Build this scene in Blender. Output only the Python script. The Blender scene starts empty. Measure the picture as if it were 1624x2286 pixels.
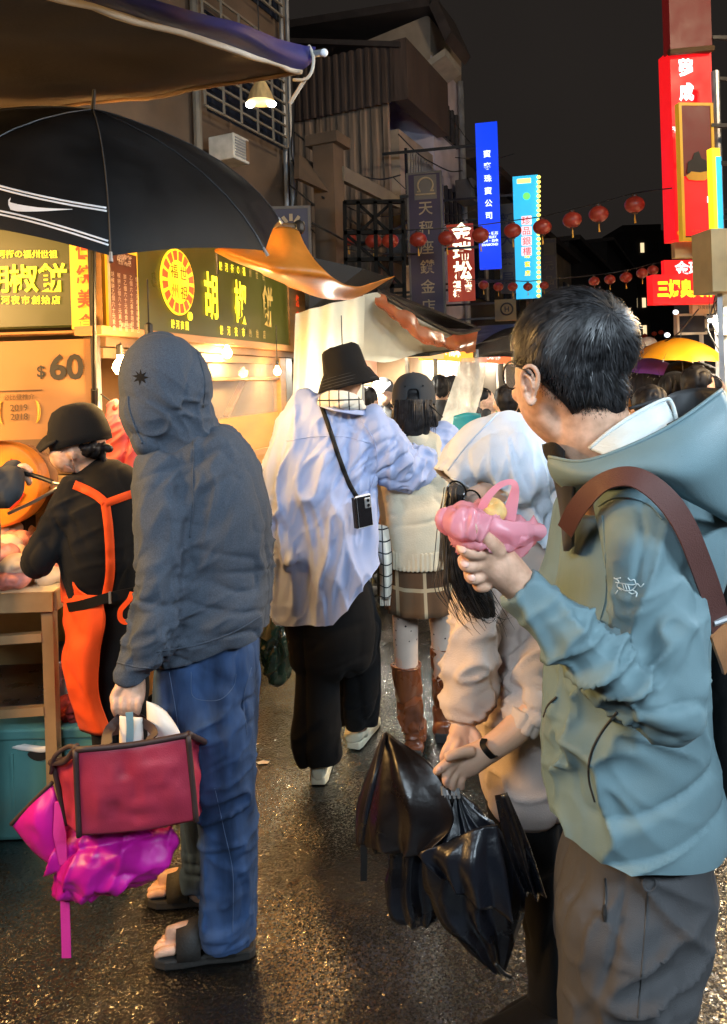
import bpy, bmesh, math, random
import numpy as np
from mathutils import Vector, Matrix
R = math.radians
random.seed(7)
scene = bpy.context.scene
COL = scene.collection
# ------------------------------------------------------------------ camera, world, exposure
F, CX, CY, TH, CZ = 1650.0, 812.0, 850.0, R(1.8), 1.62      # picture measured on a 1624 x 2286 grid
_c, _s = math.cos(TH), math.sin(TH)
cam_d = bpy.data.cameras.new('camera'); cam = bpy.data.objects.new('camera', cam_d); COL.objects.link(cam)
cam.matrix_world = Matrix(((_c, _s, 0, 0), (0, 0, -1, 0), (-_s, _c, 0, CZ), (0, 0, 0, 1)))
cam_d.sensor_fit = 'VERTICAL'; cam_d.sensor_height = 24.0; cam_d.lens = 24.0 * F / 2286.0
cam_d.shift_y = -(1143.0 - CY) / 2286.0
cam_d.clip_start = 0.05; cam_d.clip_end = 2000
scene.camera = cam
world = bpy.data.worlds.new('World'); scene.world = world; world.use_nodes = True
wn = world.node_tree.nodes; wl = world.node_tree.links
bg = wn['Background']
tc = wn.new('ShaderNodeTexCoord'); wnz = wn.new('ShaderNodeTexNoise'); wr = wn.new('ShaderNodeValToRGB')
wnz.inputs['Scale'].default_value = 1.3; wnz.inputs['Detail'].default_value = 4
wl.new(tc.outputs['Generated'], wnz.inputs['Vector']); wl.new(wnz.outputs['Fac'], wr.inputs['Fac'])
wr.color_ramp.elements[0].position = .3; wr.color_ramp.elements[0].color = (.0100, .0085, .0077, 1)
wr.color_ramp.elements[1].position = .8; wr.color_ramp.elements[1].color = (.0150, .0124, .0108, 1)
wl.new(wr.outputs['Color'], bg.inputs['Color']); bg.inputs['Strength'].default_value = 1.0
vs = scene.view_settings
vs.view_transform = 'Standard'; vs.look = 'None'; vs.exposure = 0.4; vs.gamma = 1.0
scene.display_settings.display_device = 'sRGB'
cy = scene.cycles
cy.use_denoising = True; cy.max_bounces = 6; cy.diffuse_bounces = 3; cy.glossy_bounces = 4; cy.transmission_bounces = 6
cy.transparent_max_bounces = 12; cy.sample_clamp_indirect = 6.0; cy.sample_clamp_direct = 0.0
cy.caustics_reflective = False; cy.caustics_refractive = False
try: cy.use_adaptive_sampling = True; cy.adaptive_threshold = .015
except Exception: pass

# ------------------------------------------------------------------ helpers
def V(*a): return Vector(a)
def ray(px, py):
    u = (px - CX) / F; v = (CY - py) / F
    return V(u * _c + v * _s, 1.0, -u * _s + v * _c)
def at(px, py, Y): return V(0, 0, CZ) + ray(px, py) * Y
def hit(px, py, p0, n):
    d = ray(px, py); o = V(0, 0, CZ)
    return o + d * ((Vector(p0) - o).dot(n) / d.dot(n))
def gnd(px, py, z=0.0): return hit(px, py, V(0, 0, z), V(0, 0, 1))
S = V(math.sin(R(25)), math.cos(R(25)), 0)              # direction of the street
N = V(S.y, -S.x, 0)                                     # from the left row towards the street
Z = V(0, 0, 1)
ROOT = {}
def base_of(o):
    while o.parent: o = o.parent
    return ROOT.get(o.name, V(0, 0, 0))
def props(o, label=None, cat=None, group=None, kind=None):
    if label: o['label'] = label
    if cat: o['category'] = cat
    if group: o['group'] = group
    if kind: o['kind'] = kind
    return o
def thing(name, label, cat, loc=(0, 0, 0), group=None):
    o = bpy.data.objects.new(name, None); COL.objects.link(o); o.location = Vector(loc); o.empty_display_size = .1
    ROOT[o.name] = Vector(loc)
    return props(o, label, cat, group)

def vnoise(p, seed=0):
    p = np.asarray(p, float) + seed * 17.31
    i = np.floor(p).astype(np.int64); f = p - i; f = f * f * f * (f * (f * 6 - 15) + 10)
    def h(a, b, c):
        x = (a * 374761393 + b * 668265263 + c * 2147483647 + seed * 974711) & 0xffffffff
        x = ((x ^ (x >> 13)) * 1274126177) & 0xffffffff
        return ((x ^ (x >> 16)) & 0xffff) / 32767.5 - 1
    r = 0
    for a in (0, 1):
        wa = f[:, 0] if a else 1 - f[:, 0]
        for b in (0, 1):
            wb = f[:, 1] if b else 1 - f[:, 1]
            for c in (0, 1):
                wc = f[:, 2] if c else 1 - f[:, 2]
                r = r + wa * wb * wc * h(i[:, 0] + a, i[:, 1] + b, i[:, 2] + c)
    return r

def catmull(P, sub):
    P = np.asarray(P, float)
    if len(P) < 3: 
        t = np.linspace(0, 1, sub + 1)[:, None]; return P[0] * (1 - t) + P[-1] * t
    Q = np.vstack([2 * P[0] - P[1], P, 2 * P[-1] - P[-2]]); out = []
    for k in range(1, len(Q) - 2):
        for j in range(sub):
            t = j / sub; a, b, c, d = Q[k - 1], Q[k], Q[k + 1], Q[k + 2]
            out.append(.5 * ((2 * b) + (c - a) * t + (2 * a - 5 * b + 4 * c - d) * t * t + (3 * b - a - 3 * c + d) * t ** 3))
    out.append(P[-1]); return np.array(out)

class M:
    def __init__(s): s.v = []; s.f = []
    def add(s, v, f):
        o = len(s.v); s.v += [Vector(x) for x in v]; s.f += [tuple(i + o for i in q) for q in f]; return s
    def obox(s, c, ax, ay, az, h):                        # centre, three unit axes, half sizes
        c = Vector(c); P = []
        for i in (-1, 1):
            for j in (-1, 1):
                for k in (-1, 1): P.append(c + ax * (i * h[0]) + ay * (j * h[1]) + az * (k * h[2]))
        return s.add(P, [(0, 1, 3, 2), (4, 6, 7, 5), (0, 4, 5, 1), (2, 3, 7, 6), (0, 2, 6, 4), (1, 5, 7, 3)])
    def box(s, c, h, yaw=0):
        ca, sa = math.cos(yaw), math.sin(yaw); return s.obox(c, V(ca, sa, 0), V(-sa, ca, 0), Z, h)
    def bar(s, a, b, w, d=None, up=None):                  # square bar between two points
        a = Vector(a); b = Vector(b); t = (b - a); L = t.length; t = t / max(L, 1e-9)
        u = Vector(up) if up else (V(0, 0, 1) if abs(t.z) < .9 else V(0, 1, 0))
        x = t.cross(u).normalized(); y = x.cross(t)
        return s.obox((a + b) / 2, t, x, y, (L / 2, w / 2, (d or w) / 2))
    def tube(s, pts, r, n=8, cap=True, sub=0):
        P = [Vector(p) for p in pts]
        if sub: P = [Vector(p) for p in catmull([tuple(p) for p in P], sub)]
        m = len(P)
        rr = [r] * m if not hasattr(r, '__len__') else [float(x) for x in np.interp(np.linspace(0, 1, m), np.linspace(0, 1, len(r)), r)]
        rings = []; u = None
        for k in range(m):
            t = (P[min(k + 1, m - 1)] - P[max(k - 1, 0)]).normalized()
            if u is None:
                u = t.cross(Z if abs(t.z) < .9 else V(0, 1, 0)).normalized()
            else: u = (u - t * u.dot(t)).normalized()
            w = t.cross(u)
            rings.append([P[k] + (u * math.cos(2 * math.pi * j / n) + w * math.sin(2 * math.pi * j / n)) * rr[k] for j in range(n)])
        return s.rings(rings, cap)
    def rings(s, rings, cap=True, closed=True):
        n = len(rings[0]); v = [p for r in rings for p in r]; f = []
        for k in range(len(rings) - 1):
            for j in range(n if closed else n - 1):
                a = k * n + j; b = k * n + (j + 1) % n; f.append((a, b, b + n, a + n))
        if cap and closed:
            f.append(tuple(range(n - 1, -1, -1))); f.append(tuple((len(rings) - 1) * n + j for j in range(n)))
        return s.add(v, f)
    def grid(s, P): return s.rings(P, False, False)
    def lathe(s, c, prof, n=20, axis=Z, ref=None):         # prof: (radius, height)
        axis = Vector(axis).normalized(); x = (Vector(ref) if ref else (V(1, 0, 0) if abs(axis.x) < .9 else V(0, 1, 0)))
        x = (x - axis * x.dot(axis)).normalized(); y = axis.cross(x); c = Vector(c)
        return s.rings([[c + axis * h + (x * math.cos(2 * math.pi * j / n) + y * math.sin(2 * math.pi * j / n)) * max(r, 1e-4) for j in range(n)] for r, h in prof])
    def prism(s, poly, d):                                 # polygon of 3-D points extruded by vector d
        n = len(poly); P = [Vector(p) for p in poly]; Q = [p + Vector(d) for p in P]
        return s.add(P + Q, [tuple(range(n)), tuple(range(2 * n - 1, n - 1, -1))] + [(j, j + n, (j + 1) % n + n, (j + 1) % n) for j in range(n)])
    def ell(s, c, rx, ry, rz, rot=None, n=20, m=12):
        rot = rot or Matrix.Identity(3); c = Vector(c); rg = []
        for i in range(m + 1):
            a = math.pi * i / m; q = max(math.sin(a), 1e-3)
            rg.append([c + rot @ V(rx * q * math.cos(2 * math.pi * j / n), ry * q * math.sin(2 * math.pi * j / n), -rz * math.cos(a)) for j in range(n)])
        return s.rings(rg)
    # silhouettes: points (px, py, depth, half width in px, half depth in metres)
    def limb(s, pts, sub=5, n=22, e=2.0, yaw=0, cap=(1, 1), k=1.0, flip=False):
        W = []
        for q in pts:
            px, py, Y, hw = q[:4]; c = at(px, py, Y); w = hw * Y / F * k; d = (q[4] * k if len(q) > 4 and q[4] else w * .92)
            W.append((c.x, c.y, c.z, w, d))
        return s.limbw(W, sub, n, e, yaw, cap)
    def limbw(s, W, sub=5, n=22, e=2.0, yaw=0, cap=(1, 1)):
        W = catmull(W, sub); m = len(W); rings = []
        def ring(c, t, w, d):
            x = t.cross(V(0, 1, 0)); 
            if x.length < .2: x = t.cross(Z)
            x.normalize(); y = x.cross(t).normalized()
            if yaw:
                a = R(yaw); x, y = x * math.cos(a) + y * math.sin(a), y * math.cos(a) - x * math.sin(a)
            o = []
            for j in range(n):
                a = 2 * math.pi * j / n; ca, sa = math.cos(a), math.sin(a)
                ex = math.copysign(abs(ca) ** (2 / e), ca); ey = math.copysign(abs(sa) ** (2 / e), sa)
                o.append(c + x * (w * ex) + y * (d * ey))
            return o
        for k in range(m):
            c = Vector(W[k][:3]); t = (Vector(W[min(k + 1, m - 1)][:3]) - Vector(W[max(k - 1, 0)][:3])).normalized()
            w, d = max(W[k][3], .001), max(W[k][4], .001)
            if k == 0 and cap[0]:
                for g in (.25, .65, .9): rings.append(ring(c - t * min(w, d) * cap[0] * (1 - g) ** .8 * .9, t, w * math.sqrt(1 - (1 - g) ** 2), d * math.sqrt(1 - (1 - g) ** 2)))
            rings.append(ring(c, t, w, d))
            if k == m - 1 and cap[1]:
                for g in (.9, .65, .25): rings.append(ring(c + t * min(w, d) * cap[1] * (1 - g) ** .8 * .9, t, w * math.sqrt(1 - (1 - g) ** 2), d * math.sqrt(1 - (1 - g) ** 2)))
        return s.rings(rings)
    def ellp(s, px, py, Y, rx, rz, ry=None, tilt=0, n=22, m=14):   # pixel ellipsoid, tilt in degrees in the picture plane
        q = Y / F; return s.ell(at(px, py, Y), rx * q, ry if ry else rx * q, rz * q, Matrix.Rotation(R(tilt), 3, 'Y'), n, m)
    def mesh(s, name, base=(0, 0, 0)):
        b = Vector(base); me = bpy.data.meshes.new(name); me.from_pydata([tuple(p - b) for p in s.v], [], s.f); me.update(); return me
    def build(s, name, m, parent=None, smooth=False, bevel=0, solid=0, sub=0, base=None, fix=False, off=0):
        b = base_of(parent) if parent else (Vector(base) if base is not None else V(0, 0, 0))
        me = s.mesh(name, b)
        if fix:
            bm = bmesh.new(); bm.from_mesh(me); bmesh.ops.recalc_face_normals(bm, faces=bm.faces); bm.to_mesh(me); bm.free()
        o = bpy.data.objects.new(name, me); COL.objects.link(o)
        if parent: o.parent = parent
        else: o.location = b; ROOT[o.name] = b
        me.materials.append(m if not isinstance(m, str) else MAT[m])
        if bevel: x = o.modifiers.new('b', 'BEVEL'); x.width = bevel; x.segments = 2; x.limit_method = 'ANGLE'; x.angle_limit = R(40)
        if solid: x = o.modifiers.new('s', 'SOLIDIFY'); x.thickness = solid; x.offset = off
        if sub: x = o.modifiers.new('u', 'SUBSURF'); x.levels = sub; x.render_levels = sub
        if smooth: me.polygons.foreach_set('use_smooth', [True] * len(me.polygons))
        return o

def folds(co, no, specs):
    d = np.zeros(len(co))
    warp = vnoise(co * 5.0, 3)[:, None] * np.array([[.5, .35, .4]])
    for k, q in enumerate(specs):
        c, rad, dr, freq, amp = q[:5]; kind = q[5] if len(q) > 5 else 'r'
        dr = np.array(Vector(dr).normalized()); al = co @ dr
        p = (co - al[:, None] * dr) * freq + (al * freq * .16)[:, None] * dr + warp * .8
        n = vnoise(p, 11 + k)
        pr = 2.1 * np.exp(-3.6 * np.abs(n)) - .85; y = (pr if k % 3 else -pr * .9) * 1.15 if kind == 'r' else n * 1.3
        w = 1.0
        if c is not None:
            c = np.array(c); w = np.exp(-((co - c) ** 2).sum(1) / rad ** 2)
        d += amp * w * y
    return co + no * d[:, None]

def finish(me, fold=None):
    n = len(me.vertices); co = np.empty(n * 3); me.vertices.foreach_get('co', co); co = co.reshape(-1, 3)
    if fold:
        no = np.empty(n * 3); me.vertex_normals.foreach_get('vector', no); no = no.reshape(-1, 3)
        co = folds(co, no, fold); me.vertices.foreach_set('co', co.ravel()); me.update()
    me.polygons.foreach_set('use_smooth', [True] * len(me.polygons))

def remesh(m, vox, smooth=4, fold=None, cut=None, sfac=.5):
    """union of the closed shapes in m as one skin; folds pressed into it; cut: list of (point, normal) half spaces removed"""
    me0 = m.mesh('tmp'); bm = bmesh.new(); bm.from_mesh(me0); bmesh.ops.recalc_face_normals(bm, faces=bm.faces); bm.to_mesh(me0); bm.free()
    o = bpy.data.objects.new('tmp', me0); COL.objects.link(o)
    x = o.modifiers.new('r', 'REMESH'); x.mode = 'VOXEL'; x.voxel_size = vox; x.adaptivity = 0
    if smooth: y = o.modifiers.new('s', 'SMOOTH'); y.factor = sfac; y.iterations = smooth
    dg = bpy.context.evaluated_depsgraph_get(); me = bpy.data.meshes.new_from_object(o.evaluated_get(dg))
    bpy.data.objects.remove(o); bpy.data.meshes.remove(me0)
    if cut:
        bm = bmesh.new(); bm.from_mesh(me)
        for p, n in cut:
            bmesh.ops.bisect_plane(bm, geom=bm.verts[:] + bm.edges[:] + bm.faces[:], plane_co=p, plane_no=n, clear_outer=True)
        bm.to_mesh(me); bm.free()
    finish(me, fold); me.materials.clear()
    return me
def link(name, me, m, parent=None, base=None, solid=0, off=0):
    b = base_of(parent) if parent else (Vector(base) if base is not None else V(0, 0, 0))
    me.name = name; me.transform(Matrix.Translation(-b)); me.update()
    o = bpy.data.objects.new(name, me); COL.objects.link(o); me.materials.append(m if not isinstance(m, str) else MAT[m])
    if parent: o.parent = parent
    else: o.location = b; ROOT[o.name] = b
    if solid: x = o.modifiers.new('s', 'SOLIDIFY'); x.thickness = solid; x.offset = off
    return o
def joinmesh(name, meshes):
    bm = bmesh.new()
    for me in meshes: bm.from_mesh(me); bpy.data.meshes.remove(me)
    me = bpy.data.meshes.new(name); bm.to_mesh(me); bm.free(); me.polygons.foreach_set('use_smooth', [True] * len(me.polygons)); return me

# ------------------------------------------------------------------ materials
MAT = {}
def mat(name, col, rough=.6, metal=0, var=.15, scale=6.0, bump=0, bscale=150.0, emit=None, es=0, coat=0, sheen=0, sss=0, trans=0, alpha=1, rvar=.1, spec=.5, col2=None, stretch=None, det=5, aniso=0, thin=0, crease=0, cscale=9.0, cstretch=None, cdist=.006):
    m = bpy.data.materials.new(name); m.use_nodes = True; MAT[name] = m
    nt = m.node_tree; n = nt.nodes; l = nt.links; b = n['Principled BSDF']
    tc = n.new('ShaderNodeTexCoord'); mp = n.new('ShaderNodeMapping'); l.new(tc.outputs['Object'], mp.inputs['Vector'])
    if stretch: mp.inputs['Scale'].default_value = stretch
    nz = n.new('ShaderNodeTexNoise'); nz.inputs['Scale'].default_value = scale; nz.inputs['Detail'].default_value = det
    l.new(mp.outputs['Vector'], nz.inputs['Vector'])
    cr = n.new('ShaderNodeValToRGB'); l.new(nz.outputs['Fac'], cr.inputs['Fac'])
    lo = [max(0, c * (1 - var)) for c in col]; hi = [min(1, c * (1 + var)) for c in (col2 or col)]
    cr.color_ramp.elements[0].position = .32; cr.color_ramp.elements[0].color = (*lo, 1)
    cr.color_ramp.elements[1].position = .68; cr.color_ramp.elements[1].color = (*hi, 1)
    l.new(cr.outputs['Color'], b.inputs['Base Color'])
    if rvar:
        mr = n.new('ShaderNodeMapRange'); mr.inputs['To Min'].default_value = max(.02, rough - rvar); mr.inputs['To Max'].default_value = min(1, rough + rvar)
        mr.inputs['From Min'].default_value = .3; mr.inputs['From Max'].default_value = .7
        l.new(nz.outputs['Fac'], mr.inputs['Value']); l.new(mr.outputs['Result'], b.inputs['Roughness'])
    else: b.inputs['Roughness'].default_value = rough
    b.inputs['Metallic'].default_value = metal; b.inputs['Specular IOR Level'].default_value = spec
    b.inputs['Coat Weight'].default_value = coat; b.inputs['Coat Roughness'].default_value = .15
    b.inputs['Sheen Weight'].default_value = sheen; b.inputs['Sheen Roughness'].default_value = .5
    b.inputs['Subsurface Weight'].default_value = sss; b.inputs['Subsurface Radius'].default_value = (.012, .005, .003) if sss else (1, .2, .1); b.inputs['Subsurface Scale'].default_value = 1.0
    b.inputs['Transmission Weight'].default_value = trans; b.inputs['Alpha'].default_value = alpha
    if aniso: b.inputs['Anisotropic'].default_value = aniso
    if emit: b.inputs['Emission Color'].default_value = (*emit, 1); b.inputs['Emission Strength'].default_value = es
    if bump:
        bn = n.new('ShaderNodeTexNoise'); bn.inputs['Scale'].default_value = bscale; bn.inputs['Detail'].default_value = 3
        l.new(mp.outputs['Vector'], bn.inputs['Vector'])
        bp = n.new('ShaderNodeBump'); bp.inputs['Strength'].default_value = bump; bp.inputs['Distance'].default_value = .002
        l.new(bn.outputs['Fac'], bp.inputs['Height']); l.new(bp.outputs['Normal'], b.inputs['Normal'])
        if crease:
            m2 = n.new('ShaderNodeMapping'); l.new(tc.outputs['Object'], m2.inputs['Vector']); m2.inputs['Scale'].default_value = cstretch or (1, 1, .55)
            rn = n.new('ShaderNodeTexNoise'); rn.noise_type = 'RIDGED_MULTIFRACTAL'; rn.inputs['Scale'].default_value = cscale; rn.inputs['Detail'].default_value = 3; rn.inputs['Distortion'].default_value = .5; l.new(m2.outputs['Vector'], rn.inputs['Vector'])
            b2 = n.new('ShaderNodeBump'); b2.inputs['Strength'].default_value = crease; b2.inputs['Distance'].default_value = cdist; l.new(rn.outputs['Fac'], b2.inputs['Height']); l.new(b2.outputs['Normal'], bp.inputs['Normal'])
    if thin:
        tr = n.new('ShaderNodeBsdfTranslucent'); mx = n.new('ShaderNodeMixShader'); mx.inputs[0].default_value = thin
        l.new(cr.outputs['Color'], tr.inputs['Color']); l.new(b.outputs[0], mx.inputs[1]); l.new(tr.outputs[0], mx.inputs[2]); l.new(mx.outputs[0], n['Material Output'].inputs[0])
    return m
def glow(name, col, es, base=(.5, .5, .5)):
    return mat(name, base, .5, emit=col, es=es, var=.05)

def text(body, h, m, parent, o, r, u, name='lettering', bold=0.0, sx=1.0, line=1.0, lift=.004, ext=.0, al='CENTER', char=1.0, shear=0):
    """flat print: o centre, r right, u up; h height of a full-width character"""
    cu = bpy.data.curves.new('t', 'FONT'); cu.body = body; cu.size = h * 1.0; cu.align_x = al; cu.align_y = 'CENTER'; cu.offset = bold * h; cu.space_line = line; cu.extrude = ext; cu.resolution_u = 3; cu.space_character = char; cu.shear = shear
    t = bpy.data.objects.new('t', cu); COL.objects.link(t)
    dg = bpy.context.evaluated_depsgraph_get(); me = bpy.data.meshes.new_from_object(t.evaluated_get(dg)); bpy.data.objects.remove(t)
    r = Vector(r).normalized(); u = Vector(u).normalized(); n = r.cross(u); p = Vector(o) + n * lift
    xs = [v.co.x for v in me.vertices]; ys = [v.co.y for v in me.vertices]
    ox = (min(xs) + max(xs)) / 2 if xs and al == 'CENTER' else 0; oy = (min(ys) + max(ys)) / 2 if ys else 0
    mt = Matrix(((r.x * sx, u.x, n.x, p.x), (r.y * sx, u.y, n.y, p.y), (r.z * sx, u.z, n.z, p.z), (0, 0, 0, 1))) @ Matrix.Translation((-ox, -oy, 0))
    me.transform(mt); me.materials.clear()
    return link(name, me, m, parent)
def lamp(name, loc, power, col, rad=.05, parent=None, kind='POINT', aim=None, size=.5):
    d = bpy.data.lights.new(name, kind); d.energy = power; d.color = col
    if kind == 'AREA': d.shape = 'RECTANGLE'; d.size = size[0] if hasattr(size, '__len__') else size; d.size_y = size[1] if hasattr(size, '__len__') else size
    else: d.shadow_soft_size = rad
    if kind == 'SPOT': d.spot_size = R(100); d.spot_blend = .6
    o = bpy.data.objects.new(name, d); COL.objects.link(o); b = base_of(parent) if parent else V(0, 0, 0)
    o.location = Vector(loc) - b
    if parent: o.parent = parent
    if aim is not None: o.rotation_euler = (Vector(aim) - Vector(loc)).to_track_quat('-Z', 'Y').to_euler()
    return o
def copy_tree(o, loc=None, parent=None):
    c = o.copy(); COL.objects.link(c)
    if parent: c.parent = parent
    if loc is not None: c.location = Vector(loc)
    ROOT[c.name] = Vector(c.location)
    for ch in list(o.children): copy_tree(ch, None, c)
    return c
# ------------------------------------------------------------------ unseen lamps set behind the camera and beside the frame to fill in light
mat('lamp_metal', (.25, .25, .26), .4, metal=.7)
glow('led_face', (.80, .92, 1.0), 6, (1, 1, 1)); glow('warm_face', (1.0, .72, .42), 6, (1, 1, 1))
X_ = V(1, 0, 0)
def unseen_panel_lamp(lab, head, power, col, size=(1.2, .25), aim=None, foot=None, face='led_face'):
    """lamp panel on a pole: housing, diffuser, pole"""
    h = Vector(head); f = V(foot[0], foot[1], 0) if foot else V(h.x, h.y, 0); t = thing('unseen_lamp', lab, 'street lamp', f, 'unseen lamps around the frame')
    M().tube([f, f + Z * (h.z * .9), h + Z * .10], [.06, .045, .03], 10, sub=5).build('pole', 'lamp_metal', t, smooth=True)
    a = Vector(aim) if aim is not None else h - Z; d = (a - h).normalized(); x = d.cross(Z if abs(d.z) < .9 else V(0, 1, 0)).normalized(); y = d.cross(x)
    M().obox(h - d * .04, x, y, d, (size[0] / 2 + .03, size[1] / 2 + .03, .03)).build('lamp_head', 'lamp_metal', t, bevel=.01)
    M().obox(h - d * .004, x, y, d, (size[0] / 2, size[1] / 2, .004)).build('diffuser', face, t)
    l = lamp('panel_light', h + d * .02, power, col, parent=t, kind='AREA', aim=h + d, size=size); return l
COOL = (.70, .86, 1.0)
unseen_panel_lamp('unseen cool white fill panel on a pole behind the viewer to the right', (2.3, -1.6, 3.3), 135, COOL, (1.5, .5), (.6, 2.4, 1.2), (2.9, -2.0))
unseen_panel_lamp('unseen cool white fill panel on a pole behind the viewer to the left', (-1.3, -1.5, 3.2), 50, COOL, (1.5, .5), (-.2, 2.8, 1.0), (-1.9, -1.9))
unseen_panel_lamp('unseen cool white fill panel over the street on the right', (3.6, 2.6, 3.0), 70, COOL, (1.4, .4), (1.3, 2.0, 1.0), (4.3, 2.8))
unseen_panel_lamp('unseen warm fill panel out of frame at the left', (-2.6, 1.2, 2.3), 75, (1.0, .54, .16), (1.2, .3), (-1.0, 2.4, .9), (-3.1, 1.0), 'warm_face')
unseen_panel_lamp('warm lamp panel over the work table out of frame', (-2.05, 2.45, 1.95), 24, (1.0, .54, .16), (.5, .2), (-1.5, 2.8, .9), (-2.7, 2.4), 'warm_face')
unseen_panel_lamp('unseen warm lamp on a tall pole, added to light the house fronts', (4.6, 3.0, 5.6), 115, (1.0, .76, .50), (.7, .3), (.4, 10, 4.6), (5.6, 2.6), 'warm_face')  # unseen lamp added to brighten the left house fronts
unseen_panel_lamp('unseen warm lamp added out of frame at the right', (2.7, 3.4, 2.5), 70, (1.0, .60, .22), (.6, .2), (1.4, 2.0, .2), (3.2, 3.6), 'warm_face')  # unseen lamp added for warm glints on the near road
# ------------------------------------------------------------------ materials of the place
glow('lit_window', (1.0, .75, .42), .9, (.8, .7, .5))
def wet_asphalt():
    m = bpy.data.materials.new('wet_asphalt'); m.use_nodes = True; nt = m.node_tree; n = nt.nodes; l = nt.links; b = n['Principled BSDF']
    tc = n.new('ShaderNodeTexCoord')
    def noise(sc, det=4, rough=.55):
        q = n.new('ShaderNodeTexNoise'); q.inputs['Scale'].default_value = sc; q.inputs['Detail'].default_value = det; q.inputs['Roughness'].default_value = rough; l.new(tc.outputs['Object'], q.inputs['Vector']); return q
    big = noise(.9, 5); mid = noise(7, 4); grain = noise(120, 3, .7)
    vo = n.new('ShaderNodeTexVoronoi'); vo.inputs['Scale'].default_value = 105; l.new(tc.outputs['Object'], vo.inputs['Vector'])
    cr = n.new('ShaderNodeValToRGB'); l.new(mid.outputs['Fac'], cr.inputs['Fac'])
    cr.color_ramp.elements[0].color = (.004, .0037, .0034, 1); cr.color_ramp.elements[1].color = (.013, .012, .0105, 1)
    mx = n.new('ShaderNodeMix'); mx.data_type = 'RGBA'; mx.blend_type = 'MULTIPLY'; mx.inputs[0].default_value = .6
    l.new(cr.outputs['Color'], mx.inputs[6]); l.new(grain.outputs['Color'], mx.inputs[7]); l.new(mx.outputs[2], b.inputs['Base Color'])
    pud = n.new('ShaderNodeMapRange'); pud.inputs['From Min'].default_value = .42; pud.inputs['From Max'].default_value = .62; l.new(big.outputs['Fac'], pud.inputs['Value'])
    ro = n.new('ShaderNodeMapRange'); ro.inputs['To Min'].default_value = .30; ro.inputs['To Max'].default_value = .16; l.new(pud.outputs['Result'], ro.inputs['Value']); l.new(ro.outputs['Result'], b.inputs['Roughness'])
    add = n.new('ShaderNodeMath'); add.operation = 'MULTIPLY_ADD'; l.new(grain.outputs['Fac'], add.inputs[0]); add.inputs[1].default_value = .8; l.new(vo.outputs['Distance'], add.inputs[2])
    st = n.new('ShaderNodeMapRange'); st.inputs['To Min'].default_value = 1.0; st.inputs['To Max'].default_value = .38; l.new(pud.outputs['Result'], st.inputs['Value'])
    bp = n.new('ShaderNodeBump'); bp.inputs['Distance'].default_value = .0034; l.new(st.outputs['Result'], bp.inputs['Strength']); l.new(add.outputs[0], bp.inputs['Height'])
    l.new(bp.outputs['Normal'], b.inputs['Normal']); b.inputs['IOR'].default_value = 1.45
    wt_ = n.new('ShaderNodeMapRange'); wt_.inputs['From Min'].default_value = .38; wt_.inputs['From Max'].default_value = .56; wt_.inputs['To Min'].default_value = .35; wt_.inputs['To Max'].default_value = 1.0; b3 = noise(2.3, 4); l.new(b3.outputs['Fac'], wt_.inputs['Value']); l.new(wt_.outputs['Result'], b.inputs['Coat Weight']); b.inputs['Coat Roughness'].default_value = .23; b.inputs['Coat IOR'].default_value = 1.85
    # every grain of the aggregate is a small wet facet with its own tilt
    v2 = n.new('ShaderNodeTexVoronoi'); v2.inputs['Scale'].default_value = 175; v2.inputs['Randomness'].default_value = 1.0; l.new(tc.outputs['Object'], v2.inputs['Vector'])
    s1 = n.new('ShaderNodeVectorMath'); s1.operation = 'SUBTRACT'; s1.inputs[1].default_value = (.5, .5, .5); l.new(v2.outputs['Color'], s1.inputs[0])
    kk = n.new('ShaderNodeMapRange'); kk.inputs['To Min'].default_value = .66; kk.inputs['To Max'].default_value = .40; l.new(pud.outputs['Result'], kk.inputs['Value'])
    s2 = n.new('ShaderNodeVectorMath'); s2.operation = 'SCALE'; l.new(s1.outputs[0], s2.inputs[0]); l.new(kk.outputs['Result'], s2.inputs['Scale'])
    ge = n.new('ShaderNodeNewGeometry'); s3 = n.new('ShaderNodeVectorMath'); s3.operation = 'ADD'; l.new(s2.outputs[0], s3.inputs[0]); l.new(ge.outputs['Normal'], s3.inputs[1])
    s4 = n.new('ShaderNodeVectorMath'); s4.operation = 'NORMALIZE'; l.new(s3.outputs[0], s4.inputs[0]); l.new(s4.outputs[0], b.inputs['Coat Normal']); b.inputs['Specular IOR Level'].default_value = .5
    MAT['wet_asphalt'] = m
wet_asphalt()
mat('brown_render', (.105, .068, .042), .85, var=.3, scale=2.5, bump=.5, bscale=40)
mat('beige_wall', (.36, .29, .22), .85, var=.25, scale=2, bump=.4, bscale=40)
mat('pale_wall', (.58, .52, .56), .85, var=.18, scale=2, bump=.3, bscale=40)
mat('dark_clad', (.085, .06, .05), .6, var=.3, scale=3, stretch=(6, 6, .5))
mat('rust_corrugated', (.27, .20, .145), .6, var=.4, scale=4, stretch=(5, 5, .35), col2=(.26, .19, .14))
mat('dark_roof', (.05, .04, .038), .7, var=.3)
mat('black_metal', (.012, .012, .012), .45, var=.3)
mat('frame_black', (.006, .006, .006), .8, var=.3, spec=.1)
mat('dark_window', (.014, .018, .03), .12, var=.3)
mat('window_bar', (.17, .145, .11), .7)
mat('white_bar', (.42, .38, .31), .6)
mat('grey_metal', (.33, .34, .35), .4, metal=.6, var=.2)
mat('ac_white', (.45, .43, .38), .6, var=.2, scale=12)
mat('steel', (.45, .42, .38), .32, metal=.9, var=.2, scale=9)
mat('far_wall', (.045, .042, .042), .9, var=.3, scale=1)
mat('tan_wood', (.42, .21, .075), .55, var=.25, scale=3, stretch=(1, 1, 8), bump=.2)
mat('plywood', (.56, .27, .075), .5, var=.15, scale=2.5, stretch=(1, 1, 6))
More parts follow.
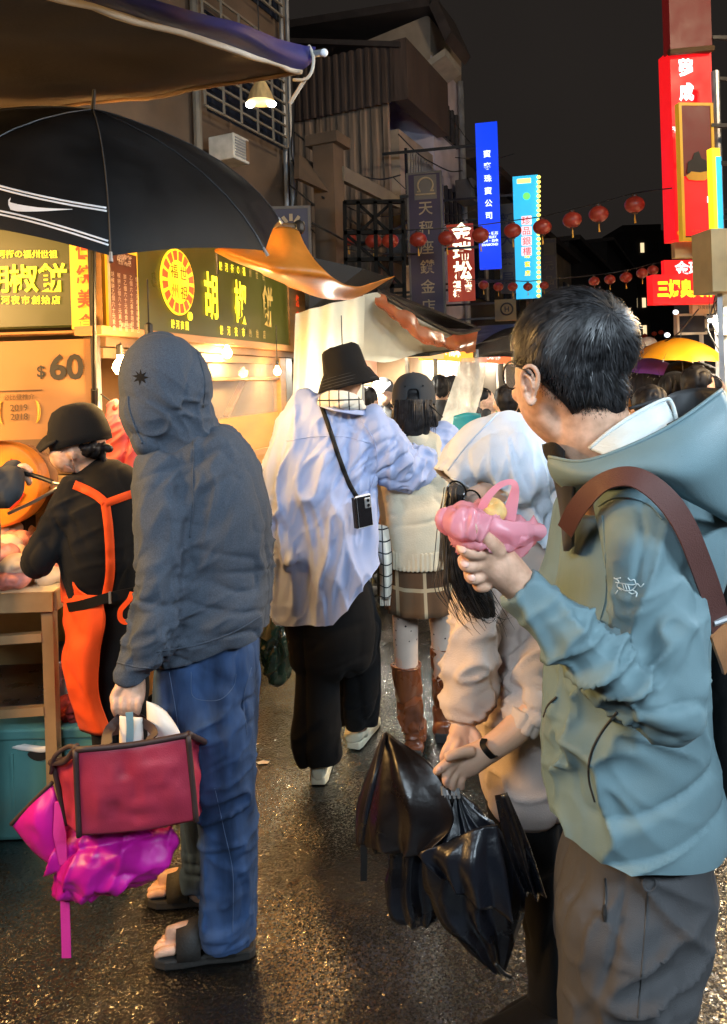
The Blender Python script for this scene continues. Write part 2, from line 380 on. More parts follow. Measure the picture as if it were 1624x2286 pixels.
mat('cream_panel', (.62, .44, .21), .5, var=.12)
mat('brown_panel', (.16, .09, .045), .6, var=.3)
mat('olive_sign', (.036, .033, .006), .35, var=.2, scale=3, emit=(.30, .26, .03), es=.16)
glow('yellow_letter', (1.0, .76, .02), 1.7, (.6, .45, .05))
mat('ochre_letter', (.62, .40, .10), .5)
glow('yellow_strip', (1.0, .46, .02), .95, (.6, .4, .05))
glow('red_letter', (1.0, .07, .01), .8, (.5, .05, .02))
glow('emblem_red', (1.0, .10, .02), 1.0, (.6, .08, .03))
glow('emblem_yellow', (1.0, .62, .02), 1.2, (.7, .5, .05))
mat('black_print', (.015, .012, .01), .6)
mat('brown_print', (.10, .055, .02), .6)
mat('menu_brown', (.10, .035, .02), .4, var=.2)
mat('cream_print', (.55, .42, .30), .6)
mat('price_board', (.36, .17, .05), .45, var=.06)
mat('gold_print', (.70, .36, .03), .5)
mat('clear_glass', (.9, .9, .9), .05, var=0, alpha=.10, rvar=0)
glow('bulb_warm', (1.0, .70, .30), 60, (1, .9, .7))
glow('bulb_small', (1.0, .66, .25), 18, (1, .9, .7))
glow('bulb_white', (.95, 1.0, .95), 14, (1, 1, 1))
mat('black_fabric', (.0055, .0055, .006), .5, var=.4, scale=5, bump=.5, bscale=700, spec=.25)
mat('white_print', (.78, .78, .80), .55)
mat('tarp_brown', (.075, .055, .038), .75, var=.35, scale=2.2, bump=.4, bscale=60, thin=.12)
mat('tarp_blue', (.010, .013, .12), .4, var=.3, scale=3, bump=.2, bscale=30)
mat('tarp_rope', (.50, .44, .36), .8)
mat('orange_vinyl', (.58, .22, .03), .40, var=.2, scale=7, coat=.12, thin=.3, bump=.35, bscale=30)
mat('cream_tarp', (.80, .80, .66), .6, var=.10, scale=3, thin=.45, bump=.3, bscale=25)
mat('copper_vinyl', (.30, .09, .035), .18, var=.3, scale=4, coat=.8, bump=.5, bscale=9)
mat('lantern_red', (.21, .024, .015), .38, var=.2, emit=(.9, .10, .04), es=.035)
mat('lantern_cap', (.05, .02, .01), .5)
mat('wire', (.012, .012, .012), .6)
# ------------------------------------------------------------------ ground
g = M(); g.add([(-160, -60, 0), (160, -60, 0), (160, 400, 0), (-160, 400, 0)], [(0, 1, 2, 3)])
props(g.build('road', 'wet_asphalt'), 'wet dark asphalt of the market street', kind='structure')

# ------------------------------------------------------------------ left row of buildings
B0 = V(-2.39, 3.53, 0)
def b1(px, py, off=0): return hit(px, py, B0 + N * off, N)
def tcoord(p): return (p - B0).dot(S)
def slab(m, a, b, z0, z1, depth, off=0):                  # block along the street from t=a to t=b
    p = B0 + N * off
    c = p + S * ((a + b) / 2) - N * (depth / 2) + Z * ((z0 + z1) / 2); m.obox(c, S, N, Z, ((b - a) / 2, depth / 2, (z1 - z0) / 2)); return m
tA = tcoord(b1(648, 400)); 
bld = thing('brown_building', 'old brown rendered house with barred windows behind the black umbrella', 'building', B0)
slab(M(), -6, tA, 0, 9.5, 6).build('wall', 'brown_render', bld)
def bars_on(parent, name, plane, x0, x1, z0, z1, nz, nx, w, m, off=.06):
    a, b = plane(x0, 300, off), plane(x1, 300, off); a.z = b.z = 0
    q = M()
    for k in range(nz + 1):
        z = z0 + (z1 - z0) * k / nz; q.bar(a + Z * z, b + Z * z, w)
    for k in range(nx + 1):
        p = a.lerp(b, k / nx) + N * .012; q.bar(p + Z * z0, p + Z * z1, w)
    return q.build(name, m, parent)
for (x0, x1, z0, z1, nz, nx) in ((458, 640, 3.82, 4.75, 9, 5), (545, 640, 5.05, 6.0, 9, 3)):
    wdw = M(); a, b = b1(x0 + 6, 300), b1(x1 - 6, 300); a.z = b.z = 0
    wdw.obox((a + b) / 2 + Z * ((z0 + z1) / 2), S, N, Z, ((b - a).length / 2, .012, (z1 - z0) / 2 - .05)); wd = wdw.build('window', 'dark_window', bld)
    bars_on(wd, 'grille', b1, x0, x1, z0, z1, nz, nx, .018, 'window_bar', .14)
for px, r, y0, m in ((446, .035, 180, 'window_bar'), (640, .022, -200, 'grey_metal'), (653, .022, -200, 'grey_metal')):
    a = b1(px, 420, .06); b = Vector(a); b.z = 8.5; a.z = 2.2; M().tube([a, b], r, 8).build('downpipe', m, bld)
ac = thing('air_conditioner', 'off white air conditioner box under the barred window', 'air conditioner', b1(512, 372, .25))
c = b1(512, 337, .25); q = M(); q.obox(c, S, N, Z, (.11, .12, .10)); q.build('casing', 'ac_white', ac, bevel=.01)
for k in range(7): M().obox(c + N * .122 + Z * (-.07 + k * .023) - S * .02, S, N, Z, (.07, .004, .005)).build('slat', 'grey_metal', ac)
M().obox(c + N * .122 + S * .08, S, N, Z, (.02, .004, .08)).build('panel', 'brown_panel', ac)

# corrugated house: end wall facing the camera, street face along the row
P2 = b1(886, 240); t2 = tcoord(P2)
def e2(px, py, off=0): return hit(px, py, P2 - S * off, S)
def zat(px, py, pl=b1, off=0): return pl(px, py, off).z
t3 = tcoord(b1(965, 300))
hc = thing('corrugated_house', 'rusty corrugated metal sided house with dark upper cladding', 'building', V(P2.x, P2.y, 0))
zb, zt = zat(886, 235), zat(886, 106)
def ribbed(parent, name, xa, xb, z0, z1, m, step=.16, off=0.0):
    a, b = e2(xa, 300, off), e2(xb, 300, off); a.z = b.z = 0; L = (b - a).length; n = int(L / step); d = (b - a).normalized(); P = []
    q = M(); pr = []
    for k in range(n):
        for s_, o_ in ((0, 0), (.35, 0), (.45, .03), (.85, .03), (.95, 0)): pr.append(a + d * (step * (k + s_)) - S * o_)
    q.rings([[p + Z * z0 for p in pr], [p + Z * z1 for p in pr]], False, False); q.build(name, m, parent)
slab(M(), t2 + .05, t3, 0, zb - .3, 7).build('wall', 'beige_wall', hc)
ribbed(hc, 'corrugated_panel', 560, 886, 2.2, zb + .05, 'rust_corrugated', .17, .02)
ribbed(hc, 'upper_cladding', 545, 889, zb, zt, 'dark_clad', .12, .12)
q = M(); q.obox(P2 + S * ((t3 - t2) / 2) + N * .12 + Z * ((zb + zt) / 2 - P2.z), S, N, Z, ((t3 - t2) / 2 + .15, .10, (zt - zb) / 2)); q.build('side_cladding', 'dark_clad', hc)
a = e2(545, 92, .2); b = e2(892, 104, .2); q = M(); q.prism([a, b, b + S * (t3 - t2 + .3) + Z * .0, a + S * (t3 - t2 + .3)], Z * .07); q.build('roof', 'dark_roof', hc, fix=True)
# lean-to roof and post in front of it
q = M(); a = b1(763, 388, .5); b = b1(888, 452, .5); q.bar(a, b, .06, .14); q.build('gutter', 'window_bar', hc)
q = M(); a = b1(733, 340, .4); a.z = 0; zp = zat(733, 330, b1, .4); q.box((a.x, a.y, zp / 2), (.11, .11, zp / 2), R(-25)); q.box((a.x, a.y, zp + .05), (.17, .15, .05), R(-25)); q.build('concrete_post', 'brown_render', hc)
q = M(); a, b = b1(672, 355, .15), b1(735, 395, .15); q.prism([b1(668, 345, .2), b1(738, 385, .2), b1(738, 430, .45), b1(668, 398, .45)], -N * .05); q.build('lean_to_roof', 'brown_render', hc, fix=True)
# shuttered window on the street face
for (xa, ya, yb) in ((902, 330, 470), (935, 360, 480)):
    z0, z1 = zat(xa, yb), zat(xa, ya); a = b1(xa, 400, .0); a.z = 0; wv = M().obox(a + S * .5 + Z * ((z0 + z1) / 2), S, N, Z, (.45, .03, (z1 - z0) / 2)).build('window', 'dark_window', hc)
    q = M()
    for k in range(9): q.obox(a + S * (.08 + k * .105) + N * .05 + Z * ((z0 + z1) / 2), S, N, Z, (.012, .012, (z1 - z0) / 2))
    q.build('grille', 'white_bar', wv)
# tall house with a gable behind
t4 = tcoord(b1(1032, 300)); hb = thing('gabled_house', 'tall pale house with beige gable and dark overhanging roof', 'building', V(*(B0 + S * t3)[:2], 0))
z3 = zat(962, 125)
slab(M(), t3 + .02, t4, 0, z3, 8, .02).build('wall', 'pale_wall', hb)
P3 = B0 + S * (t3 + .01) + N * .02
def e3(px, py, off=0): return hit(px, py, P3 - S * off, S)
pts = [e3(700, 140), e3(955, 34), e3(961, 40), e3(961, 175), e3(700, 175)]
M().prism(pts, S * (t4 - t3)).build('gable_wall', 'beige_wall', hb, fix=True)
a, b = e3(600, 68, .3), e3(958, 13, .3); c = e3(985, 12, .3)
L4 = (t4 - t3) * .62
M().prism([a, b, b + S * L4, a + S * L4], Z * .12).build('roof', 'dark_roof', hb, fix=True)
d = e3(994, 92, .3)
M().prism([b + Z * .01, d, d + S * L4, b + S * L4 + Z * .01], (N * .1 + Z * .12)).build('roof_slope', 'dark_roof', hb, fix=True)
q = M(); d2 = d - Z * .1; q.prism([d2, d2 + S * (L4 * .8), d2 + S * (L4 * .8) - N * .35 - Z * .15, d2 - N * .35 - Z * .15], -Z * .1); q.build('eaves_soffit', 'white_bar', hb, fix=True)
for (xa, ya, xb, yb) in ((977, 222, 1017, 300), (984, 412, 1024, 500)):
    a = b1(xa, ya, .03); b = b1(xb, ya, .03); z1 = a.z; z0 = zat(xa, yb); a.z = b.z = 0
    w_ = M().obox((a + b) / 2 + Z * ((z0 + z1) / 2), S, N, Z, ((b - a).length / 2, .03, (z1 - z0) / 2)).build('window', 'dark_window', hb)
    for k in range(4): M().obox(a.lerp(b, (k + .5) / 4) + N * .05 + Z * ((z0 + z1) / 2), S, N, Z, (.03, .02, (z1 - z0) / 2)).build('frame', 'far_wall', w_)
q = M(); a = b1(1032, 300, .1); a.z = 0; q.tube([a + Z * 1.5, a + Z * z3], .05, 8); q.build('downpipe', 'grey_metal', hb)
# further houses, each with windows
tt = t4 + .05
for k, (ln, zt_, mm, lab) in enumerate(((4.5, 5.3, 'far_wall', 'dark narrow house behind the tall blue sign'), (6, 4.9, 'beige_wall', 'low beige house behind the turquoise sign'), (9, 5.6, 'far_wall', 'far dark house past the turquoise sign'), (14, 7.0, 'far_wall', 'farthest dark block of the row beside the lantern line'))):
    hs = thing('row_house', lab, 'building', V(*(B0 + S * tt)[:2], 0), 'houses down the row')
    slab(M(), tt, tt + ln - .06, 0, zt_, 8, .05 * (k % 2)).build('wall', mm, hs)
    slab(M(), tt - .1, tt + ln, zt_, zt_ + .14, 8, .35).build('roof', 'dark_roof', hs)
    nz = max(2, int(zt_ / 2.6))
    for f in range(1, nz):
        for j in range(max(2, int(ln / 2))):
            p = B0 + S * (tt + 1 + j * 2) + N * (.05 * (k % 2) + .03) + Z * (f * 2.7 + .9)
            w_ = M().obox(p, S, N, Z, (.55, .03, .6)).build('window', 'dark_window', hs); M().obox(p + N * .04, S, N, Z, (.03, .02, .6)).build('frame', 'white_bar', w_)
    tt += ln
# sign scaffold: black lattice frame
fr = thing('sign_frame', 'black metal lattice frame left of the tall purple sign', 'frame', b1(835, 640, .8) * 1.0)
q = M(); o_ = b1(770, 640, .75); Yf = o_.y
for px in (770, 800, 838, 872, 900): q.bar(at(px, 450, Yf), at(px + 4, 700, Yf), .035)
for py in (452, 520, 580, 640, 690): q.bar(at(768, py, Yf), at(902, py - 2, Yf), .035)
for (x0, y0, x1, y1) in ((800, 455, 872, 520), (872, 455, 800, 520), (838, 580, 900, 640), (770, 520, 838, 580)): q.bar(at(x0, y0, Yf + .03), at(x1, y1, Yf + .03), .025)
q.build('lattice', 'frame_black', fr)
# far blocks
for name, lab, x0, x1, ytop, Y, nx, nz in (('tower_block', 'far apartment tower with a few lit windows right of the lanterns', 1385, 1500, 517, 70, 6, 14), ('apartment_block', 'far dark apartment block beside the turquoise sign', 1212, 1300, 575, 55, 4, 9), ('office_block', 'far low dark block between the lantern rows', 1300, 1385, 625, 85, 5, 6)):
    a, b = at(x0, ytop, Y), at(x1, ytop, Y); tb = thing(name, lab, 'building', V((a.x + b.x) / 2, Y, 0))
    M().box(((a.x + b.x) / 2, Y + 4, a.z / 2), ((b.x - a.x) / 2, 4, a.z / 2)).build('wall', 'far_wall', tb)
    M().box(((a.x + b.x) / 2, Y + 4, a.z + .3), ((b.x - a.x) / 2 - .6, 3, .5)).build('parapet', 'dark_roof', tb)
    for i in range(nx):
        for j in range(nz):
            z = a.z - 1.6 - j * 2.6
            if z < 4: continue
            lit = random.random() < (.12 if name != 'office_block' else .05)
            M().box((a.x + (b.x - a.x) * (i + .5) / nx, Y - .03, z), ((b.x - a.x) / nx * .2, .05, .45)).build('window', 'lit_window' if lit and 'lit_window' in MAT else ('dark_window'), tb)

# ------------------------------------------------------------------ street signs
glow('sign_blue', (.0, .05, .95), .75, (.02, .06, .5)); glow('sign_white', (.75, .88, 1.0), 1.25, (.8, .8, .8))
glow('sign_teal', (.02, .45, .80), .8, (.05, .5, .7)); glow('sign_yellow', (1.0, .85, .18), 1.5, (.8, .7, .1)); glow('sign_pink', (1.0, .55, .60), 1.1, (.8, .5, .5)); glow('sign_green', (.15, .8, .15), .9, (.2, .6, .1))
mat('sign_purple', (.025, .016, .045), .5, var=.2); mat('sign_grey', (.10, .095, .09), .7); mat('dull_gold', (.30, .24, .15), .6)
glow('sign_rust', (.28, .022, .005), .55, (.3, .05, .02)); glow('letter_cream', (1.0, .92, .62), 1.5, (.8, .8, .6)); glow('sign_red', (1.0, .008, .012), .62, (.6, .02, .02)); glow('letter_white', (1.0, .85, .88), 1.2, (.8, .8, .8))
glow('letter_yellow', (1.0, .62, .01), 1.3, (.8, .6, .05)); mat('sign_maroon', (.09, .014, .012), .5, emit=(.12, .004, .004), es=.5); glow('sign_orange', (1.0, .22, .01), .9, (.6, .2, .02)); mat('yellow_edge', (.55, .32, .03), .5, emit=(1, .5, .02), es=.25)  # a faint red glow is put into the maroon panels
mat('dark_blue_panel', (.02, .02, .05), .5); mat('tan_box', (.46, .36, .19), .6, var=.12); mat('sign_ochre', (.20, .14, .05), .6); mat('teal_dark', (.1, .2, .3), .5)
def board(name, lab, x0, y0, x1, y1, Y, m, yaw=0, thick=.06, group=None, rim=None, cat='sign'):
    """flat sign: corners in the picture at depth Y; yaw turns it about its middle"""
    xm, ym = (x0 + x1) / 2, (y0 + y1) / 2; c = at(xm, ym, Y); hw = (x1 - x0) / 2 * Y / F; hh = (y1 - y0) / 2 * Y / F
    r = V(math.cos(yaw), math.sin(yaw), 0); hw /= max(.3, math.cos(yaw)); n = r.cross(Z)
    t = thing(name, lab, cat, V(c.x, c.y, c.z - hh), group)
    M().obox(c - n * (thick / 2), r, n, Z, (hw, thick / 2, hh)).build('panel', m, t)
    if rim:
        for s_ in (-1, 1):
            M().obox(c + r * (s_ * (hw + .012)) - n * (thick / 2), r, n, Z, (.012, thick / 2 + .008, hh + .024)).build('frame', rim, t)
            M().obox(c + Z * (s_ * (hh + .012)) - n * (thick / 2), r, n, Z, (hw, thick / 2 + .006, .012)).build('frame', rim, t)
    def loc(px, py): return hit(px, py, c, n)
    return t, c, r, hw, hh, loc, Y / F
def arm(t, c, hh, hw, r, m='black_metal', back=1.2, side=-1):
    q = M()
    for z in (-hh * .7, hh * .7): q.bar(c + r * (side * hw) + Z * z, c + r * (side * (hw + back)) + Z * z, .03)
    q.build('bracket', m, t)
YW = R(-12)
t, c, r, hw, hh, loc, k = board('hanging_sign', 'tall purple sign with gold characters and a round emblem on top', 917, 388, 986, 708, 8.7, 'sign_purple', YW, rim='sign_grey'); arm(t, c, hh, hw, r)
M().obox(loc(950, 418) , r, r.cross(Z), Z, (25 * k, .006, 27 * k)).build('emblem_panel', 'sign_grey', t)
q = M(); o_ = loc(950, 414); pts = [o_ + r.cross(Z) * .01 + r * (17 * k * math.cos(a)) + Z * (17 * k * math.sin(a)) for a in [R(-50 + 280 * j / 16) for j in range(17)]]
pts = [pts[0] + r * 8 * k] + pts + [pts[-1] - r * 8 * k]; q.tube(pts, .011, 6); q.tube([o_ - Z * 20 * k - r * 22 * k + r.cross(Z) * .01, o_ - Z * 20 * k + r * 22 * k + r.cross(Z) * .01], .01, 6); q.build('emblem', 'dull_gold', t)
text('天\n秤\n座\n鑽\n金\n店', 33 * k, 'dull_gold', t, loc(954, 575), r, Z, line=1.33, bold=.01)
t, c, r, hw, hh, loc, k = board('hanging_sign', 'rust red sign with glowing cream characters', 1000, 500, 1058, 672, 9.6, 'sign_rust', YW); arm(t, c, hh, hw, r)
text('金\n瑞\n松', 42 * k, 'letter_cream', t, loc(1032, 560), r, Z, line=1.02, bold=.03); text('珠\n寶', 17 * k, 'letter_cream', t, loc(1046, 634), r, Z, bold=.03, line=1.05); text('銀\n樓', 18 * k, 'letter_cream', t, loc(1021, 645), r, Z, bold=.03, line=1.05)
t, c, r, hw, hh, loc, k = board('hanging_sign', 'tall glowing blue sign with small white characters', 1067, 273, 1114, 598, 9.3, 'sign_blue', YW, thick=.14); arm(t, c, hh, hw, r)
text('寶\n麥\n珠\n寶\n公\n司', 17 * k, 'sign_white', t, loc(1090, 412), r, Z, line=1.62, bold=.02)
text('珠寶・鑽石\nJEWELRY\n黃金・白金\nDIAMOND', 7.5 * k, 'sign_white', t, loc(1094, 533), r, Z, line=1.1, bold=.03)
t, c, r, hw, hh, loc, k = board('hanging_sign', 'grey unlit sign with dark characters right of the blue sign', 1116, 455, 1150, 655, 12, 'sign_grey', YW); arm(t, c, hh, hw, r)
text('新\n大\n藥\n局', 30 * k, 'dark_blue_panel', t, loc(1133, 555), r, Z, line=1.45, bold=.02)
t, c, r, hw, hh, loc, k = board('hanging_sign', 'turquoise neon sign edged with yellow bulbs', 1150, 392, 1204, 665, 10.8, 'sign_teal', YW, thick=.12); arm(t, c, hh, hw, r)
for j in range(26):
    M().ell(loc(1203, 396 + j * 10.6) + r.cross(Z) * .02, .030, .030, .026, n=8, m=6).build('bulb', 'sign_yellow', t)
for j in range(4): M().obox(loc(1176, 492 + j * 23) , r, r.cross(Z), Z, (11 * k, .012, 10 * k)).build('tile', 'sign_pink', t, bevel=.01); 
text('珍\n品\n銀\n樓', 19 * k, 'sign_red', t, loc(1176, 527), r, Z, line=1.2, bold=.0, lift=.02)
text('珠\n寶\n店', 13 * k, 'letter_yellow', t, loc(1178, 590), r, Z, line=1.5, bold=.02); M().obox(loc(1170, 404), r, r.cross(Z), Z, (15 * k, .01, 5 * k)).build('plate', 'sign_yellow', t)
q = M(); q.lathe(loc(1176, 438), [(.001, .01), (8 * k, .012), (8 * k, -.01)], 14, r.cross(Z)); q.build('emblem', 'sign_green', t)
t, c, r, hw, hh, loc, k = board('hanging_sign', 'small dark sign with a white square emblem past the turquoise sign', 1210, 535, 1240, 650, 15, 'dark_blue_panel', YW, rim='sign_grey'); arm(t, c, hh, hw, r)
text('元\n品', 22 * k, 'sign_grey', t, loc(1226, 610), r, Z, line=1.5, bold=.02); M().obox(loc(1226, 556), r, r.cross(Z), Z, (12 * k, .01, 14 * k)).build('emblem', 'sign_grey', t)
t, c, r, hw, hh, loc, k = board('hanging_sign', 'ochre square sign with a ringed letter above the black canopy', 1106, 668, 1152, 716, 11, 'sign_ochre', YW); arm(t, c, hh, hw, r)
text('H', 16 * k, 'black_print', t, loc(1132, 690), r, Z, bold=.03); q = M(); q.tube([loc(1132, 690) + r.cross(Z) * .01 + r * (13 * k * math.cos(a)) + Z * (13 * k * math.sin(a)) for a in [R(20 * j) for j in range(19)]], .012, 6); q.build('ring', 'black_print', t)
t, c, r, hw, hh, loc, k = board('hanging_sign', 'navy sign with a cream half sun behind the orange awning', 610, 466, 690, 640, 6.6, 'dark_blue_panel', 0, rim='sign_grey'); arm(t, c, hh, hw, r)
for j in range(5):
    a = R(20 + 35 * j); o_ = loc(651, 510); d_ = r * math.cos(a) + Z * math.sin(a); M().bar(o_ + d_ * (16 * k) + r.cross(Z) * .01, o_ + d_ * (32 * k) + r.cross(Z) * .01, .03, .008, r.cross(Z)).build('sun_ray', 'dull_gold', t)
q = M(); o_ = loc(651, 512); n_ = r.cross(Z); q.prism([o_ + n_ * .003 + (r * math.cos(a) + Z * math.sin(a)) * (11 * k) for a in [R(18 * j) for j in range(11)]], n_ * .008); q.build('sun_disc', 'dull_gold', t, fix=True)

# right hand signs, hung out over the street from the right row
YR = R(6)
t, c, r, hw, hh, loc, k = board('hanging_sign', 'very tall glowing red sign with white characters and phone number', 1500, 112, 1597, 534, 6.6, 'sign_red', YR, thick=.2); arm(t, c, hh, hw, r, side=1, back=1.4)
text('美\n夢\n成\n真', 40 * k, 'letter_white', t, loc(1532, 178), r, Z, line=1.35, bold=.045, sx=.85)
text('珠寶', 16 * k, 'letter_white', t, loc(1516, 290), r, Z, bold=.03)
M().obox(loc(1556, 418), r, r.cross(Z), Z, (38 * k, .004, 112 * k)).build('lower_panel', 'sign_red', t)
text('02-2748-', 18 * k, 'letter_yellow', t, loc(1555, 502), r, Z, bold=.05); text('金飾・鑽石', 8 * k, 'sign_orange', t, loc(1562, 519), r, Z, bold=.03)
q = M(); q.lathe(loc(1518, 520), [(.001, .01), (6 * k, .01), (6 * k, -.01)], 12, r.cross(Z)); q.build('emblem', 'sign_orange', t)
t, c, r, hw, hh, loc, k = board('hanging_sign', 'faintly glowing maroon banner hanging above the tall red sign', 1492, -90, 1590, 114, 6.55, 'sign_maroon', YR, thick=.12); arm(t, c, hh, hw, r, side=1)
M().tube([loc(1494, 117), loc(1592, 108)], .03, 8).build('hem_rod', 'brown_print', t)
t, c, r, hw, hh, loc, k = board('hanging_sign', 'dark red poster panel with a black silhouette in front of the red sign', 1524, 236, 1592, 530, 6.2, 'sign_maroon', YR, thick=.05, rim='yellow_edge'); arm(t, c, hh, hw, r, side=1, back=1.0)
M().obox(loc(1558, 460), r, r.cross(Z), Z, (33 * k, .004, 66 * k)).build('red_field', 'sign_red', t)
n_ = r.cross(Z)
def blob(px, py, pts, m, name, lift): 
    q = M(); q.prism([loc(px + a, py + b) + n_ * lift for a, b in pts], n_ * .004); q.build(name, m, t, fix=True)
blob(1555, 372, [(-22, 14), (-20, -10), (-10, -16), (-6, -30), (4, -34), (10, -18), (22, -12), (26, 4), (22, 18), (8, 22), (-8, 20)], 'black_print', 'silhouette', .006)
blob(1556, 392, [(-26, 2), (-14, -8), (6, -6), (24, -10), (28, 2), (16, 12), (-6, 12), (-20, 10)], 'gold_print', 'gold_base', .011)
blob(1585, 446, [(-7, -7), (5, -7), (5, 7), (-7, 7)], 'letter_white', 'seal', .008)
text('02-2748-1188', 6 * k, 'gold_print', t, loc(1560, 515), r, Z)
pl = board('hanging_sign', 'glowing lemon and turquoise sign edge at the picture border', 1592, 330, 1612, 560, 5.6, 'letter_yellow', R(10)); arm(pl[0], pl[1], pl[4], pl[3], pl[2], side=1)
M().obox(pl[5](1606, 430), pl[2], pl[2].cross(Z), Z, (6 * pl[6], .01, 80 * pl[6])).build('pale_field', 'sign_teal', pl[0])
pl = board('hanging_sign', 'tan unlit sign box under the lemon sign', 1588, 510, 1660, 650, 5.2, 'tan_box', R(6), thick=.25); arm(pl[0], pl[1], pl[4], pl[3], pl[2], side=1)
pl = board('hanging_sign', 'grey blank sign plate right under the tall red sign', 1505, 540, 1600, 575, 6.7, 'tan_box', YR); arm(pl[0], pl[1], pl[4], pl[3], pl[2], side=1)
t, c, r, hw, hh, loc, k = board('hanging_sign', 'crimson sign with white characters half hidden by the yellow lettered sign', 1481, 580, 1600, 628, 7.6, 'sign_red', YR); arm(t, c, hh, hw, r, side=1)
text('金瑞祥', 32 * k, 'letter_white', t, loc(1552, 598), r, Z, bold=.03)
t, c, r, hw, hh, loc, k = board('hanging_sign', 'red sign box with fat yellow characters above the orange umbrella', 1455, 612, 1606, 678, 7.2, 'sign_red', YR, thick=.12); arm(t, c, hh, hw, r, side=1)
text('三媽臭臭鍋', 40 * k, 'letter_yellow', t, loc(1532, 644), r, Z, bold=.05, sx=.68)
t, c, r, hw, hh, loc, k = board('hanging_sign', 'pale round cornered sign under the yellow lettered sign', 1545, 676, 1600, 700, 7.4, 'tan_box', YR); arm(t, c, hh, hw, r, side=1)
text('珠寶銀樓', 9 * k, 'brown_print', t, loc(1575, 686), r, Z)
t, c, r, hw, hh, loc, k = board('wall_frame', 'empty grey metal frame above the orange umbrella', 1515, 705, 1575, 742, 8, 'dark_window', YR, rim='white_bar', cat='frame'); arm(t, c, hh, hw, r, side=1)

# ------------------------------------------------------------------ lanterns
def lantern_mesh():
    q = M(); prof = []
    n = 24; rg = []
    for i in range(13):
        a = math.pi * i / 12; rr = .155 * max(.22, math.sin(a)) ; h = -.135 * math.cos(a)
        rg.append([V(rr * (1 + (.045 if j % 2 else 0)) * math.cos(2 * math.pi * j / n), rr * (1 + (.045 if j % 2 else 0)) * math.sin(2 * math.pi * j / n), h) for j in range(n)])
    q.rings(rg); return q
LB = lantern_mesh().mesh('lantern_body'); LB.materials.append(MAT['lantern_red']); LB.polygons.foreach_set('use_smooth', [True] * len(LB.polygons))
qc = M(); qc.lathe((0, 0, .125), [(.045, 0), (.05, .03), (.03, .035)], 12); LC = qc.mesh('lantern_cap'); LC.materials.append(MAT['lantern_cap']); qc = M(); qc.lathe((0, 0, -.15), [(.03, 0), (.05, .005), (.045, .03)], 12); LC2 = qc.mesh('lantern_ring'); LC2.materials.append(MAT['lantern_cap'])
qt = M(); qt.tube([(0, 0, -.15), (0, 0, -.22), (.004, 0, -.30)], [.004, .012, .018], 6); LT = qt.mesh('tassel'); LT.materials.append(MAT['gold_print'])
def lantern(px, py, rp, lab, grp, rad=.095):
    Y = rad * F / rp; rad = rad * .92; c = at(px, py, Y); t = thing('paper_lantern', lab, 'lantern', c, grp)
    for nm, me in (('shade', LB), ('cap', LC), ('base_ring', LC2), ('tassel', LT)):
        o = bpy.data.objects.new(nm, me); COL.objects.link(o); o.parent = t; o.scale = (rad / .155,) * 3; o.rotation_euler = (0, random.uniform(-.08, .08), random.uniform(0, 1)) if nm == 'shade' else (0, 0, 0)
    return c
row1 = [(722, 529, 19), (778, 533, 19.5), (834, 538, 19.5), (872, 538, 20), (934, 535, 20.5), (998, 532, 20.5), (1073, 525, 20.5), (1145, 515, 20.5), (1211, 507, 21.5), (1278, 491, 22), (1337, 478, 22.5), (1417, 457, 23)]
ords = ['first', 'second', 'third', 'fourth', 'fifth', 'sixth', 'seventh', 'eighth', 'ninth', 'tenth', 'eleventh', 'twelfth']
pts = [lantern(x, y, rp, f'round red lantern, {ords[i]} from the left in the near string', 'near string of lanterns', .095) for i, (x, y, rp) in enumerate(row1)]
def cable(name, lab, P, r=.006):
    q = M(); q.tube(P, r, 6, sub=4); props(q.build(name, 'wire', base=P[0]), lab, 'cable')
cable('lantern_cable', 'thin black cable carrying the near lantern string', [b1(640, 500, .2)] + [p + Z * .105 for p in pts] + [at(1500, 420, 6.1)])
row2 = [(1080, 636, 12), (1113, 640, 12), (1145, 640, 12), (1179, 640, 11), (1215, 637, 11), (1327, 628, 12.5), (1362, 624, 13), (1398, 619, 14), (1434, 610, 13.5), (1458, 603, 13)]
pts = [lantern(x, y, rp, f'small red lantern, {ords[i]} from the left in the far string', 'far string of lanterns', .068) for i, (x, y, rp) in enumerate(row2)]
cable('lantern_cable', 'thin black cable carrying the far lantern string', [at(1040, 625, 9.4)] + [p + Z * .075 for p in pts] + [at(1500, 585, 8.4)])
for i, (x, y, rp) in enumerate([(1440, 750, 6), (1461, 745, 6), (1476, 742, 6)]): lantern(x, y, rp, f'tiny distant red lantern above the white cap, {ords[i]} of three', 'distant lanterns')

# cables slung along and across the house fronts
rnc = random.Random(21); wires = thing('overhead_cables', 'tangle of thin black cables along the left house fronts', 'cable', b1(760, 460, .3))
for (x0, y0, o0, x1, y1, o1, sg) in ((655, 360, .2, 905, 470, .3, .25), (655, 420, .3, 1000, 500, .4, .35), (660, 470, .2, 880, 520, .5, .3), (720, 440, .4, 960, 430, .3, .4), (655, 300, .15, 890, 395, .2, .15), (880, 400, .2, 1060, 470, .3, .2), (890, 300, .15, 1035, 380, .2, .15), (700, 500, .6, 1060, 520, .6, .3), (1000, 260, .2, 1075, 330, .3, .1), (655, 200, .15, 660, 480, .2, .0), (1020, 350, .3, 1150, 345, 1.2, .1), (1040, 400, .3, 1110, 420, .8, .1)):
    a, b = b1(x0, y0, o0), b1(x1, y1, o1); P = [a.lerp(b, f) - Z * (sg * 4 * f * (1 - f)) + V(rnc.uniform(-.03, .03), 0, rnc.uniform(-.03, .03)) for f in (0, .25, .5, .75, 1)]
    M().tube(P, rnc.choice((.006, .009, .012)), 5, sub=6).build('wire', 'wire', wires)
